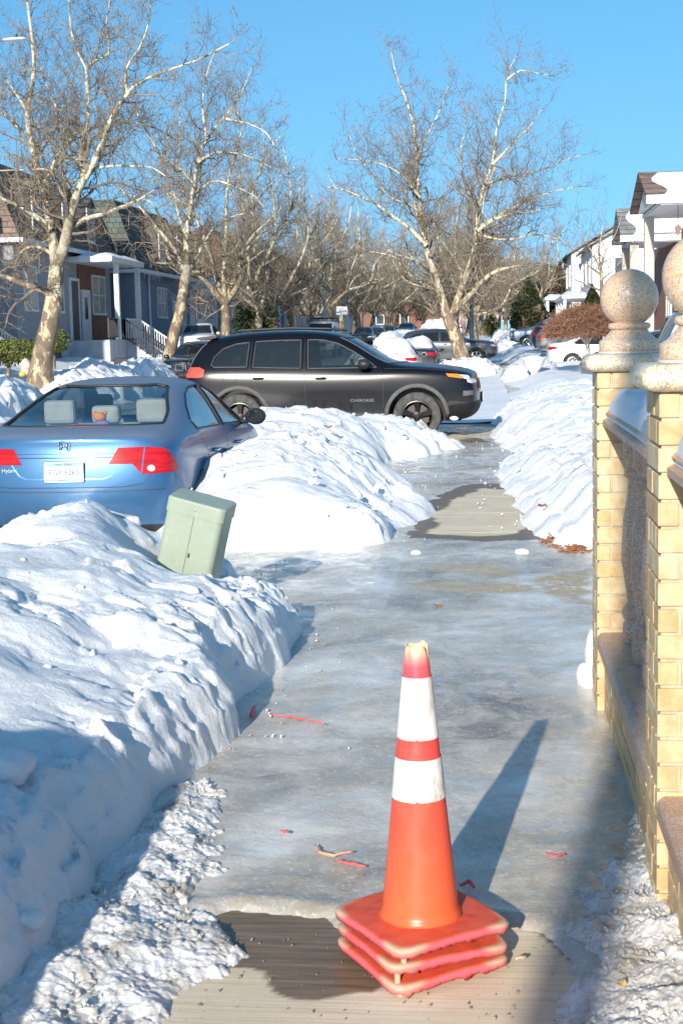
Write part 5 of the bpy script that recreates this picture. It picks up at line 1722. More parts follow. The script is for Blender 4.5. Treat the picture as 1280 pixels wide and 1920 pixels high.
toy = thing('plush_toy', 'small orange and purple plush toy on the parcel shelf of the blue sedan', 'plush toy', (-3.235+.10, 10.6+.72, -.215+1.05), .3)
MT['plush_o'] = plain('orange_plush', (.80, .28, .06), .9, scale=60, var=.2); MT['plush_p'] = plain('purple_plush', (.28, .18, .50), .9, scale=60, var=.2)
def blob_part(name, loc, r, mat, parent, seed=1):
    o = blob(name, None, None, loc, r, mat, seed, .15, 2); o.parent = parent; return o
blob_part('body', (0, 0, .035), (.06, .045, .035), MT['plush_p'], toy); blob_part('head', (-.02, -.01, .09), (.055, .045, .04), MT['plush_o'], toy, 2)
for sd in (1, -1): blob_part('ear', (-.02+sd*.045, 0, .12), (.018, .015, .022), MT['plush_o'], toy, 3)

# ---- black SUV (hero), heading right
JS = [dict(x=-2.20, zb=.42, bt=1.02, tp=1.13, wb=.80, wt=.70, cr=.02, bulge=.09),
      dict(x=-2.14, zb=.36, bt=1.06, tp=1.22, wb=.87, wt=.70, cr=.03),
      dict(x=-1.98, zb=.32, bt=1.09, tp=1.50, wb=.905, wt=.62, cr=.03),
      dict(x=-1.80, zb=.30, bt=1.09, tp=1.575, wb=.915, wt=.615, cr=.035),
      dict(x=-1.40, zb=.28, bt=1.08, tp=1.63, wb=.92, wt=.62, cr=.04),
      dict(x=-.90, zb=.27, bt=1.06, tp=1.655, wb=.925, wt=.63, cr=.04),
      dict(x=-.40, zb=.27, bt=1.045, tp=1.66, wb=.925, wt=.635, cr=.04),
      dict(x=.05, zb=.27, bt=1.04, tp=1.62, wb=.925, wt=.63, cr=.04, bow=.04),
      dict(x=.34, zb=.27, bt=1.04, tp=1.51, wb=.925, wt=.65, cr=.04, bow=.08),
      dict(x=.66, zb=.27, bt=1.04, tp=1.29, wb=.925, wt=.70, cr=.04, bow=.10),
      dict(x=.95, zb=.28, bt=1.05, tp=1.14, wb=.925, wt=.77, cr=.04, bow=.06),
      dict(x=1.35, zb=.28, bt=1.04, tp=1.115, wb=.922, wt=.78, cr=.045),
      dict(x=1.75, zb=.29, bt=1.01, tp=1.08, wb=.91, wt=.78, cr=.045),
      dict(x=2.06, zb=.31, bt=.97, tp=1.035, wb=.88, wt=.76, cr=.04),
      dict(x=2.17, zb=.33, bt=.92, tp=.985, wb=.84, wt=.72, cr=.03, bulge=.10)]
MT['black_dirty'] = car_paint('salty_black_paint', (.006, .007, .010), .0, .22, .0, (.19, .185, .18), .12, .34, 0.0, .10, .25)
JEP = dict(L=4.62, W=1.86, R=.365, gap=.075, rim=.235, style='five', wmats=(MT['tyre_dirty'], MT['rim_black']), wheels=(-1.37, 1.345), res=3, paint=MT['black_dirty'], tw=.235,
    st=JS, rear=[.08, .0, -.04, -.03, 0, .03, .06], front=[-.10, .0, .05, .04, 0, -.01, -.02],
    windows=[([(-1.80, 1.17), (-1.76, 1.29), (-1.62, 1.42), (-1.42, 1.49), (-1.22, 1.51), (-1.25, 1.14), (-1.74, 1.14)], 1, 'glass_dark', 0, .12, .009),
             ([(-1.15, 1.13), (-1.12, 1.52), (-.75, 1.535), (-.42, 1.535), (-.42, 1.11)], 1, 'glass_dark', 0, .12, .008),
             ([(-.30, 1.105), (-.32, 1.535), (-.1, 1.53), (.14, 1.475), (.38, 1.35), (.62, 1.20), (.74, 1.105)], 1, 'glass', 0, .12, .009),
             ([(-.66, 1.12), (.66, 1.12), (.58, 1.50), (-.58, 1.50)], 0, 'glass_dark', -1, .05, .01),
             ([(-.70, 1.17), (.70, 1.17), (.56, 1.56), (-.56, 1.56)], 0, 'glass', 1, .05, .01)],
    patches=[('tail_lamp', [(-2.35, 1.0), (-2.35, 1.135), (-1.98, 1.14), (-1.90, 1.10), (-1.92, 1.0), (-2.0, .985)], 1, 0, MT['lamp_lit'], .006),
             ('tail_lamp', [(.52, 1.0), (.52, 1.12), (.80, 1.13), (.90, 1.10), (.90, 1.0)], 0, -1, MT['lamp_lit'], .006),
             ('headlight', [(1.96, .985), (2.06, .92), (2.40, .87), (2.40, .91), (2.16, .965)], 1, 0, MT['lamp_clear'], .006),
             ('turn_lamp', [(1.78, 1.0), (1.82, .955), (2.02, .925), (2.05, .945), (1.96, .99)], 1, 0, MT['lamp_amber'], .008),
             ('headlight', [(.50, .86), (.52, .90), (.88, .93), (.9, .88), (.80, .85)], 0, 1, MT['lamp_clear'], .006),
             ('grille', [(-.48, .76), (.48, .76), (.46, .90), (-.46, .90)], 0, 1, MT['black_trim'], .006),
             ('lower_bumper', [(1.78, .2), (1.74, .50), (1.9, .54), (2.45, .60), (2.45, .2)], 1, 0, MT['black_trim'], .010),
             ('lower_bumper', [(-1, .2), (-1, .58), (1, .58), (1, .2)], 0, 1, MT['black_trim'], .010),
             ('sill_cladding', [(-1.0, .2), (-1.0, .42), (.98, .42), (.98, .2)], 1, 0, MT['grey_trim'], .008),
             ('fog_lamp', [(2.04, .665), (2.04, .74), (2.19, .745), (2.22, .68)], 1, 0, MT['grey_trim'], .005)],
    seams=[([(-.36, 1.58), (-.36, 1.1), (-.34, .6), (-.32, .44)], 1, 0), ([(.80, 1.10), (.84, .85), (.84, .6), (.82, .43)], 1, 0),
           ([(-1.18, 1.54), (-1.20, 1.12), (-1.18, .95), (-1.06, .74), (-.96, .60), (-.93, .44)], 1, 0), ([(-.93, .44), (.82, .44)], 1, 0),
           ([(.86, 1.09), (1.35, 1.085), (1.8, 1.045), (2.05, 1.0)], 1, 0),
           ([(-1.50+.11*cos(a*.4), .98+.095*sin(a*.4)) for a in range(17)], 1, 0)],
    mirror=(.58, 1.16), mirror_mat=MT['black_trim'], handles=[(-1.06, .965), (-.10, .955)], handle_mat=MT['black_dirty'], trim=plain('satin_trim', (.07, .07, .07), .45),
    seats=[(-.22, .38), (-.22, -.38), (-1.1, .38), (-1.1, -.38)])
suv, jb = make_car('suv', 'black SUV with salt-streaked doors parked across the pavement, its side towards the viewer', 'car', JEP)
# arch flares
for wx in JEP['wheels']:
    for sd in (1, -1):
        P = []
        for i in range(25):
            a = radians(-22)+radians(224)*i/24
            ux, uz = wx+.445*cos(a), .365+.445*sin(a)
            if uz < .30: continue
            q, n_ = surf(jb, wx+.475*cos(a), max(.33, .365+.475*sin(a)), 1, sd)
            y = q.y if q is not None else sd*.92
            P.append((ux, y, uz))
        b = MB(); n0 = 0
        for i, (x, y, z) in enumerate(P):
            dx, dz = x-wx, z-.365; l = hypot(dx, dz); dx /= l; dz /= l
            for (rr, oy) in ((-.012, -.05), (-.012, .018), (.012, .024), (.045, .014), (.058, -.01)):
                b.v.append((x+dx*rr, y+sd*oy, z+dz*rr))
        for i in range(len(P)-1):
            for k in range(4):
                b.f.append((i*5+k, i*5+k+1, (i+1)*5+k+1, (i+1)*5+k)); b.m.append(0)
        o_ = b.build('wheel_arch', MT['grey_trim'], suv, smooth=True)
        md = o_.modifiers.new('t', 'SOLIDIFY'); md.thickness = .004
for sd in (1, -1):
    b = MB(); b.tube([(-1.50, sd*.60, 1.645), (-1.38, sd*.60, 1.695), (-.6, sd*.60, 1.718), (.0, sd*.60, 1.70), (.16, sd*.60, 1.665)], [.012, .018, .018, .018, .012], 8)
    b.build('roof_rail', MT['black_trim'], suv, smooth=True)
b = MB(); loft(b, [[(-1.75, y, 1.585), (-1.75, y, 1.625), (-2.02, y, 1.60), (-2.10, y, 1.575), (-2.0, y, 1.55)] for y in (-.60, -.3, 0, .3, .60)]); b.build('spoiler', MT['black_dirty'], suv, smooth=False)
b = MB(); b.box((2.30, -.16, .54), (2.33, .16, .69)); b.box((2.2, -.12, .52), (2.30, .12, .60)); b.build('front_plate_holder', MT['black_trim'], suv, bevel=.005)
b = MB(); b.box((2.335, -.15, .56), (2.34, .15, .68)); b.build('licence_plate', plain('plate_pale', (.62, .64, .66), .4), suv)
ql, nl_ = surf(jb, .62, .62, 1, -1)
text_mesh('CHEROKEE', .058, plain('badge_grey', (.16, .16, .16), .5, .3), suv, Matrix.Translation((.52, ql.y-.004, .615)) @ Matrix.Rotation(pi/2, 4, 'X'), 'badge', sx=1.25)
b = MB()
b.lathe([(.165, -.012), (.185, 0), (.165, .012)], 28, 0, Matrix.Translation((.36, -.37, 1.08)) @ Matrix.Rotation(radians(70), 4, 'Y'), closed=True); b.build('steering_wheel', MT['black_trim'], suv, smooth=True)
b = MB(); b.box((.46, -.70, .80), (.85, .70, 1.08)); b.build('dashboard', MT['black_trim'], suv, bevel=.04)
# frozen slush hanging from the wheel arch
blob_part('ice_clump', (1.345+.56, -.86, .33), (.07, .06, .035), MT['snow'], suv, 4)
jp = onG(783, 822)
place(suv, jp.x-1.345, jp.y+.80, -.02, 0, 0.006); suv.scale = (.995, 1, 1.0)
# ------------------------------------------------------------------ other vehicles
import copy
def sedan_spec(paint, rim='rim_silver', lamp=True, wide_lamp=False):
    S = dict(CIV); S['paint'] = paint; S['res'] = 2; S['seats'] = []; S['cabin'] = False
    S['windows'] = [w_[:2]+('glass_dark',)+w_[3:] for w_ in CIV['windows']]
    S['handle_mat'] = paint; S['mirror_mat'] = paint; S['wmats'] = (MT['rubber'], MT[rim])
    S['patches'] = [('tail_lamp', [(.30 if wide_lamp else .45, .84), (.32 if wide_lamp else .47, .93), (.80, .93), (.80, .80)], 0, -1, MT['lamp_red'], .005),
                    ('tail_lamp', [(-2.32, .80), (-2.32, .93), (-2.0, .94), (-1.88, .91), (-1.95, .84)], 1, 0, MT['lamp_red'], .007),
                    ('headlight', [(.40, .60), (.42, .70), (.80, .74), (.80, .62)], 0, 1, MT['lamp_clear'], .005),
                    ('grille', [(-.34, .50), (.34, .50), (.36, .62), (-.36, .62)], 0, 1, MT['black_trim'], .005)]
    S['seams'] = CIV['seams'][:4]
    return S
def suv_spec(paint, rim='rim_silver', tall=1.0, style='five'):
    S = dict(JEP); S['paint'] = paint; S['res'] = 2; S['cabin'] = False
    S['windows'] = [w_[:2]+('glass_dark',)+w_[3:] for w_ in JEP['windows']]
    S['handle_mat'] = paint; S['mirror_mat'] = paint; S['wmats'] = (MT['rubber'], MT[rim]); S['style'] = style
    S['patches'] = [('tail_lamp', [(-2.35, .98), (-2.35, 1.13), (-1.98, 1.14), (-1.90, 1.10), (-1.92, 1.0)], 1, 0, MT['lamp_red'], .006),
                    ('tail_lamp', [(.50, .98), (.50, 1.12), (.80, 1.13), (.90, 1.10), (.90, .98)], 0, -1, MT['lamp_red'], .008),
                    ('headlight', [(.46, .78), (.48, .87), (.84, .92), (.86, .82)], 0, 1, MT['lamp_clear'], .006),
                    ('headlight', [(2.0, .90), (2.08, .83), (2.40, .78), (2.40, .87)], 1, 0, MT['lamp_clear'], .008),
                    ('lower_bumper', [(-1, .2), (-1, .50), (1, .50), (1, .2)], 0, 1, MT['black_trim'], .006)]
    S['seams'] = JEP['seams'][:4]; S['trim'] = MT['black_trim']
    return S
def grille(parent, x, w_, z0, z1, bars=9, mat=None, kidneys=False):
    b = MB(); b.box((x-.01, -w_, z0), (x+.005, w_, z1)); g = b.build('grille', MT['black_trim'], parent)
    c = MB()
    for side in ((-1, 1) if kidneys else (0,)):
        cx = side*.17; hw = .13 if kidneys else w_
        P = rounded(hw, (z1-z0)/2, .03, 3); zc = (z0+z1)/2
        c.tube([(x+.012, cx+y, zc+z) for y, z in P]+[(x+.012, cx+P[0][0], zc+P[0][1])], .010, 5, cap=False)
        for i in range(bars):
            y = cx-hw+2*hw*(i+.5)/bars; c.tube([(x+.012, y, z0+.01), (x+.012, y, z1-.01)], .006, 4)
    c.build('grille_bars', mat or MT['chrome'], g); return g
P_BLACK = car_paint('black_paint', (.010, .011, .013), .1, .2, .08, (.30, .30, .30), .8, .5)
P_WHITE = car_paint('white_paint', (.78, .79, .80), .0, .3, .05, (.5, .48, .45), .6, .25)
P_SILVER = car_paint('silver_paint', (.45, .46, .48), .5, .35, .1, (.4, .39, .37), .6, .3)
P_NAVY = car_paint('navy_paint', (.03, .055, .11), .3, .25, .12, (.35, .35, .36), .7, .4)
P_SLATE = car_paint('slate_paint', (.045, .055, .075), .35, .25, .05, (.4, .39, .37), .7, .45)
P_GREYBLUE = car_paint('grey_blue_paint', (.17, .24, .34), .35, .35, .2, (.4, .39, .38), .6, .4)
P_GREY = car_paint('grey_paint', (.10, .10, .11), .3, .3, .3, (.45, .44, .43), .6, .5)

c1, _ = make_car('suv', 'black SUV with twin chrome grilles facing the viewer, left of the dirty black SUV', 'car', suv_spec(P_BLACK))
grille(c1, 2.33, .36, .68, .90, 8, kidneys=True)
place(c1, -10.35, 50.3, gz(50)-.10, -pi/2)
c2, _ = make_car('suv', 'white SUV parked in a far left driveway, above the bonnet of the black one', 'car', suv_spec(P_WHITE))
place(c2, -14.3, 70.0, gz(70)+.55, -pi/2+.1)
c3, _ = make_car('hatchback', 'blue-grey car with snow on its roof, parked on the left behind the white SUV', 'car', sedan_spec(P_GREYBLUE))
place(c3, -12.9, 77.5, gz(77)+.35, -pi/2)
# snow covered sedan
def car_snow(parent, spec_st, x0, x1, seed, th=.12, label='snow_load'):
    """snow lying over the roof and windows from x0 to x1"""
    vs = []; NX, NY = 34, 16
    ss = spec_st
    def at(x, key):
        return interp([(q['x'], q[key]) for q in ss], x)
    for i in range(NX+1):
        x = lerp(x0, x1, i/NX)
        for j in range(NY+1):
            v = -1+2*j/NY
            wt = at(x, 'wt'); tp = at(x, 'tp'); cr = at(x, 'cr')
            y = v*(wt+.06)
            e = (1-abs(v)**4)*min(1, (i+.3)*.30)*min(1, (NX-i+.3)*.30)
            z = tp+cr*(1-v*v)-.03+(th*(.8+.5*fnoise(x*1.6, y*2, seed)))*max(0, e)-.10*abs(v)**6
            vs.append((x, y, z))
    fs = [(i*(NY+1)+j, (i+1)*(NY+1)+j, (i+1)*(NY+1)+j+1, i*(NY+1)+j+1) for i in range(NX) for j in range(NY)]
    me = bpy.data.meshes.new('snow_load'); me.from_pydata(vs, [], fs); me.materials.append(MT['snow_far']); me.polygons.foreach_set('use_smooth', [True]*len(me.polygons)); me.update()
    o = bpy.data.objects.new('snow_load', me); COL.objects.link(o); o.parent = parent
    md = o.modifiers.new('t', 'SOLIDIFY'); md.thickness = .05; md.offset = -1
    return o
c4, _ = make_car('sedan', 'white sedan buried under smooth snow, one dark side window showing', 'car', sedan_spec(P_WHITE))
car_snow(c4, CS, -2.1, 2.0, 1, .20)
place(c4, -3.35, 51.5, gz(51)-.08, pi/2)
c5, _ = make_car('sedan', 'black sedan with red tail lamps and a thick slab of snow on its rear window', 'car', sedan_spec(P_BLACK, wide_lamp=True))
car_snow(c5, CS, -1.7, .3, 2, .20)
place(c5, -3.0, 60.6, gz(60)-.10, pi/2)
c6, _ = make_car('suv', 'slate crossover with pale doors crossing the far pavement, bright alloy wheel behind the tall tree', 'car', suv_spec(P_SLATE, 'rim_silver'))
rg = onG(905, 688, .15)
place(c6, -1.95, 67.8, gz(67)+.03, 0)
c7, _ = make_car('sedan', 'white sedan in the right driveway, red tail lamp left of the round-topped shrub', 'car', sedan_spec(P_WHITE, wide_lamp=True))
place(c7, 4.55, 57.5, gz(57)+.10, 0)
c8, _ = make_car('sedan', 'dark grey car with a slanting red tail lamp, beyond the white sedan', 'car', sedan_spec(P_GREY, wide_lamp=True))
place(c8, 4.45, 67.0, gz(67)+.35, 0.05)
c9, _ = make_car('suv', 'dark blue SUV with tall red tail lamps between the pickup and the grey car', 'car', suv_spec(P_NAVY))
place(c9, 4.4, 75.0, gz(75)+.25, 0)
c11, _ = make_car('sedan', 'navy car showing only its bonnet behind the right snow bank', 'car', sedan_spec(P_NAVY))
place(c11, 4.75, 39.5, .18, pi)
c12, _ = make_car('suv', 'white SUV glimpsed between the two granite balls', 'car', suv_spec(P_WHITE))
place(c12, 4.55, 20.3, .12, 0); c12.scale = (1, 1, 1.12)
# silver car far, copies of cars down the road
def car_copy(src, label, x, y, rz, z=None, sc=1.0, group='cars parked down the street'):
    c = copy_tree(src); c['label'] = label; c['group'] = group
    place(c, x, y, gz(y)-.10 if z is None else z, rz); c.scale = (sc, sc, sc); return c
car_copy(c1, 'small black SUV facing the viewer, right of the white van', -9.7, 111, -pi/2, sc=.95)
car_copy(c5, 'black sedan with snow on it, second of the small cars beyond the van', -9.7, 124, -pi/2)
car_copy(c3, 'grey-blue car in line behind the two black ones, far down the street', -9.6, 136, -pi/2)
car_copy(c9, 'blue SUV just above the broken snow heap in the roadway', -8.2, 143, -pi/2)
car_copy(c2, 'distant white SUV right of the broken snow heap, near the street end', -3.6, 146, pi/2)
car_copy(c8, 'distant dark car parked at the very end of the street', -5.6, 170, -pi/2)
car_copy(c7, 'distant white car parked on the left near the street end', -10.0, 158, -pi/2)
car_copy(c9, 'distant dark SUV with red lamps behind the two grey tree stems', -3.4, 84, pi/2)
car_copy(c8, 'dark car beyond the pickup at the foot of the evergreens', 4.0, 97, 0, gz(97)+.1)
c13 = car_copy(c6, 'dark SUV parked at the left, behind the second plane tree', -10.3, 61.5, -pi/2)

# pickup
PS = [dict(x=-2.85, zb=.50, bt=1.10, tp=1.16, wb=.92, wt=.86, cr=.005, bulge=.02),
      dict(x=-2.75, zb=.48, bt=1.12, tp=1.18, wb=.96, wt=.88, cr=.005), dict(x=-1.6, zb=.46, bt=1.14, tp=1.19, wb=.98, wt=.90, cr=.005),
      dict(x=-.98, zb=.45, bt=1.15, tp=1.20, wb=.98, wt=.88, cr=.01), dict(x=-.88, zb=.45, bt=1.15, tp=1.78, wb=.98, wt=.70, cr=.03),
      dict(x=-.3, zb=.45, bt=1.15, tp=1.87, wb=.985, wt=.70, cr=.03), dict(x=.4, zb=.45, bt=1.15, tp=1.87, wb=.985, wt=.70, cr=.03),
      dict(x=.75, zb=.45, bt=1.15, tp=1.78, wb=.985, wt=.70, cr=.03), dict(x=1.35, zb=.45, bt=1.15, tp=1.24, wb=.985, wt=.86, cr=.03),
      dict(x=1.5, zb=.46, bt=1.14, tp=1.21, wb=.985, wt=.87, cr=.03), dict(x=2.5, zb=.48, bt=1.10, tp=1.17, wb=.97, wt=.86, cr=.03), dict(x=2.78, zb=.52, bt=1.06, tp=1.12, wb=.94, wt=.82, cr=.02, bulge=.08)]
PK = dict(L=5.7, W=1.97, R=.40, rim=.24, style='seven', wmats=(MT['rubber'], MT['rim_silver']), wheels=(-1.85, 1.85), res=2, gap=.08, paint=P_GREYBLUE, tw=.26, st=PS,
    rear=[.05, 0, 0, 0, 0, 0, 0], front=[-.02, 0, .03, .03, 0, 0, 0], cabin=False,
    windows=[([(-.78, 1.25), (-.72, 1.76), (-.12, 1.79), (-.12, 1.23)], 1, 'glass_dark', 0, .12, .01), ([(-.02, 1.23), (-.02, 1.79), (.55, 1.77), (1.15, 1.27), (1.15, 1.23)], 1, 'glass_dark', 0, .12, .01),
             ([(-.72, 1.28), (.72, 1.28), (.60, 1.75), (-.60, 1.75)], 0, 'glass_dark', 1, .1, .01)],
    patches=[('headlight', [(.60, .84), (.60, 1.0), (.92, 1.02), (.92, .84)], 0, 1, MT['lamp_clear'], .006), ('headlight', [(2.66, .84), (2.66, 1.0), (2.95, 1.02), (2.95, .84)], 1, 0, MT['lamp_clear'], .008),
             ('grille', [(-.56, .76), (.56, .76), (.56, 1.02), (-.56, 1.02)], 0, 1, MT['black_trim'], .006), ('lower_bumper', [(-1, .3), (-1, .66), (1, .66), (1, .3)], 0, 1, MT['grey_trim'], .008)],
    seams=[([(-.07, 1.8), (-.07, .5)], 1, 0), ([(1.3, 1.15), (1.3, .5)], 1, 0)], mirror=(.95, 1.28), mirror_mat=MT['black_trim'], handles=[(-.6, 1.05), (.15, 1.05)], handle_mat=P_GREYBLUE)
c10, _ = make_car('pickup_truck', 'grey-blue pickup truck nosing out of a right driveway beside the dark evergreens', 'pickup truck', PK)
place(c10, 4.1, 88.5, gz(88)+.12, pi)

# van with ladder rack and white board
VS = [dict(x=-2.5, zb=.4, bt=1.2, tp=2.1, wb=.93, wt=.80, cr=.03, bulge=.02), dict(x=-2.4, zb=.36, bt=1.2, tp=2.18, wb=.96, wt=.80, cr=.03),
      dict(x=-1.0, zb=.34, bt=1.2, tp=2.2, wb=.98, wt=.80, cr=.03), dict(x=.8, zb=.34, bt=1.2, tp=2.2, wb=.98, wt=.80, cr=.03), dict(x=1.25, zb=.34, bt=1.19, tp=2.10, wb=.98, wt=.80, cr=.03),
      dict(x=1.95, zb=.34, bt=1.17, tp=1.42, wb=.975, wt=.82, cr=.03), dict(x=2.15, zb=.35, bt=1.12, tp=1.22, wb=.96, wt=.80, cr=.03), dict(x=2.5, zb=.37, bt=.98, tp=1.05, wb=.88, wt=.74, cr=.03, bulge=.1)]
VN = dict(L=5.0, W=1.96, R=.34, rim=.2, style='seven', wmats=(MT['rubber'], MT['rim_silver']), wheels=(-1.55, 1.7), res=2, paint=P_WHITE, st=VS, rear=[0]*7, front=[-.02, 0, .04, .03, 0, 0, 0], cabin=False,
    windows=[([(.75, 1.28), (.75, 1.85), (1.2, 1.85), (1.75, 1.36), (1.75, 1.28)], 1, 'glass_dark', 0, .12, .01), ([(-.80, 1.32), (.80, 1.32), (.70, 2.02), (-.70, 2.02)], 0, 'glass_dark', 1, .08, .012)],
    patches=[('headlight', [(.55, .78), (.55, .95), (.86, .98), (.86, .8)], 0, 1, MT['lamp_clear'], .006), ('grille', [(-.45, .62), (.45, .62), (.45, .85), (-.45, .85)], 0, 1, MT['black_trim'], .006)],
    seams=[([(.65, 2.0), (.65, .4)], 1, 0), ([(-.6, 2.0), (-.6, .4)], 1, 0)], mirror=(1.55, 1.38), mirror_mat=MT['black_trim'], handles=[(.8, 1.1)], handle_mat=P_WHITE)
van, _ = make_car('van', 'white work van facing the viewer with a ladder rack on its roof', 'van', VN)
rk = MB()
for y in (-.62, .62): rk.tube([(-2.2, y, 2.42), (1.2, y, 2.42)], .025, 6)
for x in (-2.0, -1.0, 0, 1.0):
    rk.tube([(x, -.72, 2.38), (x, .72, 2.38)], .025, 6)
    for y in (-.70, .70): rk.tube([(x, y, 2.15), (x, y, 2.40)], .02, 6)
rk.build('ladder_rack', MT['black_trim'], van)
lad = MB()
for y in (-.35, .05): lad.tube([(-2.3, y, 2.47), (1.6, y, 2.47)], .025, 5)
for i in range(12): lad.tube([(-2.2+i*.32, -.35, 2.47), (-2.2+i*.32, .05, 2.47)], .018, 5)
for o_ in [van]: place(o_, -10.5, 90.5, gz(90)-.10, -pi/2)
lo = lad.build('ladder', MT['steel']); place(lo, -10.5, 90.5, gz(90)-.10, -pi/2); tag(lo, 'metal ladder lying on the roof rack of the white van', 'ladder')
b = MB(); b.box((-.02, -.36, 0), (.02, .36, .52)); b.box((-.01, -.03, -.25), (.01, .03, 0))
bo_ = b.build('sign_board', plain('white_board', (.72, .72, .70), .5)); q = atY(641, 590, 91.5); place(bo_, q.x, 91.5, q.z, -pi/2+.2); tag(bo_, 'blank white board standing up above the ladder rack of the van', 'board')
# ------------------------------------------------------------------ houses
def siding(name, base, pitch=.16, vertical=False, dark=.7):
    m = NT(name, rough=.6, base=base); p = m.gpos(); x, y, z = m.sep(p)
    u = m.math('ADD', x, y) if vertical else z
    f = m.math('FRACT', m.math('MULTIPLY', u, 1/pitch))
    n_ = m.noise(p, 1.2, 5)
    c = m.ramp(n_, [(.3, tuple(v*.9 for v in base)), (.7, base)])
    m.color(m.mix(m.ramp(f, [(0, 1), (.08, 1), (.14, 0)]), c, tuple(v*dark*.7 for v in base)))
    m.bump(f, .5, .02); return m.mat
def shingle(name, base, sx=.5, sz=.22, snow=0.0, scallop=False):
    m = NT(name, rough=.9, base=base, spec=.1); p = m.gpos(); x, y, z = m.sep(p)
    cx = m.n('ShaderNodeCombineXYZ'); m.L(m.math('ADD', x, y), cx.inputs[0]); m.L(z, cx.inputs[1])
    b = m.n('ShaderNodeTexBrick'); m.L(cx.outputs[0], b.inputs[0]); b.inputs['Scale'].default_value = 1
    b.inputs['Brick Width'].default_value = sx; b.inputs['Row Height'].default_value = sz; b.inputs['Mortar Size'].default_value = .018
    b.inputs['Color1'].default_value = (*[v*1.15 for v in base], 1); b.inputs['Color2'].default_value = (*[v*.75 for v in base], 1); b.inputs['Mortar'].default_value = (*[v*.3 for v in base], 1)
    c = m.mix(m.ramp(m.noise(p, .9, 5), [(.35, .0), (.7, .5)]), b.outputs['Color'], tuple(v*.6 for v in base))
    m.color(c); m.bump(b.outputs['Fac'], .6, -.02); return m.mat
def brickwall(name, c1, c2):
    m = NT(name, rough=.85); p = m.gpos(); x, y, z = m.sep(p)
    cx = m.n('ShaderNodeCombineXYZ'); m.L(m.math('ADD', x, y), cx.inputs[0]); m.L(z, cx.inputs[1])
    b = m.n('ShaderNodeTexBrick'); m.L(cx.outputs[0], b.inputs[0]); b.inputs['Scale'].default_value = 1
    b.inputs['Brick Width'].default_value = .22; b.inputs['Row Height'].default_value = .075; b.inputs['Mortar Size'].default_value = .008
    b.inputs['Color1'].default_value = (*c1, 1); b.inputs['Color2'].default_value = (*c2, 1); b.inputs['Mortar'].default_value = (.35, .30, .26, 1)
    m.color(b.outputs['Color']); m.bump(b.outputs['Fac'], .4, -.01); return m.mat
MT['win'] = plain('window_pane', (.06, .075, .09), .06, var=.4, scale=1.2, spec=.8)
MT['curtain'] = plain('curtained_pane', (.35, .36, .36), .15, var=.3, scale=3, spec=.8)
MT['frame'] = plain('white_frame', (.70, .71, .72), .5)
MT['white_sid'] = siding('white_siding', (.66, .67, .68))
MT['grey_vert'] = siding('grey_vertical_siding', (.31, .32, .34), .12, True)
MT['blue_sid'] = siding('blue_grey_siding', (.26, .30, .38), .14)
MT['blue_stucco'] = plain('blue_stucco', (.20, .235, .31), .9, var=.15, bump=.2)
MT['cream_sid'] = siding('cream_siding', (.58, .56, .50))
MT['brown_sh'] = shingle('brown_shingles', (.27, .20, .165))
MT['dark_sh'] = shingle('charcoal_shingles', (.10, .10, .10))
MT['green_sh'] = shingle('green_fish_scale_shingles', (.13, .155, .14), .3, .26)
MT['grey_sh'] = shingle('grey_shingles', (.26, .27, .27))
MT['wood'] = plain('red_brown_wood', (.17, .075, .045), .7, var=.35, scale=6)
MT['door_dark'] = plain('dark_door', (.035, .03, .03), .4)
MT['iron'] = plain('black_iron', (.012, .012, .013), .5)
MT['redbrick'] = brickwall('red_brick', (.42, .16, .09), (.33, .11, .06))
MT['stucco_tan'] = plain('tan_stucco', (.50, .36, .28), .9, var=.15)
MT['beige'] = plain('beige_trim', (.50, .46, .40), .7)
MT['concrete_step'] = plain('painted_concrete', (.42, .45, .49), .85, var=.2, scale=2)

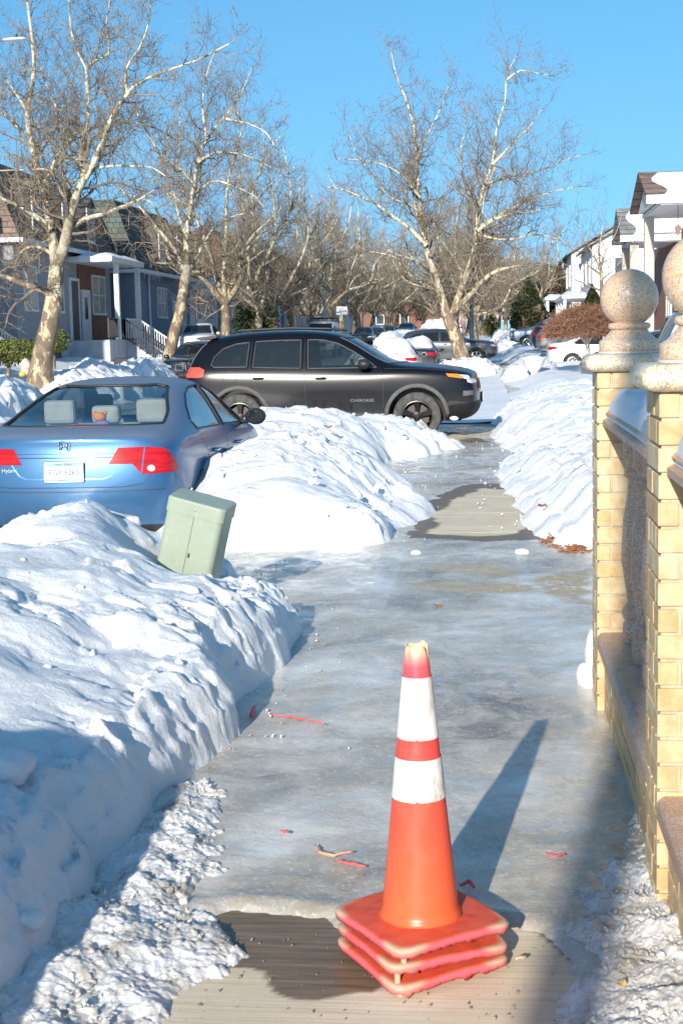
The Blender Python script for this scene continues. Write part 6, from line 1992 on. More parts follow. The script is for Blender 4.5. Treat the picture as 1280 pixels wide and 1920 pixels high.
class House:
    """house with its street front at local x=0 facing +x (or -x when flip), running along y from 0 to W, depth D behind"""
    def __init__(s, label, x, y, z, W, D, flip=False, group=None):
        s.root = thing('house', label, 'house', (x, y, z), 0, group); s.W = W; s.D = D; s.f = -1 if flip else 1
    def bx(s, mb, x0, x1, y0, y1, z0, z1, m=0):
        a, b = sorted((s.f*x0, s.f*x1)); mb.box((a, y0, z0), (b, y1, z1), m)
    def part(s, name, mat, fn, parent=None):
        mb = MB(); fn(mb); return mb.build(name, mat, parent or s.root)
    def walls(s, mat, h, z0=-1.5, x0=None):
        return s.part('wall', mat, lambda mb: s.bx(mb, -s.D, 0, 0, s.W, z0, h))
    def mansard(s, mat, z0, z1, inset=1.0, over=.35, flat=None):
        def fn(mb):
            f = s.f; W, D = s.W, s.D
            A = [(f*over, -over*.6, z0), (f*over, W+over*.6, z0), (-f*(D+over), W+over*.6, z0), (-f*(D+over), -over*.6, z0)]
            B = [(-f*inset, inset*.7, z1), (-f*inset, W-inset*.7, z1), (-f*(D-inset), W-inset*.7, z1), (-f*(D-inset), inset*.7, z1)]
            for i in range(4):
                j = (i+1) % 4; mb.quad(A[i], A[j], B[j], B[i])
            mb.poly(A[::-1]); mb.poly(B)
        r = s.part('roof', mat, fn)
        s.part('eaves', MT['frame'], lambda mb: [s.bx(mb, over, over+.10, -over*.6, s.W+over*.6, z0-.12, z0+.05), s.bx(mb, -s.D, over, -over*.6-.1, -over*.6, z0-.12, z0+.05)], r)
        return r
    def gable(s, mat, z0, z1, axis='y', over=.35):
        """ridge along y (street direction)"""
        def fn(mb):
            f = s.f; W, D = s.W, s.D; xm = -f*D/2
            a, b = f*over, -f*(D+over); t = .14
            for y0, y1 in ((-over, W+over),):
                P0 = [(a, z0), (xm, z1), (b, z0), (b, z0-t), (xm, z1-t), (a, z0-t)]
                n = len(mb.v); mb.v += [(x, y0, z) for x, z in P0]+[(x, y1, z) for x, z in P0]
                for i in range(6):
                    j = (i+1) % 6; mb.f.append((n+i, n+j, n+6+j, n+6+i)); mb.m.append(0)
                mb.f.append((n, n+1, n+4, n+5)); mb.m.append(0); mb.f.append((n+1, n+2, n+3, n+4)); mb.m.append(0)
                mb.f.append((n+6, n+7, n+10, n+11)); mb.m.append(0); mb.f.append((n+7, n+8, n+9, n+10)); mb.m.append(0)
        r = s.part('roof', mat, fn)
        return r
    def gable_wall(s, mat, z0, z1):
        def fn(mb):
            f = s.f
            for y in (.01, s.W-.15):
                mb.prism([(0, z0), (-f*s.D/2, z1-.16), (-f*s.D, z0)], y, y+.14, 'y')
        s.part('gable_wall', mat, fn)
    def window(s, y0, y1, z0, z1, parts=2, x=0.0, curtain=False, sill=True, mid=True):
        w_ = s.part('window', MT['frame'], lambda mb: ([s.bx(mb, x+.002, x+.07, y0-.07, y1+.07, z1, z1+.08), s.bx(mb, x+.002, x+.09, y0-.08, y1+.08, z0-.09, z0), s.bx(mb, x+.002, x+.07, y0-.07, y0, z0, z1), s.bx(mb, x+.002, x+.07, y1, y1+.07, z0, z1)]
            +[s.bx(mb, x+.002, x+.06, y0+(y1-y0)*k/parts-.025, y0+(y1-y0)*k/parts+.025, z0, z1) for k in range(1, parts)]+([s.bx(mb, x+.002, x+.055, y0, y1, (z0+z1)/2-.02, (z0+z1)/2+.02)] if mid else [])))
        s.part('pane', MT['curtain'] if curtain else MT['win'], lambda mb: s.bx(mb, x+.001, x+.03, y0, y1, z0, z1), w_)
        return w_
    def dormer(s, yc, w_, z0, h, x):
        d = s.part('dormer', MT['dark_sh'], lambda mb: s.bx(mb, x-1.2, x, yc-w_/2, yc+w_/2, z0, z0+h))
        s.part('dormer_frame', MT['frame'], lambda mb: [s.bx(mb, x+.001, x+.05, yc-w_/2+.02, yc-w_/2+.13, z0+.15, z0+h-.04), s.bx(mb, x+.001, x+.05, yc+w_/2-.13, yc+w_/2-.02, z0+.15, z0+h-.04), s.bx(mb, x+.001, x+.05, yc-w_/2+.13, yc+w_/2-.13, z0+h-.13, z0+h-.04), s.bx(mb, x+.001, x+.05, yc-w_/2+.13, yc+w_/2-.13, z0+.15, z0+.25)], d)
        def rf(mb):
            f = s.f; a, b = f*(x+.12), f*(x-1.5)
            n = len(mb.v); zt = z0+h
            mb.v += [(a, yc-w_/2-.12, zt), (a, yc, zt+.45), (a, yc+w_/2+.12, zt), (b, yc-w_/2-.12, zt), (b, yc, zt+.45), (b, yc+w_/2+.12, zt)]
            for q in ((0, 1, 4, 3), (1, 2, 5, 4), (0, 2, 1), (3, 4, 5), (0, 3, 5, 2)): mb.f.append(tuple(n+i for i in q)); mb.m.append(0)
        s.part('dormer_roof', MT['dark_sh'], rf, d)
        s.part('pane', MT['win'], lambda mb: s.bx(mb, x+.002, x+.03, yc-w_/2+.14, yc+w_/2-.14, z0+.25, z0+h-.12), d)
        return d
    def door(s, yc, z0, mat='frame', x=0.0, w_=.95, h=2.05, glass_=True):
        d = s.part('door', MT[mat], lambda mb: s.bx(mb, x+.002, x+.06, yc-w_/2, yc+w_/2, z0, z0+h))
        s.part('door_frame', MT['frame'], lambda mb: [s.bx(mb, x+.001, x+.10, yc-w_/2-.12, yc-w_/2, z0, z0+h+.12), s.bx(mb, x+.001, x+.10, yc+w_/2, yc+w_/2+.12, z0, z0+h+.12), s.bx(mb, x+.001, x+.10, yc-w_/2, yc+w_/2, z0+h, z0+h+.12)], d)
        if glass_: s.part('pane', MT['win'], lambda mb: s.bx(mb, x+.062, x+.075, yc-.22, yc+.22, z0+.9, z0+h-.2), d)
        return d
    def rail(s, pts, mat, h=.9, step=.13, name='railing', post=.05, r=.018):
        """railing along a polyline of local (x, y, z) floor points"""
        def fn(mb):
            for a, b in zip(pts, pts[1:]):
                a = V((s.f*a[0], a[1], a[2])); b = V((s.f*b[0], b[1], b[2]))
                L_ = (b-a).length; n = max(2, int(L_/step))
                mb.tube([a+V((0, 0, h)), b+V((0, 0, h))], r*1.7, 4); mb.tube([a+V((0, 0, .1)), b+V((0, 0, .1))], r*1.4, 4)
                for i in range(n+1):
                    q = a.lerp(b, i/n); mb.tube([q+V((0, 0, .1)), q+V((0, 0, h))], r if 0 < i < n else post, 4)
        return s.part(name, mat, fn)
    def steps(s, x0, y0, y1, z0, z1, n, mat, tread=.30):
        """steps descending away from the wall starting at x0"""
        def fn(mb):
            for i in range(n):
                zt = z0+(z1-z0)*(n-i)/n
                s.bx(mb, x0+i*tread, x0+(i+1)*tread-.002*i, y0, y1, z0-.8, zt-.001*i)
        return s.part('steps', mat, fn)
    def snow_cap(s, x0, x1, y0, y1, z, th=.14, seed=1, slope=0.0, name='snow_on_roof'):
        def fn(mb):
            NX, NY = 10, 12
            for i in range(NX+1):
                for j in range(NY+1):
                    u, v = i/NX, j/NY; e = min(1, min(u, 1-u)*6+.05)*min(1, min(v, 1-v)*6+.05)
                    xx = lerp(x0, x1, u)
                    mb.v.append((s.f*xx, lerp(y0, y1, v), z-slope*(xx-x0)+th*e*(1+.4*fnoise(u*3, v*3, seed))))
            for i in range(NX):
                for j in range(NY):
                    a = i*(NY+1)+j; mb.f.append((a, a+1, a+NY+2, a+NY+1)); mb.m.append(0)
        o = s.part(name, MT['snow_far'], fn); o.data.polygons.foreach_set('use_smooth', [True]*len(o.data.polygons)); return o

GH = 'attached houses along the left side'
# first, brown roofed house at the left edge
h = House('house with blue siding and tall brown mansard roof at the left photo edge', -19.0, 40.5, .9, 10.5, 10, group=GH)
h.walls(MT['blue_sid'], 4.4); h.mansard(MT['brown_sh'], 4.4, 7.9, 1.0)
h.window(6.3, 7.7, 2.2, 3.6); h.window(2, 3.4, 2.2, 3.6); h.dormer(7.6, 1.1, 4.9, 1.6, .15); h.dormer(3.2, 1.1, 4.9, 1.6, .15)
h.steps(0.0, 9.0, 10.3, -.6, 1.2, 8, MT['concrete_step']); h.rail([(.1, 8.95, 1.2), (2.5, 8.95, -.5)], MT['frame'], r=.025); h.rail([(.1, 10.35, 1.2), (2.5, 10.35, -.5)], MT['frame'], r=.025)
h.door(9.6, 1.2)
# second: grey house with porch
h = House('grey house with brown mansard roof, white-posted porch and black iron stair railing', -17.6, 52.3, .95, 13.6, 10, group=GH)
h.walls(MT['grey_vert'], 4.55); h.mansard(MT['brown_sh'], 4.55, 7.6, 1.1)
h.part('lower_wall', MT['concrete_step'], lambda mb: h.bx(mb, .002, .05, 0, 13.6, -1.4, .75))
h.part('garage_door', MT['door_dark'], lambda mb: h.bx(mb, .055, .08, 2.6, 5.2, -1.4, .72))
h.window(1.0, 2.4, 2.0, 3.6, 2, curtain=True); h.window(5.2, 5.9, 2.0, 3.5, 1)
h.part('porch', MT['concrete_step'], lambda mb: h.bx(mb, .05, 1.75, 6.6, 12.3, -1.4, .78))
h.part('wood_panel', MT['wood'], lambda mb: h.bx(mb, .003, .06, 8.2, 12.6, .8, 4.3))
h.door(7.5, .8, 'door_dark', x=.0, w_=1.1, h=2.5, glass_=False); h.door(9.0, .8, 'frame', x=.06)
h.window(10.2, 12.2, 2.0, 3.6, 2, x=.06, curtain=True)
h.part('porch_roof', MT['frame'], lambda mb: [h.bx(mb, .0, 1.9, 6.9, 12.5, 4.05, 4.28)]); h.snow_cap(.1, 1.95, 6.9, 12.5, 4.27, .20, 3, .02)
for y in (8.2, 11.9): h.part('porch_post', MT['frame'], lambda mb: h.bx(mb, 1.6, 1.8, y, y+.2, .79, 4.05))
h.rail([(1.7, 6.7, .78), (1.7, 9.3, .78), (1.72, 9.3, .78), (3.9, 9.3, -.75)], MT['iron'], r=.02, name='iron_railing')
h.rail([(1.7, 9.5, .78), (1.7, 11.8, .78)], MT['frame'], r=.026, name='white_railing'); h.rail([(1.75, 11.9, .78), (4.0, 11.9, -.75)], MT['frame'], r=.026, name='white_railing')
h.steps(1.76, 9.4, 11.8, -.9, .76, 8, MT['concrete_step'], .28)
h.dormer(10.2, 1.2, 4.9, 1.7, .10); h.dormer(6.6, 1.2, 4.9, 1.7, .10); h.dormer(2.6, 1.2, 4.9, 1.7, .10)
# third: blue stucco house, green scales
h = House('blue-grey stucco house with dark green fish-scale mansard and icicles at its eaves', -16.7, 66.8, 1.0, 12.6, 10, group=GH)
h.walls(MT['blue_stucco'], 4.0); h.mansard(MT['green_sh'], 4.0, 7.4, 1.0, .4)
h.window(4.6, 6.6, 1.9, 3.3, 3, curtain=True); h.door(8.6, .6, 'frame'); h.door(10.6, .6, 'frame'); h.window(5, 6.5, -.6, .3, 2)
h.part('downpipe', MT['frame'], lambda mb: mb.tube([(.2, 2.4, 3.95), (.1, 2.6, 3.6), (.1, 2.7, -.6)], .06, 6))
h.dormer(5.6, 1.5, 4.5, 1.9, .12); h.dormer(9.9, 1.5, 4.5, 1.9, .12)
h.part('icicles', MT['chunk'], lambda mb: [mb.tube([(.48, y, 3.95), (.48, y, 3.95-.15-.3*random.random())], [.03, .004], 5) for y in [i*.28+.2 for i in range(14)]])
h.snow_cap(-.3, .42, .3, 11.0, 4.02, .10, 5)
h.rail([(1.2, 7.6, .55), (1.2, 12.4, .55)], MT['frame'], r=.03, name='white_railing')
h.part('porch', MT['concrete_step'], lambda mb: h.bx(mb, .01, 1.3, 7.5, 12.5, -1.4, .54))
spec_h = [
 ('white-sided house with charcoal roof right of the blue stucco house, behind tree branches', -17.6, 79.9, 12.0, 'white_sid', 'dark_sh', 4.5, 7.4),
 ('pale house with a reddish mansard roof, left of the white van', -16.8, 92.4, 11.5, 'cream_sid', 'brick_sh', 4.2, 7.6),
 ('white house above the van roof, mostly hidden by branches', -17.4, 104.5, 12.0, 'white_sid', 'grey_sh', 4.4, 7.2),
 ('grey-roofed pale house beyond the white board', -16.8, 117.2, 12.5, 'grey_vert', 'dark_sh', 4.2, 7.2),
 ('far white house on the left with a dark roof', -17.4, 130.5, 14.0, 'white_sid', 'dark_sh', 4.4, 7.3),
 ('far tan house on the left near the street end', -17.0, 145.5, 16.0, 'stucco_tan', 'grey_sh', 4.4, 7.2),
 ('last pale house on the left side', -17.0, 162.5, 18.0, 'cream_sid', 'dark_sh', 4.4, 7.2)]
MT['brick_sh'] = shingle('reddish_shingles', (.33, .15, .10))
for lb, x, y, W_, wm, rm, h0, h1 in spec_h:
    h = House(lb, x, y, gz(y)+.55, W_, 10, group=GH)
    h.walls(MT[wm], h0); h.mansard(MT[rm], h0, h1, 1.0)
    n = int(W_/3.2)
    for k in range(n):
        yc = (k+.5)*W_/n
        h.window(yc-.7, yc+.7, 2.0, 3.5, 2, curtain=k % 2 == 0); h.dormer(yc, 1.2, h0+.4, 1.7, .1)
        if k % 2: h.door(yc, -.2+.0)
    h.part('porch_roof', MT['frame'], lambda mb: h.bx(mb, .0, 1.6, W_*.3, W_*.8, 2.2+1.6, 4.0)); h.snow_cap(.05, 1.6, W_*.3, W_*.8, 3.99, .18, 4)
    for yy in (W_*.32, W_*.76): h.part('porch_post', MT['frame'], lambda mb: h.bx(mb, 1.4, 1.58, yy, yy+.18, -.8, 3.8))

# right side: facade faces -x (flip)
GR = 'houses along the right side'
def right_house(lb, xf, y0, y1, zb, h0, h1, wm, rm, D=9.0):
    h = House(lb, xf, y0, gz(y0)+zb, y1-y0, D, True, GR)
    h.walls(MT[wm], h0); return h
# white houses
for k, (lb, xf, y0, y1, h0, h1, wm, rm) in enumerate([
    ('tall white house with grey shingle roof behind the bare little tree on the right', 6.9, 98, 110, 6.4, 9.0, 'white_sid', 'grey_sh'),
    ('white house with snowy porch roof, second in the right row', 6.3, 112, 124, 6.4, 9.2, 'white_sid', 'grey_sh'),
    ('third white house in the right row, only its columns showing', 6.3, 126, 140, 6.2, 8.8, 'white_sid', 'grey_sh')]):
    h = right_house(lb, xf, y0, y1, .3, h0, h1, wm, rm)
    h.gable(MT[rm], h0, h1); h.gable_wall(MT[wm], h0, h1)
    W_ = y1-y0
    for q in range(3):
        yc = (q+.5)*W_/3; h.window(yc-.6, yc+.6, 4.0, 5.5, 2); h.window(yc-.6, yc+.6, 1.2, 2.6, 2)
    h.part('porch_roof', MT['frame'], lambda mb: h.bx(mb, 0, 2.0, .3, W_-.3, 2.9, 3.1)); h.snow_cap(.0, 2.0, .3, W_-.3, 3.09, .28, k+2)
    for q in range(4): h.part('column', MT['frame'], lambda mb: mb.lathe([(.16, -.5), (.13, 2.9)], 12, 0, Matrix.Translation((-1.8, .6+q*(W_-1.2)/3, 0))))
    # side wall windows facing the viewer
    for (xa, xb, za, zb2) in ((-2.6, -1.5, 4.0, 5.5), (-2.6, -1.5, 1.2, 2.6)):
        w_ = h.part('window', MT['frame'], lambda mb: mb.box((-xa-1.1-.08, -.06, za-.08), (-xa+.08, -.002, zb2+.08)))
        h.part('pane', MT['win'], lambda mb: mb.box((-xa-1.1, -.075, za), (-xa, -.062, zb2)), w_)
    if k == 0: h.snow_cap(-4.2, -.2, .5, W_-.5, 0, .25, 9, name='snow_on_roof').location = (0, 0, h0+.55)
# brick house with tan gables
h = House('red brick house with beige columns and hanging porch lantern at the right edge', 8.3, 66.0, gz(66)+.3, 9.0, 9, True, GR)
h.walls(MT['redbrick'], 5.2)
def px_box(part, name, mat, x0, x1, y0, y1, z0, z1):
    return part.part(name, MT[mat], lambda mb: part.bx(mb, x0, x1, y0, y1, z0, z1))

def gable_x(h, mat, y0, y1, xa, xb, z0, z1, fascia, snow=True, under=True):
    """roof whose ridge runs at right angles to the street, from local x=xa (street end) to xb"""
    ym = (y0+y1)/2; t = .12
    r = h.part('roof', mat, lambda mb: [mb.prism([(y0, z0), (ym, z1), (y1, z0), (y1, z0-t), (ym, z1-t), (y0, z0-t)], *sorted((h.f*xa, h.f*xb)), 'x')])
    h.part('fascia', MT['frame'], lambda mb: [h.bx(mb, xb, xa+.02, y0-.07, y0-.005, z0-.26, z0+.02)], r)
    h.part('gable_wall', fascia, lambda mb: mb.prism([(y0+.1, z0-.13), (ym, z1-.2), (y1-.1, z0-.13)], *sorted((h.f*(xa-.30), h.f*(xa-.45))), 'x'))
    h.part('soffit', MT['frame'], lambda mb: [h.bx(mb, xb, xa-.46, y0+.02, y1-.02, z0-.30, z0-.16)])
    if snow:
        def fn(mb):
            NX, NY = 16, 8
            for i in range(NX+1):
                for j in range(NY+1):
                    u, v = i/NX, j/NY; e = min(1, min(u, 1-u)*8+.02)*min(1, min(v, 1-v)*5+.05)
                    x = lerp(xa-.55-.2*sin(v*7), xb, u); y = lerp(y0+.05+.12*sin(u*9), ym-.1, v)
                    mb.v.append((h.f*x, y, z0+(z1-z0)*(y-y0)/(ym-y0)+.16*e*(1+.3*fnoise(u*4, v*4, 3))))
            for i in range(NX):
                for j in range(NY):
                    a = i*(NY+1)+j; mb.f.append((a, a+1, a+NY+2, a+NY+1)); mb.m.append(0)
        o = h.part('snow_on_roof', MT['snow_far'], fn); o.data.polygons.foreach_set('use_smooth', [True]*len(o.data.polygons))
    return r
gable_x(h, MT['grey_sh'], -.6, 4.2, 2.45, -6.0, 5.35, 6.75, MT['stucco_tan'])
h.part('main_roof', MT['brown_sh'], lambda mb: mb.prism([(-.3, 5.22), (4.5, 7.0), (9.3, 5.22)], .4, 9.3, 'x'))
for y in (-.3, 3.5): h.part('column', MT['beige'], lambda mb: mb.box((-2.0, y, -.5), (-1.62, y+.38, 5.04)))
h.window(1.0, 2.6, 1.8, 3.4); w_ = h.part('window', MT['frame'], lambda mb: mb.box((.8, -.06, 1.7), (1.9, -.002, 3.7)))
h.part('pane', MT['win'], lambda mb: mb.box((.9, -.08, 1.8), (1.8, -.062, 3.6)), w_)
def lantern(label, q, sc=1.0):
    t = thing('hanging_lantern', label, 'lantern', q)
    b = MB(); b.tube([(0, 0, .3*sc), (0, 0, .3*sc+1.0)], .012, 5); b.build('chain', MT['iron'], t)
    b = MB(); b.lathe([(0, -.02), (.05, 0), (.11, .22), (.13, .22), (.02, .34), (0, .36)], 8, 0, Matrix.Scale(sc, 4)); b.build('glass_shade', plain('lantern_copper', (.42, .26, .20), .35, .3), t)
    return t
q = atY(1215, 496, 67.2); lantern('small copper porch lantern hanging left of the brick wall', q, 1.4)
h = House('brick house with snow on its low roof and wide white eaves, nearest on the right', 7.6, 50.0, gz(50)+.1, 8.5, 9, True, GR)
h.walls(MT['redbrick'], 5.5)
gable_x(h, MT['brown_sh'], -.9, 5.0, 2.35, -7.5, 5.95, 7.05, MT['frame'])
h.part('column', MT['beige'], lambda mb: mb.box((-1.9, 4.0, -.5), (-1.55, 4.35, 5.6)))
h.window(.8, 2.2, 2.2, 3.8); h.window(4.2, 5.8, 2.2, 3.8)
w_ = h.part('window', MT['frame'], lambda mb: mb.box((.35, -.06, 2.6), (1.6, -.002, 4.6))); h.part('pane', MT['win'], lambda mb: mb.box((.45, -.08, 2.7), (1.5, -.062, 4.5)), w_)
q = atY(1270, 440, 49.6); lantern('dark porch lantern hanging under the wide white eaves', q, 1.0)
# far closing houses
for lb, x, y, W_, wm, rm in (('distant tan house right of the street end', 1.5, 226, 9, 'stucco_tan', 'dark_sh'), ('distant dark brown house behind the trees that close the street', -8, 236, 16, 'wood', 'dark_sh')):
    h = House(lb, x, y, gz(y), 8, W_); h.walls(MT[wm], 5.2); h.gable(MT[rm], 5.2, 8.0); h.gable_wall(MT[wm], 5.2, 8.0)
    for k in range(3):
        w_ = h.part('window', MT['frame'], lambda mb: mb.box((-W_+1.4+k*4, -.06, 2.4), (-W_+2.8+k*4, -.002, 4.0))); h.part('pane', MT['win'], lambda mb: mb.box((-W_+1.5+k*4, -.08, 2.5), (-W_+2.7+k*4, -.062, 3.9)), w_)

# ------------------------------------------------------------------ shrubs, evergreens
def leafmat(name, a, b):
    m = NT(name, rough=.7, spec=.2); r = m.n('ShaderNodeNewGeometry').outputs['Random Per Island']; m.color(m.ramp(r, [(0, a), (1, b)])); return m.mat
MT['evergreen'] = leafmat('evergreen_leaf', (.014, .022, .010), (.04, .055, .022))
MT['hedge'] = leafmat('yellow_green_leaf', (.05, .075, .015), (.17, .19, .05))
MT['maple'] = leafmat('red_brown_twig', (.13, .085, .055), (.36, .17, .10))
def foliage(name, label, cat, c, r, n, mat, leaf_=.12, shape='ball', seed=0, trunk=0.0, group=None, strands=False):
    R = random.Random(seed); t = thing(name, label, cat, c, 0, group); b = MB()
    core = MB()
    for i in range(n):
        while True:
            p = V((R.uniform(-1, 1), R.uniform(-1, 1), R.uniform(-1, 1)))
            if p.length < 1 and p.length > .55: break
        k = 1+.22*noise.noise(p*2.2+V((seed, 0, 0)))
        if shape == 'cone': u = (p.z+1)/2; p.x *= (1-u)**.7*1.1; p.y *= (1-u)**.7*1.1
        if shape == 'dome': p.z = abs(p.z)*.95-.05
        q = V((p.x*r[0]*k, p.y*r[1]*k, p.z*r[2]*k+(r[2] if shape != 'dome' else trunk)))
        if shape != 'dome': q.z += trunk
        if strands:
            o_ = p.normalized(); d = V((o_.x*.6+R.gauss(0, .45), o_.y*.6+R.gauss(0, .45), -.25+R.gauss(0, .45))).normalized()
            e = q+d*R.uniform(.10, .26); mid = q.lerp(e, .5)+V((R.gauss(0, .03), R.gauss(0, .03), .04))
            b.tube([q, mid, e], [.007, .006, .003], 3, 0, cap=False)
        else:
            a = V((R.gauss(0, 1), R.gauss(0, 1), R.gauss(0, 1))).normalized(); s_ = a.orthogonal().normalized(); w_ = a.cross(s_)
            l = leaf_*R.uniform(.6, 1.4); b.quad(q-s_*l*.5, q+w_*l*.35, q+s_*l*.5, q-w_*l*.35)
    b.build('crown', mat, t)
    if not strands:
        for i in range(14):
            chunk_mesh(core, (R.uniform(-.35, .35)*r[0], R.uniform(-.35, .35)*r[1], trunk+r[2]*(.35+.9*R.random()*(.6 if shape == 'cone' else 1))), min(r)*.42, 1)
        core.build('inner_branches', MT['twig_brown'], t)
    st = MB(); st.tube([(0, 0, -.4), (.03, 0, trunk*.6), (0, .02, trunk+r[2]*.5)], [.09 if trunk else .05, .07, .03], 7)
    if strands:
        for i in range(16):
            a = i*.39*2; rr = R.uniform(.5, .9); st.tube([(0, 0, trunk*.75), (cos(a)*.3*rr*r[0], sin(a)*.3*rr*r[1], trunk+.12*r[2]), (cos(a)*.75*rr*r[0], sin(a)*.75*rr*r[1], trunk+.45*r[2]*R.uniform(.3, 1)), (cos(a)*.95*rr*r[0], sin(a)*.95*rr*r[1], trunk+.3*r[2])], [.05, .04, .022, .008], 5)
    st.build('trunk', MT['bark'] if not strands else MT['beige'], t, smooth=True)
    return t
q = atY(1099, 690, 44.0)
foliage('weeping_maple', 'round-topped weeping shrub with a dense dome of red-brown twigs', 'shrub', (q.x, 44, .35), (1.25, 1.2, 1.05), 7000, MT['maple'], shape='dome', seed=4, trunk=1.15, strands=True)
q = atY(990, 620, 108); foliage('evergreen', 'dark green conical evergreen at the right behind the pickup', 'evergreen', (q.x, 108, gz(108)+.2), (1.9, 1.9, 2.2), 7000, MT['evergreen'], .2, 'cone', 5, .2)
q = atY(1022, 620, 122); foliage('evergreen', 'broad dark evergreen behind the conical one, left of the white houses', 'evergreen', (q.x, 122, gz(122)+.2), (2.8, 2.4, 2.9), 7000, MT['evergreen'], .25, 'ball', 6, .2)
q = atY(1110, 560, 92); foliage('evergreen', 'small dark pointed evergreen in front of the white porch', 'evergreen', (q.x, 92, gz(92)+1.0), (.9, .9, 1.4), 3500, MT['evergreen'], .16, 'cone', 7, .2)
q = atY(478, 610, 82); foliage('hedge', 'tall dark hedge beside the white posts, left half of the pair', 'hedge', (q.x, 82, 1.2), (1.25, 1.0, 1.5), 5000, MT['evergreen'], .14, 'ball', 8, .1)
q = atY(497, 610, 80); foliage('hedge', 'rounded yellow-green bush with a patch of snow on top', 'hedge', (q.x, 80, 1.2), (.75, .8, 1.35), 4000, MT['hedge'], .12, 'ball', 9, .3)
q = atY(15, 680, 44); foliage('hedge', 'low clipped yew hedge at the left photo edge', 'hedge', (q.x, 44, .85), (1.6, 1.0, .42), 4500, MT['hedge'], .09, 'ball', 10, .1)
q = atY(920, 602, 118); foliage('hedge', 'small yellow-green clipped bush beside the far tree trunks', 'hedge', (q.x, 118, gz(118)+.3), (.7, .7, .9), 1800, MT['hedge'], .12, 'ball', 11, .1)
foliage('hedge', 'low shrub below the trunk of the nearest tree, yellowish leaves', 'hedge', (-15.4, 49.5, 1.1), (.6, .6, .5), 1500, MT['hedge'], .09, 'ball', 12, .1)
# little bare tree in front of the white houses
SM = [(.10, .06, 0, [(1128, 560), (1127, 530), (1125, 505)], 0),
      (.05, .008, .2, [(1125, 505), (1108, 470), (1090, 440), (1080, 410)], 0), (.05, .008, -.2, [(1125, 505), (1135, 470), (1155, 435), (1165, 400)], 0),
      (.05, .008, .3, [(1126, 515), (1105, 500), (1085, 480), (1062, 470)], 0), (.05, .008, .3, [(1126, 510), (1122, 470), (1128, 430), (1125, 400)], 0), (.04, .008, .3, [(1126, 525), (1150, 505), (1170, 480)], 0),
      (.045, .008, .3, [(1126, 545), (1100, 535), (1078, 525), (1058, 530)], 0)]
px_tree('small dark bare ornamental tree in front of the white houses on the right', (1128, 590), 62.0, gz(62)+.3, SM, 71, .8, .40)

# ------------------------------------------------------------------ poles, lamp, planter, far cone, trash
t = thing('street_lamp', 'street lamp with a flat white head reaching in at the top left corner', 'street lamp', (-12.3, 26.0, gz(26)))
q = atY(28, 74, 26.0)-V((-12.3, 26.0, 0))
b = MB(); b.tube([(0, 0, -.3), (0, 0, 6.6)], [.09, .06], 10); b.build('pole', MT['steel'], t, smooth=True)
b = MB(); b.tube([(0, 0, 6.0), (.5, 0, 6.7), (1.6, 0, q.z-.02), (q.x-.15, 0, q.z-.0)], .028, 8); b.build('arm', MT['steel'], t, smooth=True)
b = MB(); loft(b, [[(q.x+u, .11*cos(a)*k, q.z+.035*sin(a)*k+.012*u) for a in [2*pi*i/16 for i in range(16)]] for u, k in ((-.22, .35), (-.17, .8), (0, 1.0), (.15, .95), (.22, .6))]); b.build('lamp_head', plain('lamp_white', (.72, .73, .74), .4), t, smooth=True)
b = MB(); b.lathe([(.03, 0), (.03, .05), (0, .055)], 10, 0, Matrix.Translation((q.x+.03, 0, q.z+.035))); b.build('photocell', MT['black_trim'], t)
def pole(label, px, Y, ztop, r, mat, arm=False):
    q = atY(px, 620, Y); t = thing('lamp_pole', label, 'pole', (q.x, Y, gz(Y)))
    b = MB(); b.tube([(0, 0, -.3), (0, 0, ztop)], [r, r*.7], 10); b.build('pole', mat, t, smooth=True)
    b = MB(); b.lathe([(r*1.8, -.2), (r*1.8, .25), (r*1.05, .35)], 12); b.build('pole_base', mat, t)
    return t
pole('thin light grey lamp pole among the left tree row', 610, 96.0, 8.5, .09, MT['steel'])
pole('dark blue-grey pole beside the tall tree on the right verge', 884, 74.0, 7.0, .13, plain('pole_blue', (.16, .20, .27), .5, .4))
t = thing('traffic_cone', 'tiny distant orange cone standing on the far right pavement', 'traffic cone', (.35, 86.0, gz(86)+.08))
b = MB(); b.lathe([(.02, .72), (.15, .03)], 16); b.build('cone_body', MT['cone_base'], t, smooth=True); b = MB(); b.box((-.19, -.19, 0), (.19, .19, .035)); b.build('base', MT['cone_base'], t)
b = MB(); b.lathe([(.052, .56), (.10, .34)], 16); o_ = b.build('reflective_sleeve', MT['sleeve'], t); o_.location = (0, 0, .02); o_.scale = (1.06, 1.06, 1)
q = atY(1000, 690, 46)
t = thing('urn_planter', 'white urn planter half sunk in the right snow bank', 'planter', (q.x, 46, .12))
b = MB(); b.lathe([(0, 0), (.20, 0), (.20, .05), (.09, .12), (.08, .2), (.16, .28), (.30, .45), (.36, .62), (.40, .66), (.40, .70), (.34, .70), (.30, .60), (0, .58)], 28); b.build('urn', plain('white_urn', (.72, .72, .71), .7), t, smooth=True)
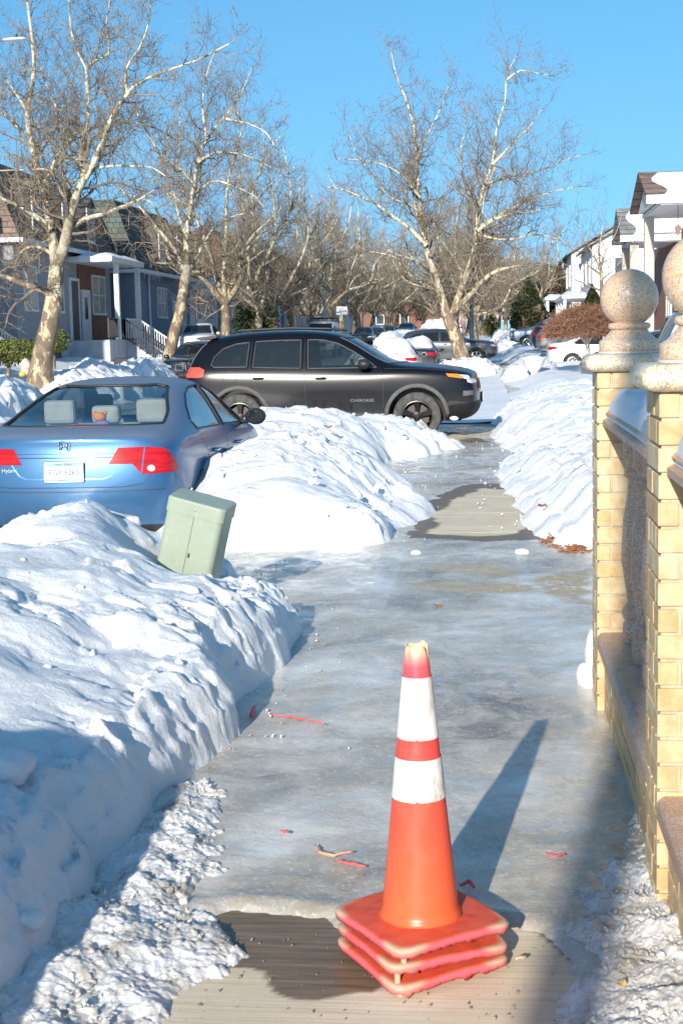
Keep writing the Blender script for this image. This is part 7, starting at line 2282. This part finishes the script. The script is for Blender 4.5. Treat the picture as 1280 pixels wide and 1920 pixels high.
b = MB(); b.lathe([(.335, .66), (.2, .74), (0, .77)], 24); b.build('snow_fill', MT['snow_far'], t, smooth=True)
q = atY(50, 700, 40.5); t = thing('rubbish_bag', 'pale rubbish bag with an orange patch left in the snow beside the nearest tree', 'bag', (q.x, 40.5, .75))
blob_part('bag', (0, 0, .18), (.17, .15, .26), plain('pale_plastic', (.60, .48, .38), .5, var=.4, scale=10), t, 9); blob_part('patch', (-.10, -.08, -.02), (.10, .08, .09), plain('orange_plastic', (.72, .40, .06), .5), t, 6)
q = atY(133, 655, 53.6); t = thing('ladder', 'small dark step ladder with a blue box leaning on the grey house', 'ladder', (-16.9, q.y, 1.05))
b = MB()
for y in (-.2, .2): b.tube([(.25, y, -.5), (0, y, 1.2)], .025, 5)
for i in range(6): b.tube([(.22-.04*i, -.2, -.3+.28*i), (.22-.04*i, .2, -.3+.28*i)], .02, 5)
b.build('ladder_frame', MT['iron'], t); b = MB(); b.box((.14, -.16, .1), (.22, .16, .75)); b.build('blue_box', plain('blue_panel', (.15, .30, .55), .5), t)
b = MB(); b.box((-.55, -.3, -.3), (.55, .3, .12)); o_ = b.build('kerbside_bin', plain('dark_bin', (.02, .02, .022), .6), None, bevel=.05); q = atY(245, 676, 50.5); o_.location = (q.x, 50.5, q.z-.02); tag(o_, 'black box half buried in the ploughed snow left of the second tree', 'bin')

# things behind the camera whose shadows fall into view

t = thing('utility_pole', 'round wooden utility pole standing on the verge behind the viewer', 'pole', (-1.36, -5.8, 0))
b = MB(); b.tube([(0, 0, -.3), (0, 0, 9)], [.10, .09], 14); b.build('pole', MT['wood'], t, smooth=True)
HB = [(-1.78, 1.55, .56, .9, 1.22, .5), (-2.3, 2.3, .6, .8, .9, .6)]  # unseen mound, added and shaped to throw shade over the left bank
snow_bank('snow_heap', 'unseen snow heap beside the viewer, added to cast the shadow on the left bank', 'snow heap', -3.0, -.95, .5, 3.4, .05, lambda x, y: bumps(HB, x, y, 31, .08), seed=31, ovh=.05, lump=.7)
